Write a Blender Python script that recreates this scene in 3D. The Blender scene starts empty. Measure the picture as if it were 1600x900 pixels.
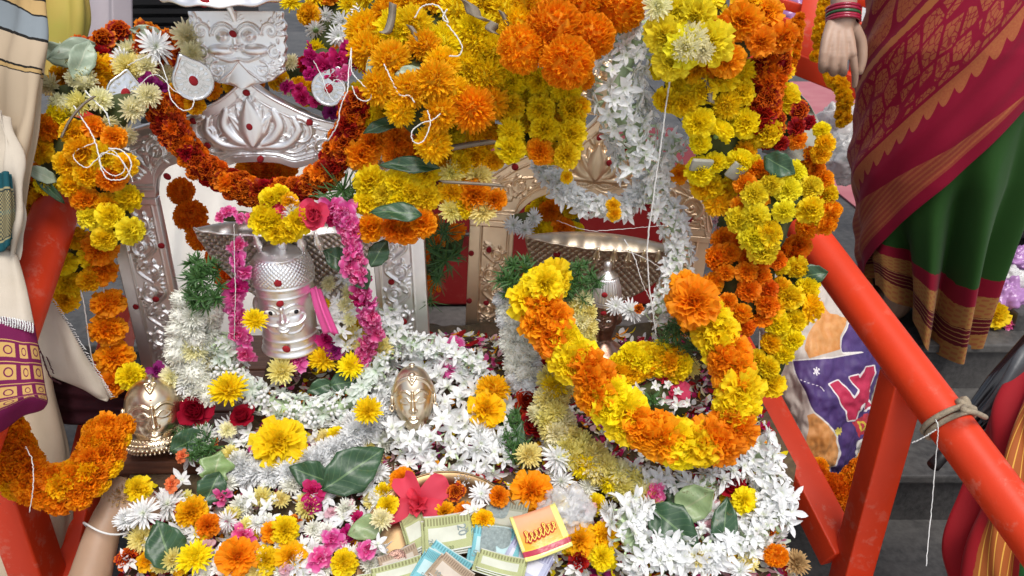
import bpy, math, random
import numpy as np
from mathutils import Vector, Matrix, Euler, noise

R = random.Random(7)
NR = np.random.RandomState(11)
SC = bpy.context.scene
COL = SC.collection
rad = math.radians

# ------------------------------------------------------------------ camera, sky, sun, exposure
PITCH = rad(25.0)
CZ = 1.5
cam_d = bpy.data.cameras.new("camera")
cam_d.sensor_width = 36.0
cam_d.lens = 27.0
cam_d.clip_start = 0.05
cam_d.clip_end = 400.0
cam_d.dof.use_dof = True
cam_d.dof.focus_distance = 1.14
cam_d.dof.aperture_fstop = 11.0
cam = bpy.data.objects.new("camera", cam_d)
COL.objects.link(cam)
cam.location = (0, 0, CZ)
cam.rotation_euler = (math.pi / 2 - PITCH, 0, 0)
SC.camera = cam

SUN_EL, SUN_AZ = rad(64), rad(163)          # azimuth from +Y (behind the shrine) towards +X: high, a little in front
world = bpy.data.worlds.new("World")
SC.world = world
world.use_nodes = True
wn = world.node_tree
for n in list(wn.nodes):
    wn.nodes.remove(n)
sky = wn.nodes.new("ShaderNodeTexSky")
sky.sky_type = 'NISHITA'
sky.sun_disc = False
sky.sun_elevation = SUN_EL
sky.sun_rotation = SUN_AZ
sky.air_density = 1.0
sky.dust_density = 3.0
sky.ozone_density = 0.6
bg = wn.nodes.new("ShaderNodeBackground")
bg.inputs[1].default_value = 0.13
wo = wn.nodes.new("ShaderNodeOutputWorld")
hsv = wn.nodes.new('ShaderNodeHueSaturation')
hsv.inputs['Saturation'].default_value = .55          # milky daylight
wn.links.new(sky.outputs[0], hsv.inputs['Color'])
wn.links.new(hsv.outputs[0], bg.inputs[0])
wn.links.new(bg.outputs[0], wo.inputs[0])
sun_d = bpy.data.lights.new("sun", 'SUN')
sun_d.energy = 2.1
sun_d.angle = rad(32)
sun_d.color = (1.0, 0.97, 0.93)
sun = bpy.data.objects.new("sun", sun_d)
COL.objects.link(sun)
sv = Vector((math.sin(SUN_AZ) * math.cos(SUN_EL), math.cos(SUN_AZ) * math.cos(SUN_EL), math.sin(SUN_EL)))
sun.rotation_euler = sv.to_track_quat('Z', 'Y').to_euler()
SC.view_settings.view_transform = 'Standard'
SC.view_settings.look = 'None'
SC.view_settings.exposure = 0.36
SC.view_settings.gamma = 1.0

# ------------------------------------------------------------------ helpers
FX = 1200.0
CP, SP = math.cos(PITCH), math.sin(PITCH)

def at(px, py, d):
    """A point of the place: where it shows in the 1600x900 photograph and how many metres in front of the lens it stands."""
    x = (px - 800) / FX * d
    v = (py - 450) / FX * d
    return Vector((x, d * CP - v * SP, CZ - d * SP - v * CP))

def dm(py):
    """Depth at which the sloping flower heap shows at image row py."""
    v = (py - 450) / FX
    return 1.0836 / ((SP + CP * v) + .42 * (CP - SP * v))

MN = Vector((0, -.42, 1)).normalized()      # normal of the heap
PMAT = {}

def tag(o, label=None, cat=None, group=None, kind=None):
    if label: o['label'] = label
    if cat: o['category'] = cat
    if group: o['group'] = group
    if kind: o['kind'] = kind
    return o

def thing(name, loc, label, cat, group=None):
    o = bpy.data.objects.new(name, None)
    o.empty_display_size = .05
    COL.objects.link(o)
    o.location = loc
    PMAT[o.name] = Matrix.Translation(Vector(loc))
    return tag(o, label, cat, group)

def adopt(o, parent, mw=None):
    if parent is not None:
        o.parent = parent
        o.matrix_parent_inverse = PMAT.get(parent.name, Matrix.Identity(4)).inverted()
    if mw is not None:
        o.matrix_basis = mw
    return o

def link(name, me, parent=None, mw=None):
    o = bpy.data.objects.new(name, me)
    COL.objects.link(o)
    adopt(o, parent, mw)
    PMAT[o.name] = mw.copy() if mw is not None else Matrix.Identity(4)
    return o

def mesh(name, V, F, mat=None, smooth=True, attrs=None, mats=None, midx=None):
    me = bpy.data.meshes.new(name)
    V = np.asarray(V, dtype=np.float64)
    me.from_pydata(V.tolist(), [], [tuple(int(i) for i in f) for f in F])
    for m in (mats or ([mat] if mat else [])):
        me.materials.append(m)
    if smooth:
        me.polygons.foreach_set('use_smooth', [True] * len(me.polygons))
    if midx is not None:
        me.polygons.foreach_set('material_index', list(midx))
    for k, a in (attrs or {}).items():
        at_ = me.attributes.new(k, 'FLOAT', 'POINT')
        at_.data.foreach_set('value', np.asarray(a, dtype=np.float32).ravel())
    me.update()
    return me

def mk(name, V, F, mat, parent=None, smooth=True, attrs=None, mw=None):
    return link(name, mesh(name, V, F, mat, smooth, attrs), parent, mw)

class MB:
    """collects shapes of one object"""
    def __init__(s): s.V, s.F, s.n = [], [], 0
    def add(s, V, F):
        V = np.asarray(V, float).reshape(-1, 3)
        s.V.append(V); s.F += [tuple(int(i) + s.n for i in f) for f in F]; s.n += len(V)
        return s
    def box(s, c, d, M=None, bev=0.0):
        c = np.array(c, float); h = np.array(d, float) / 2
        if bev <= 0:
            P = np.array([[x, y, z] for x in (-1, 1) for y in (-1, 1) for z in (-1, 1)]) * h
            F = [(0, 1, 3, 2), (4, 6, 7, 5), (0, 4, 5, 1), (2, 3, 7, 6), (0, 2, 6, 4), (1, 5, 7, 3)]
        else:
            import bmesh
            bm = bmesh.new(); bmesh.ops.create_cube(bm, size=1)
            for v in bm.verts: v.co = Vector((v.co.x * 2 * h[0], v.co.y * 2 * h[1], v.co.z * 2 * h[2]))
            bmesh.ops.bevel(bm, geom=list(bm.edges), offset=bev, segments=2, affect='EDGES', profile=.6)
            bm.verts.index_update()
            P = np.array([v.co[:] for v in bm.verts]); F = [[v.index for v in f.verts] for f in bm.faces]; bm.free()
        P = P + c
        if M is not None: P = np.array([(M @ Vector(p))[:] for p in P])
        return s.add(P, F)
    def tube(s, pts, r, n=8, closed=False): return s.add(*tube(pts, r, n, closed))
    def lathe(s, prof, n=24, M=None):
        V, F = lathe(prof, n)
        if M is not None: V = np.array([(M @ Vector(p))[:] for p in V])
        return s.add(V, F)
    def build(s, name, mat, parent=None, smooth=True, mw=None):
        return mk(name, np.vstack(s.V), s.F, mat, parent, smooth, None, mw)

def cr(P, n):
    """Catmull-Rom curve through P, n samples"""
    P = np.array([list(p) for p in P], float)
    if len(P) == 2:
        t = np.linspace(0, 1, n)[:, None]
        return P[0] * (1 - t) + P[1] * t
    Q = np.vstack([2 * P[0] - P[1], P, 2 * P[-1] - P[-2]])
    u = np.linspace(0, len(P) - 1 - 1e-9, n)
    i = u.astype(int); t = (u - i)[:, None]
    a, b, c, d = Q[i], Q[i + 1], Q[i + 2], Q[i + 3]
    return .5 * ((2 * b) + (-a + c) * t + (2 * a - 5 * b + 4 * c - d) * t ** 2 + (-a + 3 * b - 3 * c + d) * t ** 3)

def resample(P, step):
    P = np.array([list(p) for p in P], float)
    C = cr(P, 40 * len(P))
    L = np.r_[0, np.cumsum(np.linalg.norm(np.diff(C, axis=0), axis=1))]
    n = max(2, int(round(L[-1] / step)) + 1)
    s = np.linspace(0, L[-1], n)
    return np.stack([np.interp(s, L, C[:, k]) for k in range(3)], 1)

def tube(pts, r, n=8, closed=False):
    P = np.array([list(p) for p in pts], float); m = len(P)
    T = np.gradient(P, axis=0) if not closed else (np.roll(P, -1, 0) - np.roll(P, 1, 0))
    T /= np.linalg.norm(T, axis=1)[:, None] + 1e-12
    a = np.array([0, 0, 1.]) if abs(T[0][2]) < .9 else np.array([1., 0, 0])
    N = np.cross(T[0], a); N /= np.linalg.norm(N)
    rr = np.broadcast_to(np.asarray(r, float), (m,))
    V = []
    for k in range(m):
        N = N - T[k] * N.dot(T[k]); N /= np.linalg.norm(N) + 1e-12
        B = np.cross(T[k], N)
        an = np.arange(n) * 2 * math.pi / n
        V.append(P[k] + rr[k] * (np.cos(an)[:, None] * N + np.sin(an)[:, None] * B))
    V = np.vstack(V); F = []
    for k in range(m if closed else m - 1):
        k2 = (k + 1) % m
        for j in range(n):
            F.append((k * n + j, k * n + (j + 1) % n, k2 * n + (j + 1) % n, k2 * n + j))
    if not closed:
        F.append(tuple(range(n))[::-1]); F.append(tuple((m - 1) * n + j for j in range(n)))
    return V, F

def lathe(prof, n=24):
    """prof: (r, z) pairs from bottom to top; poles where r is 0"""
    V, F, rows = [], [], []
    for r, z in prof:
        if r < 1e-7:
            rows.append([len(V)]); V.append((0, 0, z))
        else:
            rows.append(list(range(len(V), len(V) + n)))
            V += [(r * math.cos(2 * math.pi * j / n), r * math.sin(2 * math.pi * j / n), z) for j in range(n)]
    for A, B in zip(rows[:-1], rows[1:]):
        for j in range(n):
            k = (j + 1) % n
            if len(A) == 1 and len(B) == 1: continue
            if len(A) == 1: F.append((A[0], B[k], B[j]))
            elif len(B) == 1: F.append((A[j], A[k], B[0]))
            else: F.append((A[j], A[k], B[k], B[j]))
    return np.array(V, float), F

def gridF(nu, nv, off=0):
    F = []
    for i in range(nu - 1):
        for j in range(nv - 1):
            a = off + i * nv + j
            F.append((a, a + nv, a + nv + 1, a + 1))
    return F

def frame(z, spin=0.0):
    """rotation whose local Z looks along z"""
    z = Vector(z).normalized()
    return (z.to_track_quat('Z', 'Y').to_matrix() @ Matrix.Rotation(spin, 3, 'Z')).to_4x4()

# ------------------------------------------------------------------ materials
def newmat(name):
    m = bpy.data.materials.new(name); m.use_nodes = True
    nt = m.node_tree
    return m, nt, nt.nodes['Principled BSDF'], nt.nodes['Material Output']

def N(nt, t, **kw):
    n = nt.nodes.new(t)
    for k, v in kw.items(): setattr(n, k, v)
    return n

def mixc(nt, f, a, b, mode='MIX'):
    n = N(nt, 'ShaderNodeMix', data_type='RGBA', blend_type=mode)
    for s, v in ((n.inputs[0], f), (n.inputs[6], a), (n.inputs[7], b)):
        if hasattr(v, 'is_linked') or isinstance(v, bpy.types.NodeSocket): nt.links.new(v, s)
        elif isinstance(v, (int, float)): s.default_value = v
        else: s.default_value = (*v, 1) if len(v) == 3 else v
    return n.outputs[2]

def ramp(nt, fac, stops, const=False):
    n = N(nt, 'ShaderNodeValToRGB')
    n.color_ramp.interpolation = 'CONSTANT' if const else 'LINEAR'
    while len(n.color_ramp.elements) < len(stops): n.color_ramp.elements.new(.5)
    for e, (p, c) in zip(n.color_ramp.elements, stops):
        e.position = p; e.color = (*c, 1) if len(c) == 3 else c
    nt.links.new(fac, n.inputs[0])
    return n.outputs[0]

def math_(nt, op, a, b=0.0, c=None):
    n = N(nt, 'ShaderNodeMath', operation=op)
    for s, v in zip(n.inputs, (a, b, c)):
        if v is None: continue
        if isinstance(v, bpy.types.NodeSocket): nt.links.new(v, s)
        else: s.default_value = v
    return n.outputs[0]

def attr(nt, name):
    return N(nt, 'ShaderNodeAttribute', attribute_name=name).outputs['Fac']

def noise_(nt, scale, detail=3, co='Object', rough=.55, stretch=None):
    tc = N(nt, 'ShaderNodeTexCoord')
    n = N(nt, 'ShaderNodeTexNoise'); n.inputs['Scale'].default_value = scale
    n.inputs['Detail'].default_value = detail; n.inputs['Roughness'].default_value = rough
    src = tc.outputs[co]
    if stretch:
        mp = N(nt, 'ShaderNodeMapping'); mp.inputs['Scale'].default_value = stretch
        nt.links.new(src, mp.inputs[0]); src = mp.outputs[0]
    nt.links.new(src, n.inputs['Vector'])
    return n.outputs[0]

def bump(nt, bsdf, h, strength=.3, dist=.002):
    b = N(nt, 'ShaderNodeBump'); b.inputs['Strength'].default_value = strength; b.inputs['Distance'].default_value = dist
    nt.links.new(h, b.inputs['Height']); nt.links.new(b.outputs[0], bsdf.inputs['Normal'])

def simple(name, c, rough=.5, metal=0, c2=None, scale=30, bmp=0, bscale=None, spec=.4, rvar=0, stretch=None, coat=0):
    m, nt, b, o = newmat(name)
    b.inputs['Roughness'].default_value = rough; b.inputs['Metallic'].default_value = metal
    b.inputs['Specular IOR Level'].default_value = spec
    if coat: b.inputs['Coat Weight'].default_value = coat; b.inputs['Coat Roughness'].default_value = .15
    b.inputs['Base Color'].default_value = (*c, 1)
    if c2 is not None:
        nz = noise_(nt, scale, 5, stretch=stretch)
        nt.links.new(ramp(nt, nz, [(.3, c), (.7, c2)]), b.inputs['Base Color'])
    if rvar:
        nz = noise_(nt, scale * .7, 4)
        nt.links.new(math_(nt, 'MULTIPLY_ADD', nz, rvar, rough - rvar / 2), b.inputs['Roughness'])
    if bmp:
        bump(nt, b, noise_(nt, bscale or scale * 3, 4, stretch=stretch), bmp)
    return m

def petal_mat(name, c, tip=None, base=None, var=.10, tr=.42, tippos=.75):
    m, nt, b, o = newmat(name)
    gi = N(nt, 'ShaderNodeNewGeometry'); oi = N(nt, 'ShaderNodeObjectInfo')
    col = None
    t = attr(nt, 'tip')
    stops = [(0.0, base or tuple(x * .85 for x in c)), (.45, c)]
    if tip: stops += [(tippos, c), (min(1, tippos + .15), tip)]
    col = ramp(nt, t, stops)
    hs = N(nt, 'ShaderNodeHueSaturation')
    nt.links.new(col, hs.inputs['Color'])
    nt.links.new(math_(nt, 'MULTIPLY_ADD', oi.outputs['Random'], .022, .489), hs.inputs['Hue'])
    v = math_(nt, 'MULTIPLY_ADD', gi.outputs['Random Per Island'], var * 2, 1 - var)
    v2 = math_(nt, 'MULTIPLY_ADD', oi.outputs['Random'], var, 1 - var / 2)
    nt.links.new(math_(nt, 'MULTIPLY', v, v2), hs.inputs['Value'])
    wilt = math_(nt, 'MULTIPLY', math_(nt, 'GREATER_THAN', gi.outputs['Random Per Island'], .93), math_(nt, 'MULTIPLY', t, .55))
    col = mixc(nt, wilt, hs.outputs[0], tuple(x * .55 for x in c))
    nt.links.new(col, b.inputs['Base Color'])
    b.inputs['Roughness'].default_value = .62
    b.inputs['Specular IOR Level'].default_value = .25
    ts = N(nt, 'ShaderNodeBsdfTranslucent'); nt.links.new(col, ts.inputs[0])
    mx = N(nt, 'ShaderNodeMixShader'); mx.inputs[0].default_value = tr
    nt.links.new(b.outputs[0], mx.inputs[1]); nt.links.new(ts.outputs[0], mx.inputs[2])
    nt.links.new(mx.outputs[0], o.inputs[0])
    return m

M = {}
PC = dict(
    orange=petal_mat('orange_petal', (.92, .34, .006), base=(.90, .26, .004)),
    tangerine=petal_mat('tangerine_petal', (.95, .40, .008), base=(.93, .33, .006)),
    gold=petal_mat('golden_petal', (.95, .58, .007), base=(.94, .48, .006)),
    amber=petal_mat('deep_orange_petal', (.88, .23, .006), base=(.80, .15, .004)),
    yellow=petal_mat('yellow_petal', (.95, .76, .012), base=(.95, .70, .010)),
    lemon=petal_mat('lemon_petal', (.92, .80, .03), base=(.90, .74, .02)),
    cream=petal_mat('cream_petal', (.91, .87, .58), base=(.86, .83, .42)),
    paleyellow=petal_mat('pale_yellow_petal', (.90, .82, .32), base=(.90, .70, .08)),
    white=petal_mat('white_petal', (.86, .87, .87), base=(.76, .80, .62), var=.06, tr=.32),
    white2=petal_mat('ivory_petal', (.87, .87, .79), base=(.78, .74, .40), var=.05, tr=.22),
    mint=petal_mat('greenish_white_petal', (.80, .86, .80), base=(.50, .64, .42), var=.05),
    pink=petal_mat('pink_petal', (.80, .10, .36), tip=(.86, .30, .54), base=(.66, .04, .22)),
    magenta=petal_mat('magenta_petal', (.52, .008, .13), tip=(.62, .03, .22), base=(.3, .004, .05)),
    palepink=petal_mat('pale_pink_petal', (.78, .50, .55), base=(.7, .3, .4)),
    purple=petal_mat('purple_petal', (.28, .015, .16), base=(.15, .01, .09)),
    red=petal_mat('red_petal', (.42, .006, .025), base=(.24, .003, .012)),
    coral=petal_mat('coral_red_petal', (.80, .075, .15), base=(.62, .03, .09), var=.08),
    salmon=petal_mat('salmon_petal', (.80, .18, .08)),
    rust=petal_mat('rust_petal', (.34, .012, .004), tip=(.82, .20, .01), base=(.26, .006, .003)),
    wine=petal_mat('dark_red_petal', (.30, .006, .006), tip=(.50, .03, .008), base=(.16, .003, .003)),
    tan=petal_mat('withered_petal', (.55, .36, .17), base=(.4, .24, .08)),
)
M['calyx'] = simple('calyx_green', (.10, .19, .05), .55, c2=(.16, .26, .08), scale=60)
M['tubegreen'] = simple('floret_tube', (.50, .62, .38), .5)
M['herb'] = simple('herb_green', (.03, .085, .02), .5, c2=(.06, .15, .035), scale=40)
M['bed'] = simple('gap_shade_stems', (.035, .05, .012), .8, c2=(.07, .08, .02), scale=60)  # stem green with the shade between the blooms put into the colour
M['thread'] = simple('white_thread', (.66, .66, .64), .8, bmp=.3, bscale=900)
M['jute'] = simple('jute_rope', (.36, .29, .20), .9, c2=(.22, .18, .13), scale=120, bmp=.8, bscale=500)
M['silver'] = simple('silver', (.95, .94, .93), .40, 1, c2=(.86, .85, .84), scale=25, rvar=.14)
M['silver_warm'] = simple('warm_silver', (.95, .76, .54), .44, 1, c2=(.84, .63, .43), scale=22, rvar=.14)
M['silver_dark'] = simple('tarnished_silver', (.40, .36, .32), .34, 1, c2=(.25, .22, .19), scale=60, rvar=.15)
M['brass'] = simple('pale_brass', (.82, .71, .54), .30, 1, c2=(.72, .60, .43), scale=40, rvar=.1)
M['plate'] = simple('brass_plate', (.30, .205, .11), .36, 1, c2=(.20, .135, .07), scale=14, rvar=.2)
M['polished'] = simple('polished_silver', (.80, .79, .78), .2, 1, c2=(.62, .61, .60), scale=30, rvar=.18, bmp=.06, bscale=70)
M['kumkum'] = simple('kumkum_red', (.26, .008, .015), .9, c2=(.36, .015, .02), scale=400, bmp=.5, bscale=900)
M['black'] = simple('black_paint', (.01, .01, .012), .25)
M['eyewhite'] = simple('eye_white', (.75, .74, .7), .35)
def paint(name, c, dirt):
    m, nt, b, o = newmat(name)
    n1, n2, n3 = noise_(nt, 7, 5), noise_(nt, 34, 6, rough=.7), noise_(nt, 3, 3)
    col = ramp(nt, n1, [(.3, tuple(x * .88 for x in c)), (.7, tuple(min(1, x * 1.08) for x in c))])
    sc = ramp(nt, n2, [(.55, (0, 0, 0)), (.62, (1, 1, 1))])
    f = math_(nt, 'MULTIPLY', math_(nt, 'MULTIPLY', sc, ramp(nt, n3, [(.45, (0, 0, 0)), (.6, (1, 1, 1))])), .30)
    col = mixc(nt, f, col, dirt)
    chip = ramp(nt, noise_(nt, 75, 3), [(.735, (0, 0, 0)), (.75, (.8, .8, .8))])
    nt.links.new(mixc(nt, chip, col, (.16, .07, .05)), b.inputs['Base Color'])
    nt.links.new(math_(nt, 'MULTIPLY_ADD', n2, .3, .28), b.inputs['Roughness'])
    b.inputs['Specular IOR Level'].default_value = .28
    bump(nt, b, n2, .22, .0015)
    return m
M['orange_paint'] = paint('orange_paint', (.60, .040, .009), (.55, .24, .17))
M['red_paint'] = paint('red_paint', (.17, .006, .006), (.25, .08, .06))
M['wood'] = simple('dark_wood', (.085, .032, .018), .5, c2=(.16, .065, .035), scale=14, bmp=.3, stretch=(1, 12, 12))
# ------------------------------------------------------------------ flowers: shared meshes, one per kind, colour and variant
PROF = dict(
    round=([0, .25, .6, .85, 1], [.35, .75, 1, .9, .45]),
    point=([0, .3, .6, .85, 1], [.35, .9, 1, .6, .03]),
    ruff=([0, .4, .75, 1], [.25, .6, 1, .92]),
    thin=([0, .5, .85, 1], [.55, 1, .95, .35]),
    wide=([0, .3, .7, .9, 1], [.3, .8, 1, .95, .6]),
)

def petals(n, L, W, e0, e1, b=.1, curl=0., cup=.2, ruf=0., prof='round', rows=4, cols=3, jit=.12, zs=1., ph0=0., z0=0., twist=0., rg=NR):
    i = np.arange(n)
    az = i * 2.39996323 + ph0 + rg.uniform(-jit, jit, n)
    s0, s1 = math.sin(e0), math.sin(e1)
    e = np.arcsin(np.clip(s0 + (s1 - s0) * (i + .5) / n, -1, 1)) + rg.uniform(-jit, jit, n)
    t = np.linspace(0, 1, rows); s = np.linspace(-1, 1, cols)
    Ln = L * (1 + rg.uniform(-jit, jit, n)); Wn = W * (1 + rg.uniform(-jit, jit, n))
    cl = curl * (1 + rg.uniform(-.4, .4, n))
    ang = e[:, None] + cl[:, None] * t
    dt = np.r_[0, np.diff(t)]
    r = b * np.cos(e)[:, None] + np.cumsum(np.cos(ang) * dt, 1) * Ln[:, None]
    z = b * np.sin(e)[:, None] + np.cumsum(np.sin(ang) * dt, 1) * Ln[:, None]
    w = np.interp(t, *PROF[prof])
    ph = rg.uniform(0, 6.28, n)
    tw = rg.uniform(-twist, twist, n)[:, None, None] * t[None, :, None]
    lat = (Wn[:, None, None] * .5) * w[None, :, None] * s[None, None, :]
    no = Wn[:, None, None] * (cup * (s ** 2)[None, None, :] * w[None, :, None]
         + ruf * np.sin(s[None, None, :] * 3.1 + ph[:, None, None]) * (t ** 1.5)[None, :, None])
    lat2 = lat * np.cos(tw) - no * np.sin(tw); no2 = lat * np.sin(tw) + no * np.cos(tw)
    rr = r[:, :, None] - np.sin(ang)[:, :, None] * no2
    zz = z[:, :, None] + np.cos(ang)[:, :, None] * no2
    ca, sa = np.cos(az)[:, None, None], np.sin(az)[:, None, None]
    X = rr * ca - lat2 * sa; Y = rr * sa + lat2 * ca; Z = zz * zs + z0
    V = np.stack([X, Y, Z], -1).reshape(-1, 3)
    F = []
    for k in range(n): F += gridF(rows, cols, k * rows * cols)
    T = np.broadcast_to(t[None, :, None], (n, rows, cols)).reshape(-1)
    return V, F, T

def flower_parts(kind, v):
    rg = np.random.RandomState(100 + v * 17 + sum(map(ord, kind)))
    P = lambda *a, **k: petals(*a, rg=rg, **k)
    L = []
    cal = None
    if kind == 'pom':
        L = [P(300, .36, .25, rad(-75), rad(90), b=.64, curl=.3, cup=.35, ruf=.45, prof='ruff', rows=3, cols=5, jit=.22)]
    elif kind == 'marigold':
        L = [P(26, .80, .50, rad(-12), rad(18), b=.18, curl=-.5, cup=.1, ruf=.24, prof='ruff', rows=4, cols=5, zs=.85),
             P(84, .70, .38, rad(15), rad(89), b=.20, curl=.15, cup=.25, ruf=.36, prof='ruff', rows=3, cols=5, jit=.24, zs=.9)]
        cal = (.26, -.05, .16, -.62)
    elif kind == 'bigmari':
        L = [P(22, .84, .52, rad(-18), rad(12), b=.14, curl=-.6, cup=.05, ruf=.22, prof='ruff', rows=5, cols=6, zs=.8),
             P(34, .80, .46, rad(10), rad(48), b=.14, curl=-.15, cup=.1, ruf=.32, prof='ruff', rows=4, cols=6, jit=.2, zs=.8),
             P(36, .62, .36, rad(42), rad(90), b=.14, curl=.1, cup=.2, ruf=.42, prof='ruff', rows=3, cols=5, jit=.25, zs=.85)]
        cal = (.24, -.05, .14, -.55)
    elif kind == 'mop':
        L = [P(230, .60, .17, rad(-32), rad(89), b=.38, curl=.35, cup=.4, ruf=.12, prof='thin', rows=4, cols=3, jit=.2, zs=.88, twist=.9)]
        cal = (.26, -.05, .16, -.6)
    elif kind == 'french':
        L = [P(16, .86, .55, rad(-8), rad(14), b=.14, curl=-.4, cup=.08, ruf=.2, prof='wide', rows=4, cols=5, zs=.8),
             P(34, .66, .46, rad(20), rad(88), b=.14, curl=.1, cup=.25, ruf=.36, prof='ruff', rows=3, cols=5, jit=.22, zs=.85)]
        cal = (.28, -.05, .2, -.85)
    elif kind == 'mum':
        L = [P(110, .82, .17, rad(-12), rad(86), b=.14, curl=.45, cup=.4, prof='thin', rows=4, cols=3, jit=.14, zs=.82)]
        cal = (.2, -.05, .3, -.2)
    elif kind == 'mumpom':
        L = [P(150, .46, .17, rad(-60), rad(90), b=.52, curl=.7, cup=.4, prof='thin', rows=3, cols=3, jit=.2)]
    elif kind == 'daisy':
        L = [P(26, .95, .17, rad(2), rad(16), b=.06, curl=-.15, cup=.3, prof='thin', rows=4, cols=3),
             P(30, .74, .15, rad(18), rad(60), b=.06, curl=.25, cup=.3, prof='thin', rows=4, cols=3)]
        cal = (.2, -.03, .28, -.2)
    elif kind == 'tuberose':
        L = [P(6, .96, .40, rad(10), rad(34), b=.04, curl=-.7 + .25 * v, cup=.26, prof='point', rows=6, cols=4, jit=.26, twist=.5),
             P(5, .66, .30, rad(38), rad(62), b=.03, curl=-.35, cup=.22, prof='point', rows=5, cols=3, jit=.2)]
        cal = (.09, 0, .06, -.9)
    elif kind == 'floret':
        L = [P(6, .55, .30, rad(48), rad(66), b=.04, curl=-.9, cup=.3, prof='point', rows=5, cols=3, jit=.14)]
        cal = (.13, .02, .06, -1.0)
    elif kind == 'oleander':
        L = [P(8, .9, .72, rad(-5), rad(22), b=.06, curl=-.35, cup=.06, ruf=.16, prof='wide', rows=5, cols=5, jit=.25),
             P(9, .62, .6, rad(25), rad(82), b=.05, curl=.1, cup=.25, ruf=.25, prof='wide', rows=4, cols=5, jit=.3)]
    elif kind == 'rose':
        L = [P(7, .95, .95, rad(0), rad(22), b=.06, curl=.4, cup=.16, ruf=.07, prof='wide', rows=6, cols=6),
             P(9, .82, .85, rad(30), rad(52), b=.06, curl=.55, cup=.32, ruf=.05, prof='wide', rows=6, cols=6),
             P(9, .70, .60, rad(58), rad(76), b=.05, curl=.6, cup=.5, ruf=.04, prof='wide', rows=5, cols=6),
             P(7, .60, .40, rad(78), rad(88), b=.03, curl=.5, cup=.7, prof='wide', rows=5, cols=5)]
        cal = (.24, -.03, .12, -.4)
    elif kind == 'hibiscus':
        L = [P(5, 1.05, .86, rad(4), rad(34), b=.05, curl=-.6, cup=.10, ruf=.20, prof='wide', rows=8, cols=8, jit=.2),
             P(10, .45, .4, rad(30), rad(85), b=.03, curl=.2, cup=.3, ruf=.3, prof='ruff', rows=4, cols=5, jit=.3)]
        cal = (.14, -.02, .1, -.5)
    elif kind == 'buds':
        V, F, T = [], [], []; off = 0
        for k in range(8):
            a = k * 2.4; e = rad(20 + 60 * rg.rand())
            d = np.array([math.cos(a) * math.cos(e), math.sin(a) * math.cos(e), math.sin(e)])
            l = .6 + .3 * rg.rand()
            pts = [d * l * x + np.array([0, 0, .1]) for x in (.15, .45, .6, .8, .95, 1.02)]
            v, f = tube(pts, [.05, .06, .13, .17, .12, .02], 6)
            V.append(v); F += [tuple(i + off for i in q) for q in f]; off += len(v); T.append(np.repeat([0, .2, .5, .8, 1, 1], 6))
        L = [(np.vstack(V), F, np.concatenate(T))]
    elif kind == 'sprig':
        L = [P(46, .95, .13, rad(-40), rad(88), b=.05, curl=-.5, cup=.2, prof='point', rows=4, cols=3, jit=.6, twist=1.2)]
    elif kind == 'needle':
        L = [P(60, 1.0, .05, rad(-20), rad(70), b=.02, curl=-.7, cup=.2, prof='thin', rows=5, cols=2, jit=.7)]
    return L, cal

FLW = {}
CORE = dict(pom=(.80, 1), mumpom=(.74, 1), marigold=(.55, .8), bigmari=(.42, .75), french=(.45, .8), mop=(.62, .85), mum=(.42, .75))
def FM(kind, colour, v):
    key = (kind, colour, v)
    if key in FLW: return FLW[key]
    L, cal = flower_parts(kind, v)
    V = np.vstack([l[0] for l in L]); T = np.concatenate([l[2] for l in L]); F = []; off = 0
    for l in L:
        F += [tuple(i + off for i in f) for f in l[1]]; off += len(l[0])
    mi = [0] * len(F)
    if kind in CORE:
        r_, sq_ = CORE[kind]
        v2, f2 = lathe([(0, -1), (.7, -.7), (1, 0), (.7, .7), (0, 1)], 10)
        F += [tuple(i + off for i in f) for f in f2]; mi += [0] * len(f2); off += len(v2)
        V = np.vstack([V, v2 * r_ * np.array([1, 1, sq_])]); T = np.r_[T, np.full(len(v2), .5)]
    if cal:
        v2, f2 = lathe([(0, cal[3]), (cal[2] * .7, cal[3]), (cal[2], cal[3] * .8), (cal[0], cal[1] - .12), (cal[0] * .6, cal[1])], 8)
        F += [tuple(i + off for i in f) for f in f2]; mi += [1] * len(f2)
        V = np.vstack([V, v2]); T = np.r_[T, np.zeros(len(v2))]
    m0 = M['herb'] if kind in ('sprig', 'needle') else PC[colour]
    m1 = M['tubegreen'] if kind in ('tuberose', 'floret') else M['calyx']
    me = mesh(kind + '_bloom', V, F, attrs={'tip': T}, mats=[m0, m1], midx=mi)
    FLW[key] = me
    return me

NAME = dict(pom='marigold', marigold='marigold', bigmari='marigold', mop='marigold', french='marigold', mum='chrysanthemum', mumpom='chrysanthemum',
            daisy='chrysanthemum', tuberose='tuberose', floret='tuberose', oleander='oleander', rose='rose', hibiscus='hibiscus', buds='jasmine_bud', sprig='herb_sprig', needle='herb_sprig')
NVAR = dict(tuberose=4, floret=4, marigold=4, rose=3)

def bloom(kind, colour, p, r, face, parent=None, name=None, sq=1.0):
    v = R.randrange(NVAR.get(kind, 3))
    me = FM(kind, colour, v)
    mw = Matrix.Translation(p) @ frame(face, R.uniform(0, 6.28)) @ Matrix.Diagonal((r, r * R.uniform(.88, 1.08), r * sq * R.uniform(.8, 1.06), 1))
    return link(name or NAME[kind], me, parent, mw)

CAMP = Vector((0, 0, CZ))
def pick(kinds):
    t = R.uniform(0, sum(k[2] for k in kinds))
    for k in kinds:
        t -= k[2]
        if t <= 0: return k[0], k[1]
    return kinds[-1][0], kinds[-1][1]

def jv(a): return Vector((R.uniform(-a, a), R.uniform(-a, a), R.uniform(-a, a)))

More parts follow.
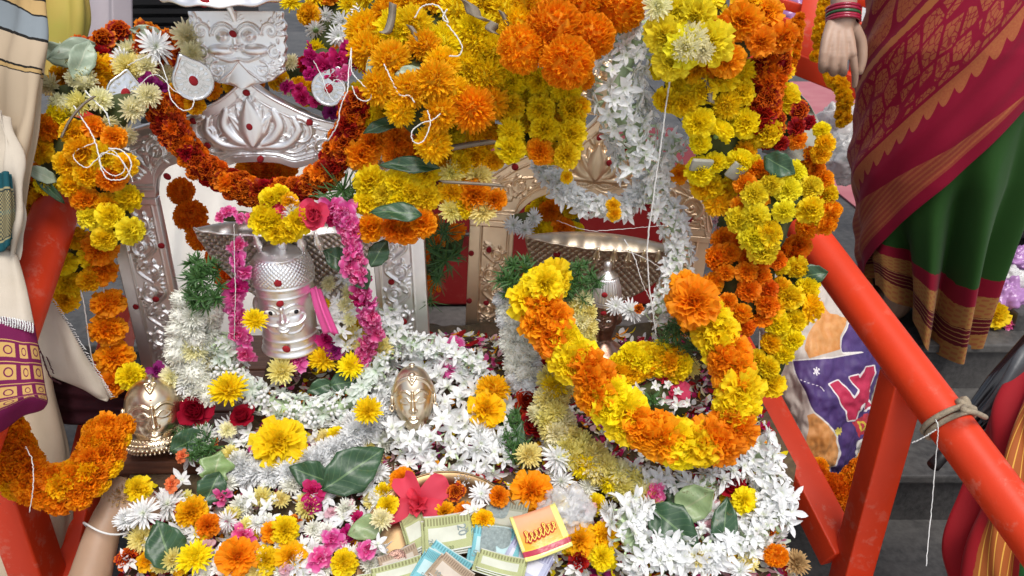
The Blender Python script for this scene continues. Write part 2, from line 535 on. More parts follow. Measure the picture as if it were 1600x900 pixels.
def strand(name, label, cat, pts, kinds, r, step=1.5, phis=(0,), Rt=0., jit=.25, group=None, sq=1., pattern=None, core='thread', pj=.15, up=0., face=None, corer=None, lift=0.):
    """a strung garland: blooms set round a curve; pts are (px, py, d)"""
    W = resample([at(*p) for p in pts], r * step)
    root = thing(name, Vector(W[len(W) // 2]), label, cat, group)
    n = len(W)
    for i in range(n):
        p = Vector(W[i]); T = Vector(W[min(i + 1, n - 1)] - W[max(i - 1, 0)]).normalized()
        V = (CAMP - p).normalized(); V = (V - T * V.dot(T)).normalized() if abs(V.dot(T)) < .95 else V
        S = T.cross(V).normalized()
        o = R.uniform(-.3, .3) if len(phis) > 1 else 0
        for k, ph in enumerate(phis):
            a = rad(ph) + o * (1 if len(phis) > 2 else .5)
            f = V * math.cos(a) + S * math.sin(a)
            kd, co = (pattern[i % len(pattern)] if pattern else pick(kinds))
            q = p + f * Rt + jv(r * pj) + T * (r * step * .5 * (k % 2))
            ff = (f if face is None else (Vector(face) * .8 + f * .4)) + jv(jit) + Vector((0, 0, up))
            bloom(kd, co, q, r * R.uniform(.88, 1.1), ff, root, sq=sq)
    if core:
        v, f = tube(cr(W, max(4, n * 2)), corer or max(.0010, Rt * .5), 6)
        mk('string', v, f, M['tubegreen'] if Rt > .004 and kinds and kinds[0][0] in ('tuberose', 'floret', 'mumpom') else M['bed'] if Rt > .004 else M['thread'], root)
    return root

def flatstrand(name, label, cat, rows, r, kinds, d, group=None, jit=.3, bulge=0., parent=None):
    """blooms at hand-placed image points; rows: (px, py[, kind, colour[, r]])"""
    pts = [at(q[0], q[1], d(q[0], q[1]) if callable(d) else d) for q in rows]
    c = sum(pts, Vector()) / len(pts)
    root = parent or thing(name, c, label, cat, group)
    for q, p in zip(rows, pts):
        kd, co = (q[2], q[3]) if len(q) > 3 else pick(kinds)
        rr = (q[4] if len(q) > 4 else r) * R.uniform(.92, 1.08)
        V = (CAMP - p).normalized()
        off = (p - c) * (bulge / .05)
        bloom(kd, co, p + jv(.003), rr, V + off + jv(jit), root)
    return root

def inside(poly, x, y):
    c = False; j = len(poly) - 1
    for i in range(len(poly)):
        if (poly[i][1] > y) != (poly[j][1] > y) and x < (poly[j][0] - poly[i][0]) * (y - poly[i][1]) / (poly[j][1] - poly[i][1] + 1e-9) + poly[i][0]:
            c = not c
        j = i
    return c

def patch(name, label, cat, poly, d, sz, kinds, bulge=.03, gap=.8, group=None, jit=.35, parent=None, tries=1600, fill='bed', lift=(0, 0, 0)):
    """a bundle of blooms filling an outline; d depth (number or function of px, py), sz bloom width in photo pixels"""
    xs = [p[0] for p in poly]; ys = [p[1] for p in poly]
    cx, cy = sum(xs) / len(xs), sum(ys) / len(ys)
    hw, hh = (max(xs) - min(xs)) / 2, (max(ys) - min(ys)) / 2
    pts = []
    for _ in range(tries):
        x, y = R.uniform(min(xs), max(xs)), R.uniform(min(ys), max(ys))
        if inside(poly, x, y) and all((x - a) ** 2 + (y - b) ** 2 > (sz * gap) ** 2 for a, b in pts): pts.append((x, y))
    D = (lambda x, y: d(x, y)) if callable(d) else (lambda x, y: d)
    c = at(cx, cy, D(cx, cy))
    root = parent or thing(name, c, label, cat, group)
    for x, y in pts:
        u, v = (x - cx) / hw, (y - cy) / hh
        q = max(0, 1 - (u * u + v * v) * .8)
        dd = D(x, y) - bulge * math.sqrt(q)
        p = at(x, y, dd)
        V = (CAMP - p).normalized()
        side = Vector((u, -.3 * v, -v * .9)) * .55
        kd, co = pick(kinds)
        turn = jv(1.5) if R.random() < .13 else jv(jit)
        bloom(kd, co, p + jv(.004), sz * dd / FX / 2 * R.uniform(.82, 1.2), V + side + turn + Vector(lift), root)
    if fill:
        # bed behind the blooms; its dark colour paints the shade in the gaps
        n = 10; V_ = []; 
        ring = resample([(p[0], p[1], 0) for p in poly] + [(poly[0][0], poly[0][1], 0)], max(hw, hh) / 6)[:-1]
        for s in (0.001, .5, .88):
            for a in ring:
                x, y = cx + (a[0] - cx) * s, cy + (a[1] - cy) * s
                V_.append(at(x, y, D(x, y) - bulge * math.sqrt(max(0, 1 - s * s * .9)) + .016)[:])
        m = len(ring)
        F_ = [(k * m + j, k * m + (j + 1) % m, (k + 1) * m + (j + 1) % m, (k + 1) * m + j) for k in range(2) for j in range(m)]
        o = mk('gap_shade_bed', V_, F_, M[fill], root)
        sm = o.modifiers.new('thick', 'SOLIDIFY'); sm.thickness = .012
    return root

# leaves, threads, cloth
def leaf_mat(name, c, vein):
    m, nt, b, o = newmat(name)
    u = attr(nt, 'u'); v = attr(nt, 'v')
    au = math_(nt, 'ABSOLUTE', u)
    mid = math_(nt, 'LESS_THAN', au, .05)
    w = math_(nt, 'FRACT', math_(nt, 'ADD', math_(nt, 'MULTIPLY', v, 8.0), math_(nt, 'MULTIPLY', au, -2.2)))
    side = math_(nt, 'MULTIPLY', math_(nt, 'LESS_THAN', w, .09), .45)
    f = math_(nt, 'MAXIMUM', mid, side)
    base = ramp(nt, noise_(nt, 40, 4), [(.3, c), (.75, tuple(x * 1.7 for x in c))])
    base = mixc(nt, ramp(nt, noise_(nt, 95, 3), [(.66, (0, 0, 0)), (.72, (.7, .7, .7))]), base, (.12, .09, .03))
    nt.links.new(mixc(nt, f, base, vein), b.inputs['Base Color'])
    b.inputs['Roughness'].default_value = .38
    bump(nt, b, math_(nt, 'SUBTRACT', noise_(nt, 200, 3), f), .25, .001)
    return m
M['leaf'] = leaf_mat('leaf_green', (.018, .050, .020), (.10, .17, .07))
M['leaf_pale'] = leaf_mat('pale_leaf', (.13, .20, .07), (.25, .30, .14))
M['leaf_gray'] = leaf_mat('greyed_leaf', (.20, .25, .18), (.34, .38, .28))
M['leaf_back'] = leaf_mat('leaf_underside', (.16, .22, .10), (.26, .30, .16))
M['sheath'] = simple('dry_leaf_strip', (.15, .12, .085), .7, c2=(.26, .22, .17), scale=30, bmp=.5, stretch=(1, 1, 1))

def leaf(px, py, d, L, W, ang, label=None, mat='leaf', tilt=(0, 0), bend=.25, cat='leaf', parent=None, lobes=0, group=None, fold=.25, name='leaf'):
    """ang: direction of the tip in the image, degrees, 0 right, 90 up; L, W metres"""
    nu, nv = 9, 15
    v = np.linspace(0, 1, nv); u = np.linspace(-1, 1, nu)
    s0 = R.uniform(0, 9)
    w = np.interp(v, [0, .05, .2, .45, .7, .88, 1], [.03, .25, .8, 1, .78, .38, .01]) * (1 + .05 * np.sin(v * 11 + s0) + .03 * np.sin(v * 27 + s0))
    if lobes: w = w * (1 + .25 * np.sin(v * lobes * 6.28))
    U, Vv = np.meshgrid(u, v, indexing='ij')
    X = Vv * L - L * .5; Y = U * w[None, :] * W * .5
    Z = fold * np.abs(Y) - bend * L * (Vv - .4) ** 2 + .05 * W * np.sin(Vv * 13 + U * 3 + s0) + .07 * W * U * np.sin(Vv * 4 + s0)
    P = np.stack([X, Y, Z], -1).reshape(-1, 3)
    p = at(px, py, d); V = (CAMP - p).normalized()
    rt = Vector((1, 0, 0)); upv = V.cross(rt).normalized(); rt = upv.cross(V)
    a = rad(ang)
    xa = rt * math.cos(a) + upv * math.sin(a)
    n = (V + rt * tilt[0] + upv * tilt[1]).normalized()
    xa = (xa - n * xa.dot(n)).normalized(); ya = n.cross(xa)
    mw = Matrix((xa, ya, n)).transposed().to_4x4(); mw.translation = p
    me = mesh(name, P, gridF(nu, nv), M[mat], True, {'u': U.ravel(), 'v': Vv.ravel()})
    o = link(name, me, parent, mw)
    sm = o.modifiers.new('thick', 'SOLIDIFY'); sm.thickness = .0006
    if parent is None: tag(o, label, cat, group)
    return o

def thread(pts, label=None, r=.0011, parent=None, mat='thread', name='thread', cat='thread', n=None, fuzz=0., k=.5):
    P = cr([at(*p) for p in pts], n or 12 * len(pts))
    if fuzz: P = P + NR.normal(0, fuzz, P.shape)
    r = r * k * (1 + NR.uniform(-.18, .18, len(P)))
    P = P + NR.normal(0, .0003, P.shape)
    v, f = tube(P, r, 6)
    o = mk(name, v, f, M[mat], parent)
    if parent is None: tag(o, label, cat)
    return o

def sheet(name, rows, mat, parent=None, nu=40, nv=40, thick=.002, disp=None, world=False):
    """cloth through a net of (px, py, d) points"""
    G = np.array([[list(p) if world else list(at(*p)) for p in r] for r in rows], float)
    A = np.array([cr(r, nv) for r in G])
    B = np.stack([cr(A[:, j], nu) for j in range(nv)], 1)
    U, Vv = np.meshgrid(np.linspace(0, 1, nu), np.linspace(0, 1, nv), indexing='ij')
    if disp is not None:
        du = np.gradient(B, axis=0); dv = np.gradient(B, axis=1)
        nn = np.cross(du, dv); nn /= np.linalg.norm(nn, axis=2)[:, :, None] + 1e-12
        tc = np.array(CAMP) - B
        nn *= np.sign((nn * tc).sum(2).mean())
        B = B + nn * disp(U, Vv)[:, :, None]
    o = mk(name, B.reshape(-1, 3), gridF(nu, nv), mat, parent, True, {'u': U.ravel(), 'v': Vv.ravel()})
    if thick:
        sm = o.modifiers.new('thick', 'SOLIDIFY'); sm.thickness = thick
    return o
# ------------------------------------------------------------------ ground, stairs, landing
def granite(name, c, c2, sc=90):
    m, nt, b, o = newmat(name)
    n1 = noise_(nt, sc, 6, rough=.7); n2 = noise_(nt, 6, 4)
    col = ramp(nt, n1, [(.35, c), (.62, c2)])
    nt.links.new(mixc(nt, ramp(nt, n2, [(.4, (0, 0, 0)), (.75, (.55, .55, .55))]), col, (.13, .12, .11)), b.inputs['Base Color'])
    b.inputs['Roughness'].default_value = .6
    bump(nt, b, n1, .5, .002)
    return m
M['granite'] = granite('dark_granite', (.016, .015, .016), (.05, .048, .047))
M['granite_top'] = granite('paler_granite', (.026, .025, .025), (.075, .072, .069), 60)  # tread and block stone, a little paler than the step bodies
M['paving'] = granite('paving', (.50, .49, .47), (.62, .61, .58), 25)

def slab(name, x0, x1, y0, y1, z0, z1, mat, kind='structure', parent=None, bev=.006):
    return tag(MB().box(((x0 + x1) / 2, (y0 + y1) / 2, (z0 + z1) / 2), (x1 - x0, y1 - y0, z1 - z0), bev=bev).build(name, mat, parent, smooth=False), kind=kind)

g = mk('ground', [(-60, -60, -.1), (60, -60, -.1), (60, 60, -.1), (-60, 60, -.1)], [(0, 1, 2, 3)], M['paving'], smooth=False)
tag(g, kind='structure')
nose = [(.46, .04), (.75, .17), (1.04, .31), (1.331, .447), (1.658, .579)]
for k, (y, z) in enumerate(nose):
    y2 = nose[k + 1][0] + .02 if k < 4 else 14.0
    slab('landing' if k == 4 else 'stair_step', -4, 4, y, y2, -.12, z - .022, M['granite'])
    xs = [-4, -2.9, -1.75, -.62, .31, 1.27, 2.5, 4] if k < 4 else [-4, -1.6, .9, 2.2, 4]
    for a, b_ in zip(xs[:-1], xs[1:]):
        if k < 4: slab('tread_stone', a + .002, b_ - .002, y - .018, y2, z - .0215, z + R.uniform(-.0015, .0015), M['granite_top'], bev=.004)
        else:
            for q in range(4): slab('landing_stone', a + .003, b_ - .003, y - .018 + q * 1.6 + .003, y - .018 + (q + 1) * 1.6 - .003, z - .0215, z + R.uniform(-.002, .002), M['granite_top'], bev=.004)

# ------------------------------------------------------------------ orange stair rails
def bar(mb, a, b, w, h=None, bev=.003):
    a, b = Vector(a), Vector(b); d = b - a
    Mx = frame(d); 
    # keep section upright
    z = d.normalized(); x = Vector((0, 0, 1)).cross(z)
    x = Vector((1, 0, 0)) if x.length < .2 else x.normalized()
    y = z.cross(x); x = y.cross(z)
    Mx = Matrix((x, y, z)).transposed().to_4x4(); Mx.translation = (a + b) / 2
    return mb.box((0, 0, 0), (w, h or w, d.length), Mx, bev)

rail = thing('stair_railing', (.57, .97, .28), 'orange painted pipe railing with a rope tied round it, next to the printed sack', 'railing')
pr = [Vector((.50, 1.20, 1.034)), Vector((.64, .745, .826))]
dv_ = pr[1] - pr[0]
pipe = MB().tube([pr[0] - dv_ * .16, pr[0] - dv_ * .15] + [pr[0] + dv_ * t for t in np.linspace(-.1, 2.6, 12)], .030, 28).build('pipe', M['orange_paint'], rail)
po = MB(); bar(po, (.573, .965, .905), (.570, .975, .17), .046, .052); po.build('post', M['orange_paint'], rail)
po = MB(); bar(po, (.573 + .30, .965 - .95, .43), (.87, .03, -.1), .046, .052); po.build('post', M['orange_paint'], rail)
lo = MB(); bar(lo, (.448, 1.375, .736), (.5635, .9955, .529), .056); lo.build('lower_bar', M['orange_paint'], rail)
lo = MB(); bar(lo, (.5765, .953, .506), (.83, .14, .07), .056); lo.build('lower_bar', M['orange_paint'], rail)
po = MB(); bar(po, (.432, 1.40, 1.08), (.428, 1.40, .31), .042); po.build('post', M['red_paint'], rail)
# worn paint and rope on the right pipe
c0 = at(1470, 648, 1.05)
tt = (c0 - pr[0]).dot(dv_) / dv_.length_squared
rp = pr[0] + dv_ * tt
fr = frame(dv_)
rope = thing('rope', rp, 'grey jute rope knotted round the orange pipe', 'rope')
loop = [rp + (fr.to_3x3() @ Vector((math.cos(a) * .0335, math.sin(a) * .0335, .006 * math.sin(a * .5 + .5)))) for a in np.linspace(0, 6.4, 40)]
v, f = tube(loop, .0042, 8); mk('loop', v, f, M['jute'], rope)
loop = [p + dv_.normalized() * .009 for p in loop]
v, f = tube(loop, .0036, 8); mk('loop', v, f, M['jute'], rope)
kn = rp + (fr.to_3x3() @ Vector((0, 0, .006)))
Vn = (CAMP - rp).normalized()
kx = dv_.cross(Vn).normalized(); kp = rp - kx * .030 + Vn * .014
if at(1500, 640, 1.0).x > rp.x and kx.x > 0: kp = rp + kx * .030 + Vn * .014
v, f = tube(cr([kp + jv(.008) for _ in range(9)], 50), .0055, 8); mk('knot', v, f, M['jute'], rope)
v, f = tube(cr([kp, at(1505, 640, .99), at(1525, 645, 1.0), at(1540, 652, 1.02)], 20), .0036, 8); mk('end', v, f, M['jute'], rope)
thread([(1462, 655, 1.0), (1466, 672, 1.0), (1462, 720, 1.02), (1455, 800, 1.03), (1447, 885, 1.02)], 'white string dangling from the rope on the orange pipe', .0013)
thread([(1425, 692, 1.02), (1442, 684, 1.01), (1462, 672, 1.0)], 'short pale string end beside the rope knot', .0016)

lrail = thing('stair_railing', (-.66, .8, .1), 'orange pipe railing half covered by a cream shawl and marigold garlands', 'railing')
pl = [at(92, 318, 1.10), at(33, 480, .985)]
dl = pl[1] - pl[0]
MB().tube([pl[0] - dl * 1.2, pl[0] - dl * .6] + [pl[0] + dl * t for t in np.linspace(0, 6, 14)], .030, 28).build('pipe', M['orange_paint'], lrail)
a_, b_ = at(158, 640, 1.275), at(98, 905, 1.112)
lo = MB(); bar(lo, a_ + (a_ - b_) * .8, b_ + (b_ - a_) * 2.2, .044); lo.build('lower_bar', M['orange_paint'], lrail)
pa = at(20, 780, 1.02)
po = MB(); bar(po, (pa.x, pa.y, .95), (pa.x, pa.y, .19), .046, .052); po.build('post', M['orange_paint'], lrail)

# far orange stair gate, red box, background cloths
gate = thing('stair_gate', at(1290, 190, 2.5), 'orange barred stair gate hung with marigolds behind the hand with bangles', 'gate')
gp = lambda x, y, d=2.45: at(x, y, d)
def gbar(name, a, b, w): m_ = MB(); bar(m_, a, b, w); m_.build(name, M['orange_paint'], gate)
gbar('post', gp(1278, -40), gp(1251, 112), .062)
gbar('rail', gp(1243, 98), gp(1420, 168, 2.35), .062)
gbar('rail', gp(1180, 60, 2.5), gp(1262, 88), .04)
for y0 in (-22, 8, 36): gbar('bar', gp(1150, y0 - 22, 2.52), gp(1272, y0 + 12, 2.46), .03)
for y0 in (-20, 20, 60): gbar('bar', gp(1272, y0, 2.44), gp(1420, y0 + 45, 2.36), .026)
for q_ in (1310, 1345): gbar('bar', gp(q_, -40, 2.41), gp(q_ - 14, 130, 2.41), .022)
for a_ in (gp(1184, 62, 2.5), gp(1418, 168, 2.35)): m_ = MB(); bar(m_, (a_.x, a_.y, .57), (a_.x, a_.y, a_.z), .05); m_.build('post', M['orange_paint'], gate)
slab('red_mat', 1.25, 3.2, 2.6, 5.2, .583, .588, simple('faded_red_mat', (.34, .10, .12), .8, c2=(.40, .15, .16), scale=8), kind='structure', bev=0)

bx = thing('metal_box', (.05, 2.0, .58), 'dark red painted metal box behind the two shrines', 'box')
MB().box((.03, 2.05, .765), (.86, .40, .355), bev=.006).build('body', M['red_paint'], bx, smooth=False)
MB().box((.03, 2.05, .956), (.90, .44, .024), bev=.004).build('lid', M['red_paint'], bx, smooth=False)
MB().tube([(-.12, 1.845, .80), (-.12, 1.825, .80), (.0, 1.825, .80), (.0, 1.845, .80)], .006, 8).build('handle', M['silver_dark'], bx)

M['blackplastic'] = simple('black_plastic', (.012, .012, .013), .45)
cr_ = thing('slatted_crate', at(268, 20, 1.75), 'black slatted plastic crate behind the silver lion face', 'crate')
c0 = at(262, -10, 1.78)
MB().box((c0.x, c0.y + .14, c0.z - .16), (.26, .22, .5), bev=.006).build('body', M['blackplastic'], cr_, smooth=False)
for k in range(24):
    MB().box((c0.x, c0.y + .022, c0.z - .40 + k * .020), (.262, .014, .011)).build('slat', M['blackplastic'], cr_, smooth=False)
cb = at(262, 60, 1.8); slab('crate_plinth', c0.x - .2, c0.x + .2, c0.y + .02, c0.y + .3, .575, c0.z - .41, M['granite'], kind='structure')

# ------------------------------------------------------------------ low wooden table and the flower heap
tb = thing('low_table', (-.11, 1.05, .3), 'dark brown wooden plank table holding both silver shrines', 'table')
for k, (y0, y1) in enumerate([(.905, 1.03), (1.034, 1.16), (1.164, 1.29)]):
    MB().box((-.125, (y0 + y1) / 2, .788), (.98, y1 - y0, .024), bev=.003).build('plank', M['wood'], tb, smooth=False)
for x in (-.58, .33):
    for y, z0 in ((.95, .17), (1.25, .31)):
        MB().box((x, y, (z0 + .776) / 2), (.045, .045, .776 - z0 + .002), bev=.003).build('leg', M['wood'], tb, smooth=False)
MB().box((-.125, .945, .735), (.87, .02, .07), bev=.002).build('apron', M['wood'], tb, smooth=False)
st = thing('low_stool', (-.1, .76, .17), 'low wooden stool under the front slope of the flower heap', 'stool')
MB().box((-.08, .775, .648), (.86, .24, .024), bev=.003).build('top', M['wood'], st, smooth=False)
for x in (-.46, .30):
    for y in (.69, .86): MB().box((x, y, .404), (.04, .04, .464), bev=.003).build('leg', M['wood'], st, smooth=False)

def heap_z(x, y):
    return .87 + .42 * (y - 1.08)
def build_heap():
    nx, ny = 110, 60
    X, Y = np.meshgrid(np.linspace(-.56, .41, nx), np.linspace(.655, 1.2, ny), indexing='ij')
    Z = heap_z(X, Y)
    Z = np.minimum(Z, .885)
    for i in range(nx):
        for j in range(ny):
            Z[i, j] += .016 * noise.noise(Vector((X[i, j] * 14, Y[i, j] * 14, 3))) + .008 * noise.noise(Vector((X[i, j] * 45, Y[i, j] * 45, 9))) - .014 + .026 * math.exp(-((Y[i, j] - .905) / .05) ** 2)
    # left edge steps down in front of the plank so that the plank and the golden mask show
    ex = np.minimum((X + .555) / .05, (.405 - X) / .05); ey = (Y - .655) / .05
    e = np.clip(np.minimum(ex, ey), 0, 1); e = e * e * (3 - 2 * e)
    cut = ((X < -.40) & (Y > .885)); 
    Z = np.where(cut, np.minimum(Z, .79), Z)
    base = np.where(Y > .89, .80, .66)
    Z = base * (1 - e) + Z * e
    Z = np.where(cut, np.minimum(Z, .775), Z)
    P = np.stack([X, Y, Z], -1).reshape(-1, 3)
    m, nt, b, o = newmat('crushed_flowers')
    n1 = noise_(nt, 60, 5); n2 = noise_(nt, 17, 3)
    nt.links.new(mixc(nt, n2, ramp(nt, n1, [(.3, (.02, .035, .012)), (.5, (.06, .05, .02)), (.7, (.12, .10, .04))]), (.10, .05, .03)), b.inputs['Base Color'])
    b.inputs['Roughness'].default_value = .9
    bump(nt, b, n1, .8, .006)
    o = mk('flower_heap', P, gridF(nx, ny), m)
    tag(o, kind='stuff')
    # loose petals all over it
    V, F, T, CI = [], [], [], []; off = 0
    keys = ['white', 'white', 'cream', 'pink', 'magenta', 'orange', 'yellow', 'palepink', 'red', 'white2', 'mint', 'purple']
    for k in range(9000):
        x, y = R.uniform(-.54, .39), R.uniform(.67, 1.14)
        if x < -.38 and y > .87: continue
        i = int((x + .56) / .97 * (nx - 1)); j = int((y - .655) / .545 * (ny - 1))
        p = np.array([x, y, Z[i, j] + R.uniform(.002, .016)])
        L, W = R.uniform(.010, .019), R.uniform(.004, .010)
        q = np.array((Euler((R.uniform(-.7, .7), R.uniform(-.7, .7) , R.uniform(0, 6.28))).to_matrix()))
        loc = np.array([(-L * .5, -W * .18, 0), (-L * .5, W * .18, 0), (0, -W * .5, -.002), (0, W * .5, -.002), (L * .3, -W * .42, 0), (L * .3, W * .42, 0), (L * .5, -W * .1, .002), (L * .5, W * .1, .002)])
        V.append((q @ loc.T).T + p); F += [(off, off + 2, off + 3, off + 1), (off + 2, off + 4, off + 5, off + 3), (off + 4, off + 6, off + 7, off + 5)]; off += 8
        T += [0, 0, .5, .5, .8, .8, 1, 1]; CI += [R.randrange(len(keys))] * 3
    o = link('loose_petals', mesh('loose_petals', np.vstack(V), F, attrs={'tip': T}, mats=[PC[k] for k in keys], midx=CI))
    tag(o, kind='stuff')
build_heap()

# ------------------------------------------------------------------ repousse silver: relief painted on fine grids
class Relief:
    def __init__(s, X, Z): s.X, s.Z, s.H = X, Z, np.zeros_like(X)
    def stroke(s, pts, w0, w1, h, pw=.5, prof=None):
        pts = np.asarray(pts, float); n = len(pts)
        for k in range(n - 1):
            a, b = pts[k], pts[k + 1]; t0 = k / (n - 1); w = w0 + (w1 - w0) * t0
            if prof is not None: w *= prof(t0)
            if w < 2e-4: continue
            m = w * 1.02
            sel = (s.X > min(a[0], b[0]) - m) & (s.X < max(a[0], b[0]) + m) & (s.Z > min(a[1], b[1]) - m) & (s.Z < max(a[1], b[1]) + m)
            if not sel.any(): continue
            px, pz = s.X[sel] - a[0], s.Z[sel] - a[1]; dx, dz = b - a
            t = np.clip((px * dx + pz * dz) / (dx * dx + dz * dz + 1e-12), 0, 1)
            d = np.hypot(px - t * dx, pz - t * dz) / w
            hh = h * (w / max(w0, w1)) ** .5 * np.clip(1 - d * d, 0, 1) ** pw
            s.H[sel] = np.maximum(s.H[sel], hh)
    def leaf(s, cx, cz, ang, L, W, h, crease=.3):
        c, sn = math.cos(ang), math.sin(ang)
        dx, dz = s.X - cx, s.Z - cz
        u = (dx * c + dz * sn) / L; v = (-dx * sn + dz * c) / W
        ok = (u > 0) & (u < 1)
        wd = np.where(ok, np.sin(np.pi * np.clip(u, 0, 1) ** .75) ** .8, 0) * .5 + 1e-6
        q = np.abs(v) / wd
        hh = np.where(ok & (q < 1), h * np.sqrt(np.clip(1 - q * q, 0, 1)) * (1 - crease * np.exp(-(q * 5) ** 2)), 0)
        s.H = np.maximum(s.H, hh)
    def dome(s, cx, cz, rx, rz, h):
        d = ((s.X - cx) / rx) ** 2 + ((s.Z - cz) / rz) ** 2
        s.H = np.maximum(s.H, h * np.sqrt(np.clip(1 - d, 0, 1)))
    def spiral(s, cx, cz, r, a0, turns, dr, w, h):
        t = np.linspace(0, 1, 26)
        a = a0 + dr * turns * 6.283 * t; rr = r * (1 - .86 * t)
        s.stroke(np.stack([cx + rr * np.cos(a), cz + rr * np.sin(a)], 1), w, w * .55, h)
        s.dome(cx, cz, w * .9, w * .9, h)
    def scroll(s, cx, cz, r, a0, dr, h=.004):
        s.spiral(cx, cz, r, a0, 1.35, dr, r * .20, h)
        for k in range(6):
            a = a0 + dr * (k * .85 + .1)
            s.leaf(cx + r * .95 * math.cos(a), cz + r * .95 * math.sin(a), a + dr * .7, r * .62, r * .34, h * .85)

def panel(name, X, Z, H, mat, parent, mw, back=.012):
    nu, nv = X.shape
    P = np.stack([X, -H, Z], -1).reshape(-1, 3)
    F = gridF(nu, nv)
    idx = np.arange(nu * nv).reshape(nu, nv)
    ring = list(idx[:, 0]) + list(idx[-1, 1:]) + list(idx[-2::-1, -1]) + list(idx[0, -2:0:-1])
    n0 = nu * nv
    Bk = P[ring].copy(); Bk[:, 1] = back
    m = len(ring)
    F = F + [(ring[k], n0 + k, n0 + (k + 1) % m, ring[(k + 1) % m]) for k in range(m)]
    # back face as a strip grid
    P = np.vstack([P, Bk])
    Bg = np.stack([X, np.full_like(X, back + .0005), Z], -1)[::6, ::4].reshape(-1, 3)
    a, b = X[::6, ::4].shape
    n1 = len(P); P = np.vstack([P, Bg])
    F = F + [tuple(n1 + i for i in q) for q in gridF(a, b)]
    return mk(name, P, F, mat, parent, True, None, mw)

def dots(root, mw, pts, mat='kumkum', r=.0052):
    me = FLW.get('dot')
    if me is None:
        V, F = lathe([(0, .0022), (.55, .0019), (.9, .0012), (1.05, 0)][::-1], 12)
        V = V * np.array([1, 1, 1.0]); me = FLW['dot'] = mesh('kumkum_mark', V, F, M['kumkum'])
    for x, z, h in pts:
        q = R.uniform(.85, 1.15)
        link('kumkum_mark', me, root, mw @ Matrix.Translation((x, -h, z)) @ Matrix.Rotation(math.pi / 2, 4, 'X') @ Matrix.Rotation(R.uniform(0, 6), 4, 'Z') @ Matrix.Diagonal((r * q, r * R.uniform(.85, 1.1), 1, 1)))

def interp(x, pts):
    xs, ys = zip(*pts)
    # smooth monotone-ish
    n = len(xs); C = cr([(a, b, 0) for a, b in pts], 60 * n)
    o = np.argsort(C[:, 0]); return np.interp(x, C[o, 0], C[o, 1])

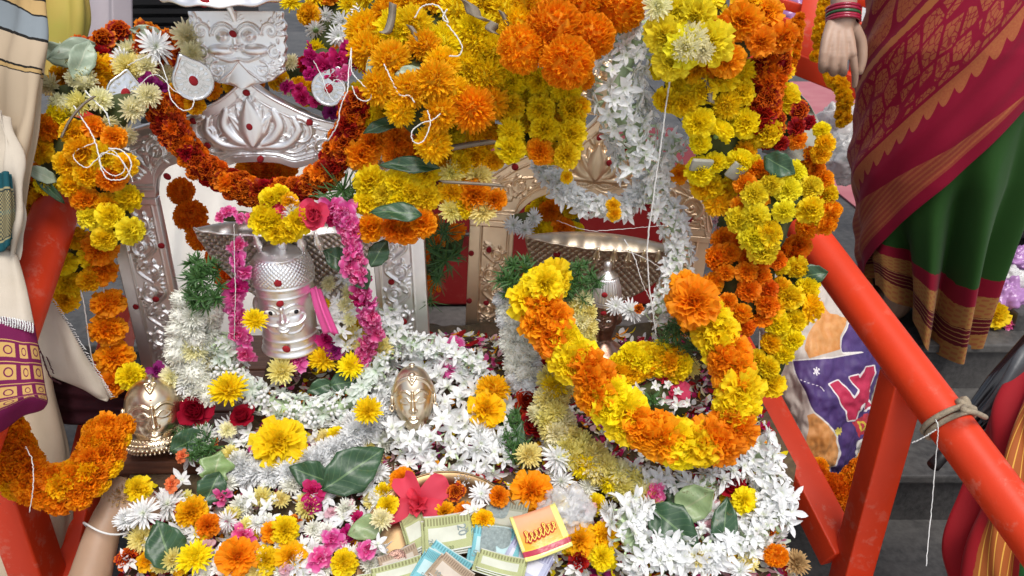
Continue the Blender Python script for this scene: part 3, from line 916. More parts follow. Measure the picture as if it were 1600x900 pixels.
def arch(name, label, mat, hw, pw, z0, zj, lower, upper, loc, yaw, roll, marks, lotus_z, sc=1.0):
    root = thing(name, loc, label, 'shrine arch')
    mw = Matrix.Translation(loc) @ Matrix.Rotation(yaw, 4, 'Z') @ Matrix.Translation((0, 0, .97)) @ Matrix.Rotation(roll, 4, 'Y') @ Matrix.Translation((0, 0, -.97))
    # posts
    for sgn in (-1, 1):
        nu, nv = 58, 220
        x = np.linspace(0, pw, nu); z = np.linspace(z0, zj - .0015, nv)
        X, Z = np.meshgrid(x, z, indexing='ij')
        r = Relief(X, Z)
        m0, m1 = (.020, .009) if sgn < 0 else (.009, .020)
        H = .0035 * (np.clip(1 - np.abs(X - m0) / .0022, 0, 1) ** .5) + .0035 * (np.clip(1 - np.abs(X - (pw - m1)) / .0022, 0, 1) ** .5)
        H = np.maximum(H, np.where((X < m0) | (X > pw - m1), .0022, 0))
        H = np.maximum(H, np.where(Z > zj - .012, .003, 0))
        r.H = H
        cx = (m0 + pw - m1) / 2; hwid = (pw - m0 - m1) / 2 - .003
        k = 0; zz = z0 + .02
        vine = []
        while zz < zj - .03:
            s_ = 1 if k % 2 else -1
            r.scroll(cx + s_ * hwid * .22, zz, hwid * .62, rad(-90 if k % 2 else -90), s_, .0052)
            vine += [(cx - s_ * hwid * .8, zz + hwid * .1)]
            for q in range(4):
                a = rad(90) + s_ * (1.1 + q * .45)
                r.leaf(cx - s_ * hwid * .15, zz + hwid * .75, a, hwid * .8, hwid * .3, .0038)
            zz += hwid * 1.75; k += 1
        r.stroke(cr([(a, b, 0) for a, b in vine], 90)[:, :2], .0022, .0022, .0035)
        ox = -hw if sgn < 0 else hw - pw
        panel('post', X + ox, Z, r.H, mat, root, mw)
        pl_ = MB(); pl_.box((ox + pw / 2, .004, z0 + .006), (pw + .012, .04, .024), bev=.003)
        pl_.build('post_base', mat, root, mw=mw)
    nu, nv = 330, 100
    u = np.linspace(-hw, hw, nu)
    zl = lower(np.abs(u)); zu = upper(np.abs(u)); zu = np.maximum(zu, zl + .004)
    t = np.linspace(0, 1, nv)
    X = np.repeat(u[:, None], nv, 1); Z = zl[:, None] + (zu - zl)[:, None] * t
    r = Relief(X, Z)
    zu2, zl2 = zu[:, None] + 0 * Z, zl[:, None] + 0 * Z
    slope = np.hypot(1, np.gradient(zu, u))[:, None]
    du = (zu2 - Z) / slope; dl_ = (Z - zl2)
    r.H = np.where(du < .014, .0028, 0) + .0035 * np.clip(1 - np.abs(du - .0155) / .002, 0, 1) ** .5 + .003 * np.clip(1 - np.abs(du - .002) / .002, 0, 1) ** .5
    r.H = np.maximum(r.H, np.where(dl_ < .010, .0022, 0) + .003 * np.clip(1 - np.abs(dl_ - .012) / .0018, 0, 1) ** .5 + .0026 * np.clip(1 - np.abs(dl_ - .018) / .0016, 0, 1) ** .5)
    lz = lotus_z
    S = sc
    for a in (-30, -14, 14, 30):
        r.leaf(.002 * np.sign(a), lz - .012 * S, rad(90 - a * 1.15), (.052 + .006 * (abs(a) < 30)) * S, .020 * S, .0055)
    for sg in (-1, 1):
        for pts_, w_ in (([(.004, -.016), (.026, -.008), (.040, .012), (.034, .034)], .0085), ([(.010, -.018), (.046, -.016), (.066, .004), (.062, .022)], .0075)):
            r.stroke(cr([(sg * a * S, lz + b_ * S, 0) for a, b_ in pts_], 40)[:, :2], w_ * S, w_ * S, .0062, .5, lambda q: .35 + .75 * math.sin(math.pi * min(1, q * .75 + .12)))
    r.leaf(0, lz - .018 * S, rad(90), .072 * S, .040 * S, .0095, .05)
    r.dome(0, lz - .018 * S, .024 * S, .008 * S, .006)
    for sg in (-1, 1):
        for a in (12, 34): r.leaf(sg * .012 * S, lz - .014 * S, rad(90 - sg * (78 + a * .5)), .036 * S, .012 * S, .0045)
        r.leaf(sg * .006, lz + .048 * S, rad(90 - sg * 35), .02 * S, .009 * S, .004)
        r.scroll(sg * .068 * S, lz + .004 * S, .021 * S, rad(90), -sg, .0055)
        r.scroll(sg * .100 * S, lz - .020 * S, .015 * S, rad(60 if sg > 0 else 120), sg, .005)
        r.stroke(cr([(sg * .03 * S, lz - .02 * S, 0), (sg * .06 * S, lz - .026 * S, 0), (sg * .095 * S, lz - .006 * S, 0), (sg * .115 * S, lz - .02 * S, 0)], 30)[:, :2], .003, .0015, .004)
        # spandrel scrolls over the posts
        zc = (zj + float(upper(np.array([hw * .82]))[0])) / 2
        r.scroll(sg * hw * .80, zc + .008, .025 * S, rad(-60 if sg > 0 else -120), sg, .006)
        r.scroll(sg * hw * .60, zc + .026 * S, .017 * S, rad(90), -sg, .005)
        r.scroll(sg * hw * .93, zc - .016, .011 * S, rad(90), sg, .0045)
        for q in range(7):
            r.leaf(sg * hw * (.74 - .02 * q), zc - .018 + .004 * q, rad(90) - sg * (1.5 - q * .32), .034 * S, .010 * S, .0042)
        r.stroke(cr([(sg * hw * .97, zj + .01, 0), (sg * hw * .9, zc + .01, 0), (sg * hw * .7, zc + .03, 0), (sg * hw * .5, zc + .045 * S, 0)], 40)[:, :2], .0028, .0018, .004)
    for k in range(60):   # beads along the lower edge
        x = (k - 29.5) / 30 * hw * .6
        zb = float(lower(np.array([abs(x)]))[0]) + .0225
        r.dome(x, zb, .0021, .0021, .002)
    panel('crest_panel', X, Z, r.H, mat, root, mw)
    dots(root, mw, marks)
    return root, mw

LY = 1.10
ARCH_L = Matrix.Translation((-.374, LY, 0))
low = lambda x: np.where(x > .159, 1.137, interp(np.minimum(x, .159), [(0, 1.192), (.03, 1.190), (.055, 1.183), (.08, 1.188), (.105, 1.192), (.135, 1.182), (.152, 1.165), (.1592, 1.1375)]))
upp = lambda x: interp(x, [(0, 1.3135), (.034, 1.287), (.083, 1.262), (.112, 1.253), (.15, 1.247), (.185, 1.236), (.21, 1.222), (.228, 1.20), (.2395, 1.165)])
arch('silver_arch', 'bright silver shrine arch with a lotus crest and a lion face above it', M['silver'], .239, .080, .80, 1.137, low, upp, Vector((-.374, LY, 0)), 0, 0,
     [(0, 1.292, .004), (-.001, 1.245, .009), (-.082, 1.252, .004), (.084, 1.25, .004), (-.067, 1.217, .006), (.006, 1.196, .003), (-.135, 1.170, .003), (.150, 1.172, .003), (-.165, 1.06, .003), (-.19, .97, .006), (-.226, .955, .003), (.185, 1.0, .006), (-.22, 1.16, .006), (.2, .93, .006), (-.2, 1.216, .004)], 1.232)
AY = 1.20
low2 = lambda x: np.where(x > .125, 1.052, interp(np.minimum(x, .125), [(0, 1.108), (.02, 1.102), (.045, 1.112), (.075, 1.104), (.1, 1.09), (.118, 1.07), (.1252, 1.0525)]))
upp2 = lambda x: interp(x, [(0, 1.245), (.018, 1.222), (.045, 1.196), (.075, 1.180), (.11, 1.168), (.145, 1.148), (.18, 1.116), (.2, 1.075)])
ra, ramw = arch('silver_arch', 'smaller warm toned silver arch draped in white tuberose strings', M['silver_warm'], .200, .075, .795, 1.052, low2, upp2, Vector((.124, AY, 0)), rad(-3), rad(3.5),
     [(0, 1.205, .006), (-.06, 1.175, .004), (.07, 1.175, .004), (-.085, 1.130, .005), (-.13, 1.146, .003), (.02, 1.165, .006), (-.065, 1.112, .003), (-.1, 1.06, .003), (-.165, 1.0, .006), (-.165, .90, .006), (-.195, .99, .003), (-.195, .90, .003), (.16, 1.08, .006), (.06, 1.118, .003), (.09, 1.10, .003)], 1.150, .85)
# finial ornament on the second arch
nu, nv = 60, 80
u = np.linspace(-1, 1, nu); t = np.linspace(0, 1, nv)
T_, U_ = np.meshgrid(t, u); w = np.interp(T_, [0, .15, .4, .62, .85, 1], [.022, .030, .046, .040, .02, .004])
X = U_ * w; Z = 1.238 + T_ * .085
r = Relief(X, Z)
r.dome(0, 1.272, .018, .02, .012); r.dome(0, 1.306, .010, .013, .008)
for sg in (-1, 1):
    r.scroll(sg * .028, 1.266, .011, rad(90), sg, .005); r.scroll(sg * .022, 1.292, .010, rad(0), -sg, .005)
    for q in range(5): r.leaf(sg * .006, 1.242, rad(90 - sg * (15 + q * 15)), .04, .008, .004)
panel('finial', X, Z, r.H, M['silver_warm'], ra, ramw)

# lion face plate above the first arch
kf = thing('lion_face_plate', (-.374, 1.095, 1.31), 'embossed silver lion face plate topping the lotus arch', 'face plate')
nu, nv = 150, 110
u = np.linspace(-1, 1, nu); t = np.linspace(0, 1, nv)
U_, T_ = np.meshgrid(u, t, indexing='ij')
wid = np.interp(t, [0, .08, .2, .4, .6, .8, 1], [.012, .042, .058, .062, .0635, .066, .062])[None, :] + .0012 * np.sin(t * 40)[None, :]
X = U_ * wid; Z = .0 + T_ * .098 - .004 * (1 - np.abs(U_)) * (T_ < .01)
r = Relief(X, Z)
r.H = .002 + .004 * np.clip(1 - U_ ** 2, 0, 1)
for sg in (-1, 1):
    r.dome(sg * .0175, .066, .012, .011, .0105)
    for k, (rr, h) in enumerate([(.0135, .0095), (.017, .0088)]):
        a = np.linspace(rad(10), rad(200), 24) if sg > 0 else np.linspace(rad(170), rad(-20), 24)
        r.stroke(np.stack([sg * .0175 + rr * np.cos(a), .066 + rr * np.sin(a)], 1), .0015, .001, h)
    r.dome(sg * .0175, .066, .0062, .0062, .0128)
    r.dome(sg * .023, .047, .022, .010, .011)              # cheeks
    r.dome(sg * .0065, .051, .0055, .005, .0135)           # nostrils
    r.scroll(sg * .047, .072, .0125, rad(200 if sg > 0 else -20), -sg, .0075)
    r.scroll(sg * .050, .044, .010, rad(90), sg, .0065)
    for q in range(7):
        r.leaf(sg * (.008 + q * .004), .030 - q * .001, rad(-90) + sg * (.5 + q * .2), .030, .008, .0065)
    r.scroll(sg * .030, .022, .012, rad(90), -sg, .007)
    r.scroll(sg * .046, .024, .008, rad(90), sg, .006)
    for q in range(5): r.leaf(sg * .052, .085 - q * .004, rad(90) - sg * (.3 + q * .35), .016, .006, .006)
    r.stroke([(sg * .034, .003), (sg * .012, .020), (0, .034)], .002, .0015, .008)
r.leaf(0, .046, rad(90), .03, .013, .0125, 0)
r.dome(0, .052, .0075, .006, .0145)
r.stroke(cr([(-.03, .040, 0), (-.012, .034, 0), (0, .036, 0), (.012, .034, 0), (.03, .040, 0)], 30)[:, :2], .003, .003, .0095)
for q in range(7): r.leaf(0, .082, rad(90 + (q - 3) * 22), .016, .006, .007)
kmw = Matrix.Translation((-.374, 1.089, 1.303)) @ Matrix.Rotation(rad(-6), 4, 'X')
panel('face', X, Z, r.H * 1.45, M['silver'], kf, kmw, back=.008)
dots(kf, kmw, [(0, .069, .0195), (0, .094, .006)], r=.0048)
# parasol plate tilted over the face
par = thing('parasol_plate', (-.374, 1.07, 1.40), 'scalloped silver parasol plate shading the lion face', 'parasol')
V, F = lathe([(0, .030), (.012, .030), (.03, .026), (.05, .018), (.066, .008), (.076, -.003), (.079, -.006), (.078, -.008), (.064, .004), (.04, .018), (0, .026)][::-1], 96)
an = np.arctan2(V[:, 1], V[:, 0]); rr = np.hypot(V[:, 0], V[:, 1])
V[:, 2] += .0016 * np.cos(an * 12) * (rr / .08) ** 2
V[:, 0] *= 1.02
mk('canopy', V, F, M['silver'], par, mw=Matrix.Translation((-.372, 1.055, 1.432)) @ Matrix.Rotation(rad(6), 4, 'X') @ Matrix.Rotation(rad(3), 4, 'Y'))
MB().tube([(-.374, 1.10, 1.33), (-.374, 1.10, 1.38), (-.373, 1.065, 1.42)], .004, 10).build('stem', M['silver'], par)
dots(par, Matrix.Translation((-.369, .981, 1.421)), [(0, 0, .0)], r=.006)

# paan-leaf shaped silver plates
def paan(px, py, d, size, ang, label, tilt):
    n = 64; rows = 14
    a = np.linspace(0, 2 * math.pi, n, endpoint=False)
    rr = 1.0 + .42 * np.exp(-((np.abs(((a - math.pi / 2) + math.pi) % (2 * math.pi) - math.pi)) / .26) ** 1.4)
    V = [(0, 0, 0.05)]; F = []
    for k in range(1, rows + 1):
        t = k / rows
        h = .05 * (1 - t) + .10 * math.exp(-((t - .92) / .05) ** 2) + .05 * math.exp(-(t / .16) ** 2)
        hs = h + (.035 * np.abs(np.cos(a * 7)) * math.exp(-((t - .68) / .12) ** 2))
        V += [(t * rr[j] * math.cos(a[j]), t * rr[j] * math.sin(a[j]), hs[j]) for j in range(n)]
    for j in range(n): F.append((0, 1 + j, 1 + (j + 1) % n))
    for k in range(rows - 1):
        for j in range(n):
            b = 1 + k * n
            F.append((b + j, b + n + j, b + n + (j + 1) % n, b + (j + 1) % n))
    p = at(px, py, d); Vw = (CAMP - p).normalized()
    root = thing('leaf_plate', p, label, 'silver leaf')
    rt = Vector((1, 0, 0)); up = Vw.cross(rt).normalized(); rt = up.cross(Vw)
    nn = (Vw + rt * tilt[0] + up * tilt[1]).normalized()
    ya = rt * math.cos(rad(ang)) + up * math.sin(rad(ang)); ya = (ya - nn * ya.dot(nn)).normalized(); xa = ya.cross(nn)
    mw = Matrix((xa, ya, nn)).transposed().to_4x4(); mw.translation = p
    o = mk('plate', np.array(V) * size + NR.normal(0, .00012, (len(V), 3)), F, M['polished'], root, mw=mw)
    sm = o.modifiers.new('thick', 'SOLIDIFY'); sm.thickness = .0012
    dd = dots(root, mw @ Matrix.Rotation(-math.pi / 2, 4, 'X'), [(0, 0, .1 * size)], r=.006)
    return root
paan(302, 126, 1.015, .0265, 112, 'silver betel leaf plate with a red dot, tied among the white and rust flowers', (.1, -.1))
paan(514, 138, 1.03, .0240, 60, 'silver betel leaf plate with threads and pink flowers hanging over it', (-.25, -.05))
paan(196, 146, 1.035, .0240, 80, 'silver betel leaf plate half buried in cream chrysanthemums', (.1, .05))
# ------------------------------------------------------------------ deities, cobra hoods and golden masks
def G(X, Z, cx, cz, sx, sz): return np.exp(-((X - cx) / sx) ** 2 - ((Z - cz) / sz) ** 2)

def face_relief(r, cx, cz, S, depth=1.0, moustache=False, nose=1.0, vs=1.0):
    """human face in relief; S half width of the face"""
    X, Z = (r.X - cx) / S, (r.Z - cz) / (S * vs)
    B = np.zeros_like(X)
    for sg in (-1, 1):
        B += -.13 * G(X, Z, sg * .40, .16, .26, .17)
        B += .07 * G(X, Z, sg * .48, -.28, .28, .28)
    B += .06 * G(X, Z, 0, -.92, .28, .2) + .07 * G(X, Z, 0, -.58, .34, .22) + .05 * G(X, Z, 0, .62, .6, .3)
    D = Relief(X, Z)
    D.stroke([(0, .38), (0, .1), (0, -.16), (0, -.24)], .085, .16, .26 * nose, .7)
    D.dome(0, -.20, .125, .10, .30 * nose)
    for sg in (-1, 1):
        D.dome(sg * .13, -.235, .085, .07, .19 * nose)
        D.dome(sg * .40, .13, .20, .105, .10)
        D.stroke(cr([(sg * .16, .10, 0), (sg * .28, .215, 0), (sg * .44, .235, 0), (sg * .66, .12, 0)], 24)[:, :2], .034, .026, .12)
        D.stroke(cr([(sg * .16, .10, 0), (sg * .30, .035, 0), (sg * .48, .035, 0), (sg * .66, .12, 0)], 24)[:, :2], .024, .020, .09)
        D.stroke(cr([(sg * .12, .34, 0), (sg * .34, .46, 0), (sg * .58, .44, 0), (sg * .82, .28, 0)], 24)[:, :2], .05, .02, .075)
    D.stroke(cr([(-.26, -.545, 0), (-.1, -.49, 0), (0, -.515, 0), (.1, -.49, 0), (.26, -.545, 0)], 30)[:, :2], .055, .03, .12, .6, lambda t: .45 + 1.1 * math.sin(math.pi * t))
    D.stroke(cr([(-.21, -.60, 0), (0, -.665, 0), (.21, -.60, 0)], 30)[:, :2], .06, .03, .12, .6, lambda t: .4 + 1.0 * math.sin(math.pi * t))
    if moustache:
        for sg in (-1, 1):
            D.stroke(cr([(0, -.38, 0), (sg * .25, -.42, 0), (sg * .55, -.40, 0), (sg * .80, -.24, 0), (sg * .84, -.05, 0), (sg * .74, -.02, 0)], 40)[:, :2], .06, .022, .11)
            D.stroke(cr([(sg * .05, -.66, 0), (sg * .2, -.80, 0), (sg * .5, -.80, 0), (sg * .78, -.56, 0)], 30)[:, :2], .04, .018, .065)
    r.H = r.H + S * depth * (B + D.H)

def turned(name, prof, mat, parent, mw, fn, nth=220, nz=190, front=1.6):
    """lathe with relief on its front: fn(Relief over arc length s and height z)"""
    C = cr([(a, b, 0) for a, b in prof], 40 * len(prof))
    L = np.r_[0, np.cumsum(np.hypot(*np.diff(C[:, :2], axis=0).T))]
    q = np.linspace(0, L[-1], nz)
    rr = np.maximum(np.interp(q, L, C[:, 0]), 1e-4); zz = np.interp(q, L, C[:, 1])
    th = np.linspace(-math.pi, math.pi, nth)
    TH, RR = np.meshgrid(th, rr, indexing='ij'); _, ZZ = np.meshgrid(th, zz, indexing='ij')
    r = Relief(TH * np.maximum(RR, .02), ZZ); r.RR = RR; r.TH = TH
    fn(r)
    Rr = RR + r.H
    P = np.stack([Rr * np.sin(TH), -Rr * np.cos(TH), ZZ], -1).reshape(-1, 3)
    return mk(name, P, gridF(nth, nz), mat, parent, True, None, mw)

def scales(u, v, su, sv):
    a = u / su + v / sv; b = u / su - v / sv
    fa = np.abs(a - np.floor(a) - .5) * 2; fb = np.abs(b - np.floor(b) - .5) * 2
    return np.clip(1 - np.maximum(fa, fb) ** 2.2, 0, 1)

# --- first deity: moustached silver cylinder head with domed scaly crown
DL = Vector((-.333, 1.02, .928))
dty = thing('deity_bust', DL, 'silver moustached deity head with a domed scaly crown under the bright silver arch', 'deity bust')
mw = Matrix.Translation(DL) @ Matrix.Rotation(rad(6), 4, 'Z') @ Matrix.Diagonal((1.10, 1.10, .98, 1))
def dfn(r):
    z = r.Z
    r.H += np.where((z > .117) & (z < .152), .0022 * scales(r.TH * .034, z, .0052, .0062), 0)
    r.H += .0018 * np.exp(-((z - .113) / .002) ** 2) + .0015 * np.exp(-((z - .098) / .0016) ** 2) + .0014 * np.exp(-((z - .155) / .0018) ** 2)
    r.H += .0015 * np.exp(-((z - .027) / .0015) ** 2) + .0012 * np.exp(-((z - .014) / .0015) ** 2)
    f = Relief(r.X, r.Z); face_relief(f, 0, .071, .0355, .95, True, .85)
    r.H += f.H * (np.abs(r.TH) < 1.7)
    for sg in (-1, 1):
        e = Relief(r.X, r.Z); e.dome(sg * .056, .073, .007, .016, .009); e.dome(sg * .056, .062, .004, .005, .011); r.H = np.maximum(r.H, e.H)
    e = Relief(r.X, r.Z); e.dome(0, .094, .0085, .0045, .003); r.H = np.maximum(r.H, e.H)
turned('head', [(.001, .0), (.0378, .0), (.0382, .010), (.0368, .016), (.0365, .026), (.0358, .04), (.0360, .09), (.0378, .105), (.0392, .116), (.0388, .132), (.0345, .148), (.0245, .159), (.012, .166), (.005, .172), (.0065, .178), (.0085, .183), (.0065, .188), (.003, .190), (.0035, .194), (.0005, .197)], M['silver'], dty, mw, dfn)
for sg in (-1, 1):
    a = sg * .42 * .0355 / .0355
    for nm, rr_, off, mat, sc_ in (('eye', .0054, .0385, 'eyewhite', (1.5, .35, .72)), ('pupil', .0036, .0396, 'black', (1, .35, 1))):
        V, F = lathe([(0, -1), (.5, -.87), (.87, -.5), (1, 0), (.87, .5), (.5, .87), (0, 1)], 14)
        V = V * rr_ * np.array(sc_)
        ey = mk(nm, V, F, M[mat], dty if nm == 'eye' else ey, mw=mw @ Matrix.Rotation(a + (.05 if nm == 'pupil' else 0), 4, 'Z') @ Matrix.Translation((0, -off, .0775)))
dots(dty, mw, [(.001, .1265, .0400), (0, .0940, .0402), (.0, .0195, .041)], r=.005)

def cobra_hood(name, label, loc, yaw, hw, ht, mat, fwd, heads, neck, dotsx, roll=0):
    root = thing(name, loc, label, 'cobra hood')
    mw = Matrix.Translation(loc) @ Matrix.Rotation(yaw, 4, 'Z') @ Matrix.Rotation(roll, 4, 'Y')
    nu, nv = 170, 120
    s = np.linspace(-1, 1, nu); t = np.linspace(0, 1.32, nv)
    S_, T_ = np.meshgrid(s, t, indexing='ij')
    tt = np.clip(T_, 0, 1); ov = np.clip((T_ - 1) / .32, 0, 1)
    w = neck + (hw - neck) * np.sin(tt * math.pi / 2) ** .8
    X = S_ * w
    Z = ht * tt ** 1.15 * (1 + .0 * S_) + .014 * (1 - S_ ** 2) * tt ** 4 - .016 * ov ** 2 * (1 - S_ ** 2)
    Y = .03 - fwd * tt ** 3 * (.45 + .55 * (1 - S_ ** 2)) + .045 * S_ ** 2 * (1 - tt) * 0 - fwd * .6 * ov * (1 - S_ ** 2) ** .7 - .03 * S_ ** 2 * tt
    H = .0030 * scales(X, Z, .0125, .0125) * (T_ < .97)
    for k in range(9): H += .0034 * np.exp(-((S_ * 4.5 - (k - 4)) * 3) ** 2) * (T_ > 1.0)
    P = np.stack([X, Y - H, Z], -1).reshape(-1, 3)
    o = mk('hood', P, gridF(nu, nv), mat[0], root, mw=mw)
    sm = o.modifiers.new('thick', 'SOLIDIFY'); sm.thickness = .002; sm.offset = 1
    V, F = tube([tuple(p) for p in P.reshape(nu, nv, 3)[0, ::4]] + [tuple(p) for p in P.reshape(nu, nv, 3)[::4, -1]] + [tuple(p) for p in P.reshape(nu, nv, 3)[-1, ::-4]], .0018, 8)
    mk('rim', V, F, mat[1], root, mw=mw)
    hm = FLW.get('cobra')
    if hm is None:
        mb = MB()
        V, F = lathe([(0, -.002), (.0028, 0), (.0034, .004), (.0042, .006), (.0036, .008), (.0060, .013), (.0066, .018), (.0052, .023), (.0036, .028), (.0030, .031), (0, .033)], 16)
        V[:, 1] *= .75; mb.add(V, F)
        for sg in (-1, 1):
            V, F = lathe([(0, -1), (.7, -.7), (1, 0), (.7, .7), (0, 1)], 8); mb.add(V * .0014 + np.array([sg * .0036, -.0042, .0175]), F)
            mb.tube([(sg * .0013, -.001, .030), (sg * .0016, -.001, .040)], .0010, 6)
        FLW['cobra'] = hm = mesh('cobra_head', np.vstack(mb.V), mb.F, M['silver'])
        FLW['cobra2'] = h2 = mesh('cobra_head', np.vstack(mb.V), mb.F, M['brass'])
    if mat[2]: hm = FLW['cobra2']
    G_ = P.reshape(nu, nv, 3)
    for q, lean in heads:
        i = int((q + 1) / 2 * (nu - 1)); p = Vector(G_[i, -1])
        link('cobra_head', hm, root, mw @ Matrix.Translation(p + Vector((0, -.001, .002))) @ Matrix.Rotation(rad(180), 4, 'X') @ Matrix.Rotation(rad(180), 4, 'Z') @ Matrix.Rotation(rad(-22), 4, 'X') @ Matrix.Rotation(lean, 4, 'Y') @ Matrix.Scale(1.05, 4))
    dd = []
    for q, t_ in dotsx:
        i = int((q + 1) / 2 * (nu - 1)); j = int(t_ / 1.32 * (nv - 1)); p = G_[i, j]
        link('kumkum_mark', FLW['dot'], root, mw @ Matrix.Translation(p) @ Matrix.Rotation(math.pi / 2 , 4, 'X') @ Matrix.Diagonal((.006, .006, 1.6, 1)))
    return root
M['hood1'] = simple('hood_silver', (.74, .71, .68), .34, 1, c2=(.58, .54, .50), scale=60, rvar=.12)
M['hood2'] = simple('hood_bronze', (.70, .60, .48), .40, 1, c2=(.52, .43, .33), scale=60, rvar=.12)
cobra_hood('cobra_hood', 'five headed silver cobra hood arching over the domed crown deity', Vector((-.328, 1.055, .965)), rad(2), .126, .150, (M['hood1'], M['silver'], False), .05,
           [(-.42, .05), (-.25, .0), (0.02, 0), (.24, 0), (.42, -.05)], .035, [(-.62, .72), (.0, .75)])
cobra_hood('cobra_hood', 'five headed bronze toned cobra hood tied with white threads under the warm toned arch', Vector((.135, 1.125, .94)), rad(-6), .118, .125, (M['hood2'], M['hood2'], True), .05,
           [(-.05, .05), (.16, .0), (.36, 0), (.55, 0), (.72, -.12)], .03, [(-.62, .72)], rad(3))

# --- second deity: small dark bust with ribbed turban
DR = Vector((.146, 1.075, .875))
d2 = thing('deity_bust', DR, 'small dark copper toned deity bust in a ribbed silver turban', 'deity bust')
mw2 = Matrix.Translation(DR) @ Matrix.Rotation(rad(-14), 4, 'Z')
M['copper'] = simple('copper_silver', (.46, .30, .23), .3, 1, c2=(.25, .15, .11), scale=60, rvar=.1)
def d2fn(r):
    f = Relief(r.X, r.Z); face_relief(f, 0, .073, .0190, 1.0, True, 1.0); r.H += f.H * (np.abs(r.TH) < 1.5)
    for sg in (-1, 1):
        e = Relief(r.X, r.Z); e.dome(sg * .033, .072, .004, .011, .008); r.H = np.maximum(r.H, e.H)
turned('bust', [(.001, 0), (.034, 0), (.036, .006), (.032, .016), (.018, .028), (.013, .036), (.0145, .046), (.0185, .060), (.0195, .078), (.0195, .100), (.0170, .108), (.001, .110)], M['copper'], d2, mw2, d2fn, 150, 170)
def tfn(r):
    r.H += .0013 * np.abs(np.sin(r.TH * 15)) * ((r.Z > .107) & (r.Z < .142)) + .0012 * np.exp(-((r.Z - .104) / .0018) ** 2) + .0012 * np.exp(-((r.Z - .145) / .0015) ** 2)
turned('turban', [(.001, .097), (.0215, .098), (.0225, .103), (.0225, .112), (.021, .125), (.0165, .140), (.011, .149), (.006, .153), (.0055, .158), (.0065, .163), (.0045, .168), (.0005, .170)], M['silver'], d2, mw2, tfn, 200, 120)
for sg in (-1, 1):
    for nm, rr_, off, mat, sc_ in (('eye', .0030, .0200, 'eyewhite', (1.4, .35, .65)), ('pupil', .0015, .0207, 'black', (1, .35, 1))):
        V, F = lathe([(0, -1), (.5, -.87), (.87, -.5), (1, 0), (.87, .5), (.5, .87), (0, 1)], 12)
        ey = mk(nm, V * rr_ * np.array(sc_), F, M[mat], d2 if nm == 'eye' else ey, mw=mw2 @ Matrix.Rotation(sg * .41, 4, 'Z') @ Matrix.Translation((0, -off, .0757)))
dots(d2, mw2, [(0, .122, .0225), (0, .090, .0205)], r=.0042)

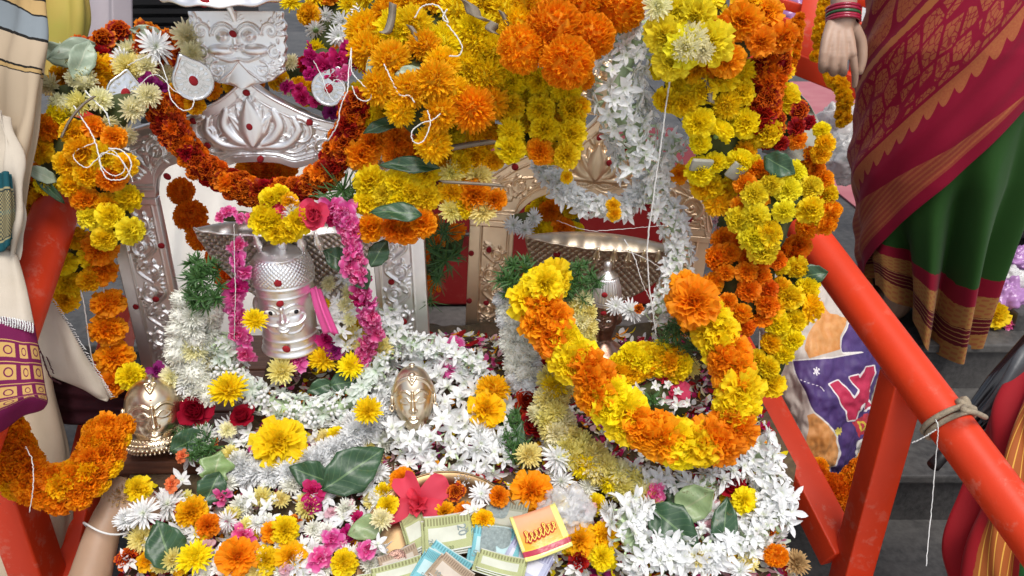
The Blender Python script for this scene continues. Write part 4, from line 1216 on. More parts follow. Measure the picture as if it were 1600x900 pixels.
# --- golden goddess masks
def mask(px, py, d, a, yaw, roll, label, tilt, collar=True, hair=1, asp=1.42):
    p = at(px, py, d)
    root = thing('goddess_mask', p, label, 'mask')
    V = (CAMP - p).normalized()
    mw = Matrix.Translation(p) @ Matrix.Rotation(yaw, 4, 'Z') @ Matrix.Rotation(tilt, 4, 'X') @ Matrix.Rotation(roll, 4, 'Y')
    th = np.linspace(rad(-112), rad(112), 150); ph = np.linspace(rad(-86), rad(88), 170)
    TH, PH = np.meshgrid(th, ph, indexing='ij')
    b = a * asp; c = a * .95; tp = .86 if asp < 1.5 else .95
    k = np.interp(np.sin(PH), [-1, -.7, -.3, .2, .6, 1], [.72, .80, .93, 1, 1.02, 1.0])
    X = a * np.cos(PH) ** .85 * np.sin(TH) * k; Z = b * np.sin(PH) * np.where(PH > 0, tp, 1); Y = -c * np.cos(PH) ** .8 * np.cos(TH)
    r = Relief(X, Z)
    face_relief(r, 0, -.12 * a, a * .92, .95, False, 1.0, asp * .86)
    H = r.H * (np.cos(TH) > .15)
    e = Relief(X, Z)
    # hair band, crown ridge, forehead jewel
    for q in range(hair):
        e.stroke(cr([(-a * 1.02, a * (.20 + .14 * q), 0), (-a * .62, a * (.86 + .10 * q), 0), (0, a * (1.08 + .09 * q), 0), (a * .62, a * (.86 + .10 * q), 0), (a * 1.02, a * (.20 + .14 * q), 0)], 60)[:, :2], a * .055, a * .055, a * .09)
    e.stroke([(-a * .17, a * 1.08), (0, a * .80), (a * .17, a * 1.08), (-a * .17, a * 1.08)], a * .035, a * .035, a * .13)
    e.dome(0, a * 1.0, a * .11, a * .11, a * .16)
    e.dome(0, a * 1.22, a * .16, a * .13, a * .16)
    H = np.maximum(H, e.H)
    nx, ny, nz = X / a ** 2, Y / c ** 2, Z / b ** 2; nn = np.sqrt(nx ** 2 + ny ** 2 + nz ** 2) + 1e-9
    P = np.stack([X + H * nx / nn, Y + H * ny / nn, Z + H * nz / nn], -1)
    o = mk('face', P.reshape(-1, 3), gridF(150, 170), M['brass'], root, mw=mw)
    sm = o.modifiers.new('thick', 'SOLIDIFY'); sm.thickness = .0015
    for sg in (-1, 1):   # ears with rings
        mb = MB()
        V_, F_ = lathe([(0, -1), (.6, -.8), (1, 0), (.6, .8), (0, 1)], 14)
        mb.add(V_ * np.array([a * .10, a * .12, a * .30]) + np.array([sg * a * 1.02, -a * .06, -.05 * a]), F_)
        mb.tube([(sg * a * (1.05 + .09 * math.cos(q)), -a * .12, -.42 * a + .14 * a * math.sin(q)) for q in np.linspace(0, 6.28, 20)], a * .05, 6)
        mb.build('ear', M['brass'], root, mw=mw)
    mb = MB()
    V_, F_ = lathe([(0, b * .94), (a * .16, b * .95), (a * .12, b * .99), (a * .17, b * 1.03), (a * .09, b * 1.07), (0, b * 1.08)], 16)
    V_[:, 2] *= tp; mb.add(V_, F_).build('topknot', M['brass'], root, mw=mw)
    dots(root, mw, [(0, .52 * a, c * .90)], r=.0052 * a / .036)
    if collar:
        mb = MB()
        nb = 15
        mb.lathe([(a * .55, -b * .98), (a * .98, -b * .98), (a * 1.06, -b * .84), (a * .94, -b * .66), (a * .72, -b * .60), (a * .5, -b * .66)], 40)
        mb.build('neck_ring', M['brass'], root, mw=mw)
        for row, (rr_, zz, bs) in enumerate([(.93, -.66, .058), (1.03, -.76, .066), (1.06, -.88, .066), (1.0, -.98, .05)]):
            mb = MB()
            for k in range(40):
                th_ = 2 * math.pi * k / 40 + row * .08
                V_, F_ = lathe([(0, -1), (.7, -.7), (1, 0), (.7, .7), (0, 1)], 8)
                mb.add(V_ * a * bs + np.array([a * rr_ * math.sin(th_), -a * rr_ * math.cos(th_), b * zz]), F_)
            mb.build('bead_string', M['brass'], root, mw=mw)
    return root
mask(240, 640, 1.115, .0390, rad(24), rad(4), 'golden goddess mask with a beaded collar resting on the dark wooden plank', rad(-16), hair=0)
mask(646, 622, 1.112, .0298, rad(6), rad(0), 'golden goddess mask nested in a bed of white tuberoses', rad(-22), False, 2, 1.68)
# ------------------------------------------------------------------ garlands and bundles
gar = 'garland'
OY = [('marigold', 'orange', 1), ('marigold', 'gold', 1.2), ('marigold', 'yellow', .8)]
YE = [('marigold', 'yellow', 3), ('mop', 'yellow', 1)]
dl = lambda l: (lambda x, y: dm(y) - l)

# over the bright arch
strand('marigold_garland', 'rust red marigold garland slung in a U across the bright silver arch', gar,
       [(252, 165, 1.045), (272, 205, 1.055), (300, 243, 1.065), (338, 274, 1.08), (385, 296, 1.085), (435, 303, 1.085), (485, 290, 1.08), (518, 255, 1.07), (543, 210, 1.055), (556, 165, 1.045)],
       [('french', 'rust', 5), ('french', 'wine', 2.5), ('french', 'amber', 1.2)], .0150, 1.15, (-70, -20, 20, 70), .0125, jit=.35)
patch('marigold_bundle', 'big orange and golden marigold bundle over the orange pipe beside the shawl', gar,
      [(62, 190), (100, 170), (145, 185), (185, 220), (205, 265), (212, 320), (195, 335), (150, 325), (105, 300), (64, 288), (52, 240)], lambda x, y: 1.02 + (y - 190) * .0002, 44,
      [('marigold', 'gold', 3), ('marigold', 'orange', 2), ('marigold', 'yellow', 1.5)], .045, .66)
patch('marigold_bundle', 'bright yellow marigold cluster at the lower tip of the big golden bundle', gar,
      [(122, 322), (185, 318), (210, 335), (204, 362), (190, 385), (160, 390), (138, 368)], 1.035, 48, [('marigold', 'yellow', 3), ('marigold', 'lemon', 1)], .03, .66)
patch('marigold_bundle', 'golden marigolds showing between the shawl and the orange pipe end', gar,
      [(46, 262), (75, 262), (90, 296), (66, 312), (50, 352), (42, 320)], 1.10, 40, [('marigold', 'gold', 2), ('marigold', 'orange', 1)], .02, .65)
patch('marigold_bundle', 'shaded yellow marigolds hanging under the orange pipe', gar,
      [(104, 380), (122, 362), (142, 385), (138, 430), (112, 474), (84, 470), (88, 430)], 1.13, 42, [('marigold', 'yellow', 2), ('marigold', 'gold', 1)], .025, .66)
strand('marigold_garland', 'single string of flat orange marigolds hanging beside the first arch post', gar,
       [(152, 385, 1.115), (160, 440, 1.13), (168, 500, 1.14), (172, 550, 1.145), (180, 600, 1.14)], [('marigold', 'orange', 3), ('bigmari', 'orange', 1)], .027, 1.5, (0,), 0, jit=.15, sq=.85, face=(0, -.5, 1.1))
patch('chrysanthemum_bundle', 'pale cream chrysanthemum bundle tied with white thread over the arch shoulder', gar,
      [(70, 132), (130, 122), (150, 138), (200, 143), (243, 150), (246, 172), (212, 188), (196, 210), (178, 208), (160, 190), (120, 170), (78, 166)], 1.035, 48,
      [('mum', 'cream', 4), ('mum', 'paleyellow', 1), ('mumpom', 'cream', 1)], .035, .64)
patch('marigold_bundle', 'dark rust and golden marigold cluster with a few white blooms behind the cream chrysanthemums', gar,
      [(78, 95), (140, 70), (165, 40), (215, 48), (260, 40), (305, 60), (300, 120), (265, 130), (215, 110), (170, 130), (130, 120), (90, 120)], 1.09, 42,
      [('french', 'rust', 5), ('french', 'wine', 1.5), ('marigold', 'gold', 1), ('mum', 'cream', .9)], .03, .62)
flatstrand('chrysanthemum_spray', 'white chrysanthemums and one golden marigold among the rust marigolds', 'flower spray',
           [(243, 72, 'daisy', 'white', .026), (292, 54, 'mum', 'cream', .026), (155, 110, 'marigold', 'gold', .022), (150, 132, 'marigold', 'gold', .02), (190, 93, 'daisy', 'white', .018), (200, 110, 'mum', 'paleyellow', .022), (228, 100, 'mum', 'cream', .02), (300, 80, 'mum', 'cream', .018), (235, 130, 'oleander', 'purple', .017), (250, 137, 'oleander', 'purple', .014)], .02, None, 1.045)
patch('marigold_bundle', 'narrow golden marigold bundle squeezed behind the lion face plate', gar,
      [(300, 40), (335, 45), (345, 118), (395, 130), (392, 140), (335, 138), (308, 110)], 1.115, 30, [('marigold', 'gold', 3), ('marigold', 'orange', 1)], .02, .64)
patch('marigold_bundle', 'golden marigolds at the lower edge of the paan leaf plate', gar,
      [(268, 145), (305, 150), (318, 165), (285, 170)], 1.06, 28, [('marigold', 'orange', 2), ('marigold', 'gold', 1)], .015, .66)
patch('oleander_bundle', 'bright magenta oleander bunch tied with thread beside the lion face', 'flower bunch',
      [(472, 88), (500, 72), (520, 78), (545, 62), (570, 75), (568, 105), (545, 110), (535, 128), (500, 118), (480, 112)], 1.05, 30, [('oleander', 'magenta', 4), ('oleander', 'pink', 1)], .03, .62)
patch('oleander_bundle', 'purple and magenta petals tucked behind the pediment slope', 'flower bunch',
      [(440, 132), (480, 140), (520, 165), (550, 150), (548, 185), (500, 175), (455, 150)], 1.10, 26, [('oleander', 'magenta', 2), ('oleander', 'purple', 2), ('mum', 'cream', .5)], .015, .66)
patch('marigold_bundle', 'golden and cream blooms tucked between the lion face and the magenta oleanders', gar, [(440, 96), (478, 92), (505, 140), (475, 155), (440, 132)], 1.13, 30, [('marigold', 'gold', 3), ('mum', 'cream', 1), ('french', 'wine', 1)], .015, .6)
patch('flower_pile', 'mixed white and golden flowers piled behind the parasol plate', 'flower pile',
      [(455, 0), (560, -20), (580, 40), (560, 90), (500, 90), (480, 60)], 1.20, 36, [('mum', 'yellow', 2), ('daisy', 'white', 2), ('marigold', 'orange', 1.5), ('mum', 'palepink', 1.2), ('marigold', 'gold', 1)], .02, .66)

# the great heap of marigolds between the arches
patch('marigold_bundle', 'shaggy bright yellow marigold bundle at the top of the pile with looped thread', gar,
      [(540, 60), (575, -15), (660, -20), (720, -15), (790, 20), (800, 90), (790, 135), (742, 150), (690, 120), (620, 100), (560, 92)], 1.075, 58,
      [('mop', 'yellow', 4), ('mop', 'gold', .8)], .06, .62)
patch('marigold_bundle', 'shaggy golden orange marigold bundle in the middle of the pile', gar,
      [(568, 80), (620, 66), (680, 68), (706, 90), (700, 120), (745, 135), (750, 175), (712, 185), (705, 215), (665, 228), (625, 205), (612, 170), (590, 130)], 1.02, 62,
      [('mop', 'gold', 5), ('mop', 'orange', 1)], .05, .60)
flatstrand('marigold_bundle', 'loose yellow marigolds stacked beside the orange pompons', gar,
           [(760, 120, 'mop', 'yellow', .027), (775, 80, 'mop', 'yellow', .027), (735, 110, 'mop', 'yellow', .026), (765, 165, 'mop', 'gold', .026), (745, 155, 'mop', 'gold', .026), (785, 110, 'mop', 'yellow', .022), (740, 75, 'mop', 'yellow', .027), (700, 60, 'mop', 'yellow', .027)], .025, None, 1.02)
flatstrand('marigold_garland', 'huge round orange pompon marigolds clustered at the top centre of the pile', gar,
           [(868, 44, 'pom', 'tangerine', .0335), (815, 80, 'pom', 'tangerine', .0310), (882, 98, 'pom', 'tangerine', .0315), (926, 57, 'pom', 'tangerine', .0310), (966, 12, 'pom', 'tangerine', .0345), (900, 6, 'pom', 'tangerine', .030), (838, 12, 'pom', 'gold', .030), (808, 44, 'pom', 'gold', .024), (925, -22, 'pom', 'tangerine', .033), (860, -20, 'pom', 'tangerine', .03)],
           .032, None, lambda x, y: .955 + abs(x - 868) * .00025 + (20 - y) * .0004)
rows = []
for j in range(4):
    for i, x0 in enumerate((800, 845, 889)):
        kd = ('marigold', 'orange') if (i, j) == (1, 3) else ('mop' if R.random() < .2 else 'marigold', 'yellow')
        rows.append((x0 + R.uniform(-4, 4), 128 + j * 36 + (i == 2) * 6 + R.uniform(-4, 4), *kd, .0215))
flatstrand('marigold_garland', 'three abreast yellow marigold strip hanging below the orange pompons', gar, rows + [(820, 110, 'marigold', 'yellow', .02), (865, 125, 'marigold', 'yellow', .02), (912, 128, 'marigold', 'orange', .014), (909, 170, 'marigold', 'gold', .016)], .021, None, 1.03)
patch('marigold_bundle', 'small golden marigolds under the three abreast yellow strip', gar, [(785, 120), (905, 122), (905, 240), (790, 240)], 1.07, 36, [('marigold', 'gold', 1), ('marigold', 'yellow', 1)], .012, .72)
flatstrand('marigold_garland', 'yellow and orange marigold ladder layered with green leaves between the arches', gar,
           [(566, 148, 'marigold', 'yellow', .0195), (601, 146, 'marigold', 'yellow', .021), (570, 186, 'marigold', 'yellow', .019), (598, 174, 'marigold', 'yellow', .02), (560, 176, 'marigold', 'yellow', .018), (622, 160, 'marigold', 'yellow', .017),
            (566, 240, 'marigold', 'orange', .0225), (592, 217, 'marigold', 'orange', .021), (622, 222, 'marigold', 'orange', .021), (650, 232, 'marigold', 'orange', .021), (615, 240, 'marigold', 'orange', .02), (668, 236, 'marigold', 'orange', .018), (578, 222, 'marigold', 'orange', .018),
            (578, 282, 'marigold', 'yellow', .023), (620, 288, 'marigold', 'yellow', .021), (664, 274, 'marigold', 'yellow', .022), (600, 300, 'marigold', 'lemon', .02), (645, 300, 'marigold', 'yellow', .02), (575, 314, 'marigold', 'yellow', .022), (622, 314, 'marigold', 'yellow', .0225), (664, 310, 'marigold', 'yellow', .021),
            (576, 354, 'marigold', 'orange', .0235), (616, 358, 'marigold', 'amber', .02), (658, 352, 'marigold', 'orange', .0235), (637, 362, 'marigold', 'orange', .02)], .021, None, 1.05)
flatstrand('marigold_garland', 'pale yellow and golden marigold ladder ending beside the warm arch shoulder', gar,
           [(710, 205, 'marigold', 'lemon', .024), (745, 200, 'marigold', 'gold', .026), (700, 222, 'marigold', 'lemon', .022), (765, 212, 'marigold', 'gold', .02), (730, 184, 'mum', 'paleyellow', .024),
            (700, 250, 'marigold', 'gold', .020), (745, 244, 'marigold', 'gold', .024), (706, 272, 'mum', 'paleyellow', .020), (752, 272, 'mum', 'paleyellow', .025), (725, 258, 'marigold', 'yellow', .02), (768, 250, 'marigold', 'gold', .016),
            (705, 298, 'marigold', 'gold', .021), (742, 304, 'marigold', 'orange', .026), (705, 326, 'mum', 'paleyellow', .022), (754, 332, 'mum', 'paleyellow', .024), (772, 315, 'marigold', 'orange', .018), (728, 322, 'marigold', 'yellow', .02)], .022, None, 1.06)
# shaded strings behind the arches
flatstrand('marigold_garland', 'deep orange marigolds strung on thread seen through the bright arch opening', gar,
           [(284, 300, 'pom', 'amber', .023), (298, 335, 'pom', 'amber', .0255), (314, 372, 'pom', 'amber', .022), (342, 402, 'pom', 'amber', .024), (360, 436, 'pom', 'amber', .022), (412, 262, 'pom', 'amber', .030), (392, 268, 'pom', 'orange', .026), (432, 270, 'pom', 'amber', .022), (450, 262, 'pom', 'orange', .02)], .023, None, 1.24)
patch('marigold_bundle', 'yellow marigold bundle seen through the warm toned arch opening', gar, [(832, 312), (870, 300), (905, 330), (905, 366), (836, 366)], 1.32, 34, [('marigold', 'yellow', 3), ('marigold', 'orange', 1)], .02, .64)
patch('marigold_bundle', 'orange marigolds and dark fern hanging in the gap between the two arches', gar, [(662, 345), (725, 345), (722, 400), (700, 410), (676, 450), (662, 430)], 1.26, 34, [('french', 'amber', 2), ('sprig', 'orange', .6)], .02, .7)
flatstrand('fern_spray', 'feathery dark green fern sprays between the two arches', 'greenery', [(680, 390, 'needle', 'mint', .030), (698, 405, 'needle', 'mint', .028), (684, 430, 'needle', 'mint', .026), (694, 362, 'needle', 'mint', .03), (674, 470, 'needle', 'mint', .02)], .04, None, 1.235)
flatstrand('fern_spray', 'wiry green sprig dangling beside the rust garland end', 'greenery', [(535, 300, 'needle', 'mint', .035), (525, 318, 'needle', 'mint', .03), (545, 312, 'needle', 'mint', .03)], .04, None, 1.075)
patch('chrysanthemum_bundle', 'white chrysanthemums peeking over the warm arch shoulder', gar, [(795, 335), (832, 330), (830, 362), (800, 362)], 1.26, 30, [('daisy', 'white', 1)], .01, .7)

# white tuberose strings on the warm arch
tub = [('tuberose', 'white', 5), ('floret', 'white', 1.6)]
strand('tuberose_garland', 'thick white tuberose rope falling from the orange pompons down the warm arch', gar,
       [(1000, 25, 1.03), (982, 80, 1.035), (965, 120, 1.04), (968, 165, 1.06), (990, 205, 1.085), (998, 255, 1.11)], tub, .0205, .62, (-78, -40, 0, 40, 78), .031, jit=.5)
strand('tuberose_garland', 'white tuberose string looping across the opening of the warm arch', gar,
       [(845, 255, 1.17), (868, 285, 1.165), (905, 315, 1.16), (945, 328, 1.155), (985, 318, 1.155), (1012, 285, 1.155)], tub, .020, .7, (-50, 0, 50), .010, jit=.45)
strand('tuberose_garland', 'white tuberose string running down the far post of the warm arch', gar,
       [(1058, 215, 1.12), (1040, 262, 1.13), (1020, 305, 1.14), (1050, 345, 1.15), (1062, 395, 1.155), (1052, 440, 1.15), (1030, 490, 1.15)], [('tuberose', 'white', 2), ('floret', 'white', 3)], .0175, .85, (-60, -20, 20, 60), .017, jit=.4)
flatstrand('marigold_petal_spray', 'orange marigold petals caught in the white tuberose strings', 'flower spray', [(884, 275, 'french', 'gold', .010), (958, 317, 'french', 'gold', .011), (963, 336, 'french', 'gold', .012), (1060, 268, 'french', 'orange', .015), (975, 232, 'french', 'wine', .008)], .01, None, 1.115)

# yellow and rust side of the pile
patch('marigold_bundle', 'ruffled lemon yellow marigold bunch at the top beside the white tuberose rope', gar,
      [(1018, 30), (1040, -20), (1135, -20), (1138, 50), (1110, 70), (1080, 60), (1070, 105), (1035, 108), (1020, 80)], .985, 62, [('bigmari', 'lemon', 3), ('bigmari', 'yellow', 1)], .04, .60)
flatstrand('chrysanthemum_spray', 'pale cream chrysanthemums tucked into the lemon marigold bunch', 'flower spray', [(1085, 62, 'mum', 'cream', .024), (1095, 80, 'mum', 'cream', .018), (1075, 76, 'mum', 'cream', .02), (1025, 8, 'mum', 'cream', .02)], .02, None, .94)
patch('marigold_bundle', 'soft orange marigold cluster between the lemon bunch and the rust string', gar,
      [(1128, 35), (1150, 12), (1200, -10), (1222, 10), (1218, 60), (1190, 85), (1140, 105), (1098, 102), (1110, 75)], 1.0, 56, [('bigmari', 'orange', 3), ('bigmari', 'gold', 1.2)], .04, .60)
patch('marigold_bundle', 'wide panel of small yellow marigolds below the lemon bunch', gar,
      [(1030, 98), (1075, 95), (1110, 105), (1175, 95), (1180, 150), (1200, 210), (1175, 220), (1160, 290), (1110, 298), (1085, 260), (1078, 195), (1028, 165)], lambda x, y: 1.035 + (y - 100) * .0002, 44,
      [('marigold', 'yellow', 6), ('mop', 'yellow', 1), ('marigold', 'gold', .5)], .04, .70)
strand('marigold_garland', 'rust and orange marigold string hanging beside the yellow panel', gar,
       [(1212, 60, 1.03), (1205, 95, 1.03), (1200, 125, 1.03), (1190, 160, 1.035), (1182, 188, 1.04)], [('french', 'rust', 4), ('french', 'amber', 2), ('french', 'wine', 1)], .019, 1.0, (-55, 0, 55), .014, jit=.35)
patch('marigold_bundle', 'dark rust marigold cluster lying against the grey leaf cup', gar,
      [(1205, 190), (1235, 155), (1262, 190), (1250, 222), (1215, 238), (1190, 225)], 1.06, 30, [('french', 'rust', 3), ('french', 'wine', 2), ('french', 'amber', .8)], .03, .62)
patch('marigold_bundle', 'golden marigolds edging the outside of the rust string', gar, [(1208, 20), (1218, 60), (1232, 120), (1240, 150), (1228, 155), (1212, 110)], 1.06, 34, [('marigold', 'yellow', 1), ('marigold', 'gold', 1)], .02, .66)
flatstrand('marigold_bundle', 'separate yellow marigolds around the grey leaf cup', gar, [(1225, 158, 'marigold', 'yellow', .022), (1280, 205, 'marigold', 'yellow', .012), (1287, 225, 'marigold', 'gold', .014), (1285, 240, 'marigold', 'gold', .014), (1170, 262, 'marigold', 'yellow', .02), (1160, 235, 'marigold', 'gold', .018), (1180, 208, 'marigold', 'yellow', .024)], .02, None, 1.045)
patch('marigold_bundle', 'lemon yellow marigold bundle draped over the upper end of the roped orange pipe', gar,
      [(1165, 285), (1195, 262), (1250, 258), (1275, 290), (1268, 330), (1240, 350), (1225, 390), (1195, 405), (1160, 380), (1150, 345)], 1.06, 46, [('marigold', 'lemon', 3), ('marigold', 'yellow', 3)], .045, .64)
patch('marigold_bundle', 'few orange marigolds at the top corner of the lemon bundle', gar, [(1150, 300), (1180, 255), (1215, 265), (1205, 290), (1175, 320), (1155, 330)], 1.05, 38, [('marigold', 'orange', 1)], .02, .66)
strand('marigold_garland', 'orange and yellow marigold string curving outside the lemon bundle', gar,
       [(1252, 252, 1.09), (1275, 280, 1.09), (1288, 315, 1.09), (1278, 345, 1.10)], [('marigold', 'orange', 3), ('marigold', 'yellow', 1)], .018, 1.1, (-45, 45), .012, jit=.35)
patch('marigold_bundle', 'dense orange marigold block hanging below the lemon bundle', gar,
      [(1125, 375), (1150, 365), (1180, 400), (1215, 405), (1212, 470), (1195, 505), (1160, 515), (1135, 480), (1112, 440)], 1.10, 36, [('marigold', 'orange', 2), ('marigold', 'amber', 2)], .04, .62)
patch('marigold_bundle', 'shaded yellow marigold string hanging beside the printed sack', gar,
      [(1215, 415), (1265, 405), (1275, 440), (1258, 500), (1235, 560), (1205, 620), (1175, 600), (1185, 540), (1205, 500)], 1.12, 40, [('marigold', 'yellow', 3), ('marigold', 'gold', 1)], .03, .66)
flatstrand('marigold_bundle', 'two orange marigolds just below the end of the roped pipe', gar, [(1235, 392, 'marigold', 'amber', .02), (1250, 385, 'marigold', 'amber', .02), (1222, 390, 'marigold', 'orange', .016)], .02, None, 1.13)
patch('jasmine_bundle', 'pale pink jasmine buds beside the red upright', 'flower bunch', [(1120, 335), (1145, 325), (1150, 370), (1130, 400), (1118, 375)], 1.16, 18, [('buds', 'palepink', 1)], .01, .7)
flatstrand('marigold_bundle', 'small golden marigolds below the yellow panel with a green calyx', gar, [(1120, 318, 'mop', 'gold', .022), (1100, 290, 'marigold', 'gold', .018), (1135, 290, 'marigold', 'gold', .018)], .02, None, 1.07)

# the garlands round the deities
pinks = [('oleander', 'pink', 4), ('oleander', 'magenta', .6)]
strand('oleander_garland', 'thin pink oleander string hanging between the ivory column and the domed deity', gar,
       [(372, 385, 1.07), (376, 420, 1.08), (368, 455, 1.09), (366, 490, 1.10), (380, 530, 1.12)], pinks, .0165, 2.5, (-20, 25), .005, jit=.6)
strand('oleander_garland', 'pink oleander string falling from the rose past the deity to the tuberoses', gar,
       [(528, 330, 1.04), (548, 362, 1.05), (552, 400, 1.055), (562, 440, 1.07), (572, 480, 1.09), (582, 515, 1.12), (570, 555, 1.15)], pinks, .0150, 1.15, (-38, 38), .007, jit=.6)
patch('oleander_bundle', 'pink petals laid on the left tip of the silver cobra hood', 'flower bunch', [(340, 328), (390, 330), (392, 345), (345, 346)], 1.045, 22, pinks, .01, .7)
flatstrand('flower_posy', 'round posy of yellow marigolds with red and white petals on the cobra hood', 'posy',
           [(415, 350, 'marigold', 'yellow', .019), (432, 360, 'marigold', 'yellow', .019), (452, 360, 'marigold', 'yellow', .0205), (468, 348, 'marigold', 'yellow', .0185), (410, 338, 'marigold', 'yellow', .017), (425, 345, 'marigold', 'yellow', .018), (422, 308, 'marigold', 'yellow', .016), (440, 306, 'marigold', 'yellow', .015), (456, 314, 'marigold', 'gold', .014),
            (428, 320, 'oleander', 'red', .015), (440, 330, 'oleander', 'coral', .014), (452, 324, 'oleander', 'white', .015), (462, 330, 'oleander', 'white', .014), (456, 336, 'daisy', 'white', .012)], .018, None, 1.02)
tag(bloom('rose', 'coral', at(493, 338, 1.02), .0235, Vector((.1, -.9, .5)), name='rose'), 'open crimson pink rose standing on the rim of the silver cobra hood', 'rose')
flatstrand('oleander_bundle', 'pink oleander cluster between the crimson rose and the green leaf', 'flower bunch', [(520, 325, 'oleander', 'pink', .018), (540, 332, 'oleander', 'pink', .018), (530, 345, 'oleander', 'pink', .016), (548, 350, 'oleander', 'pink', .016), (515, 340, 'oleander', 'magenta', .013)], .02, None, 1.035)
strand('chrysanthemum_column', 'thick ivory chrysanthemum column under the herb tuft beside the first silver post', gar,
       [(312, 470, 1.10), (302, 515, 1.12), (300, 555, 1.135), (318, 605, 1.145)], [('mumpom', 'white2', 3), ('mum', 'white2', 2), ('mum', 'cream', .4)], .0215, 1.0, (-65, 0, 65), .022, jit=.3)
patch('herb_tuft', 'dark green herb tuft on top of the ivory chrysanthemum column', 'greenery', [(288, 445), (298, 405), (335, 405), (348, 450), (330, 478), (292, 475)], 1.085, 30, [('sprig', 'mint', 1)], .03, .36, fill=None, jit=.7)
strand('chrysanthemum_column', 'white chrysanthemum column standing before the warm arch post', gar,
       [(802, 465, 1.15), (808, 510, 1.155), (815, 555, 1.16), (822, 600, 1.165)], [('mumpom', 'white2', 4), ('mumpom', 'white', 2), ('mum', 'cream', .3)], .0185, .95, (-60, 0, 60), .017, jit=.3)
patch('herb_tuft', 'green herb tuft on top of the white chrysanthemum column', 'greenery', [(782, 440), (795, 405), (828, 408), (836, 440), (810, 458), (785, 458)], 1.13, 28, [('sprig', 'mint', 1)], .03, .36, fill=None, jit=.7)
patch('herb_tuft', 'green herb tuft between the yellow marigold and the ribbed turban', 'greenery', [(875, 435), (885, 412), (925, 415), (932, 450), (915, 465), (880, 460)], 1.12, 28, [('sprig', 'mint', 1)], .03, .36, fill=None, jit=.7)
strand('chrysanthemum_column', 'pale yellow chrysanthemum column next to the small turbaned deity', gar,
       [(905, 468, 1.12), (908, 510, 1.12), (905, 548, 1.125)], [('mum', 'paleyellow', 2), ('mum', 'cream', 2)], .0185, .95, (-50, 0, 50), .012, jit=.3)
patch('herb_tuft', 'needle leaved green herb bunch under the orange end of the big marigold garland', 'greenery', [(1030, 535), (1045, 505), (1085, 510), (1095, 545), (1060, 560)], 1.11, 30, [('sprig', 'mint', 1), ('needle', 'mint', 2)], .03, .36, fill=None, jit=.7)

patch('tuberose_heap', 'white blossoms heaped between the domed deity and the pink string', 'flower heap', [(505, 440), (545, 425), (555, 500), (560, 540), (520, 545), (508, 500)], 1.16, 30, [('tuberose', 'white', 3), ('mum', 'cream', 1), ('mum', 'yellow', .5)], .02, .5, fill=None)
# the big two coloured marigold garland
strand('marigold_garland', 'fat garland of alternating orange and yellow marigolds looped over the turbaned deity', gar,
       [(850, 440, 1.09), (838, 475, 1.075), (858, 505, 1.06), (880, 535, 1.05), (915, 580, 1.03), (950, 625, 1.02), (1000, 665, 1.01), (1060, 690, 1.005), (1115, 690, 1.01), (1148, 655, 1.02), (1150, 600, 1.03), (1135, 550, 1.05), (1105, 505, 1.065), (1078, 470, 1.08)],
       [], .0300, .84, (-36, 34), .012, jit=.32, pattern=[('bigmari', 'yellow'), ('bigmari', 'yellow'), ('bigmari', 'orange'), ('bigmari', 'orange')])
tag(bloom('bigmari', 'yellow', at(852, 443, 1.055), .0265, Vector((0, -.8, .6))), 'full yellow marigold capping the upper end of the fat garland between two herb tufts', 'marigold')
tag(bloom('bigmari', 'orange', at(1084, 472, 1.03), .034, Vector((-.1, -.85, .5))), 'large orange marigold at the far upper end of the fat garland', 'marigold')
strand('marigold_garland', 'short yellow marigold string inside the loop of the fat garland', gar, [(960, 590, 1.10), (985, 570, 1.10), (1020, 560, 1.10), (1050, 568, 1.10)], [('marigold', 'yellow', 3), ('marigold', 'gold', 1)], .02, 1.0, (-50, 10, 60), .012, jit=.4)

# tuberose and chrysanthemum strings lying on the heap
strand('tuberose_garland', 'white tuberose string sagging in front of the domed crown deity', gar,
       [(345, 525, 1.125), (355, 565, 1.14), (385, 605, 1.15), (430, 632, 1.15), (485, 642, 1.145), (540, 632, 1.145), (580, 590, 1.155), (605, 550, 1.175)], [('floret', 'white', 3), ('tuberose', 'mint', 2), ('buds', 'white', .6)], .0175, .85, (-60, -20, 20, 60), .018, jit=.45)
strand('tuberose_garland', 'white tuberose string beside the second silver post', gar, [(605, 480, 1.18), (612, 515, 1.185), (640, 535, 1.185), (690, 548, 1.19), (745, 570, 1.185)], [('floret', 'mint', 2), ('tuberose', 'white', 2)], .017, .9, (-50, 0, 50), .014, jit=.4)
patch('tuberose_heap', 'thick bed of white tuberoses round the central golden mask', 'flower heap',
      [(575, 570), (620, 545), (700, 550), (770, 580), (800, 640), (805, 700), (770, 745), (735, 762), (690, 735), (630, 722), (598, 690), (585, 640)], dl(.018), 42, [('tuberose', 'white', 5), ('daisy', 'white', 1.2), ('floret', 'white', 1)], .035, .40, jit=.6, fill=None, tries=3000)
strand('chrysanthemum_garland', 'white chrysanthemum string running down to the big dark green leaf', gar, [(600, 640, 1.13), (575, 662, 1.12), (548, 690, 1.11), (515, 715, 1.10)], [('mum', 'white', 3), ('daisy', 'white', 1)], .021, .95, (-50, 0, 50), .013, jit=.35)
strand('chrysanthemum_garland', 'white chrysanthemum string below the round yellow marigold', gar, [(372, 735, 1.09), (410, 742, 1.085), (450, 738, 1.085), (490, 728, 1.09)], [('mum', 'white', 3), ('daisy', 'white', 1)], .021, .95, (-50, 0, 50), .011, jit=.35)
strand('chrysanthemum_garland', 'creamy yellow chrysanthemum string sloping under the fat marigold garland', gar,
       [(868, 600, 1.12), (862, 655, 1.10), (890, 700, 1.085), (935, 728, 1.075), (975, 752, 1.065), (1005, 772, 1.06)], [('mum', 'paleyellow', 3), ('mum', 'cream', 1.5), ('mum', 'yellow', .8)], .0225, .95, (-48, 5, 52), .014, jit=.35)
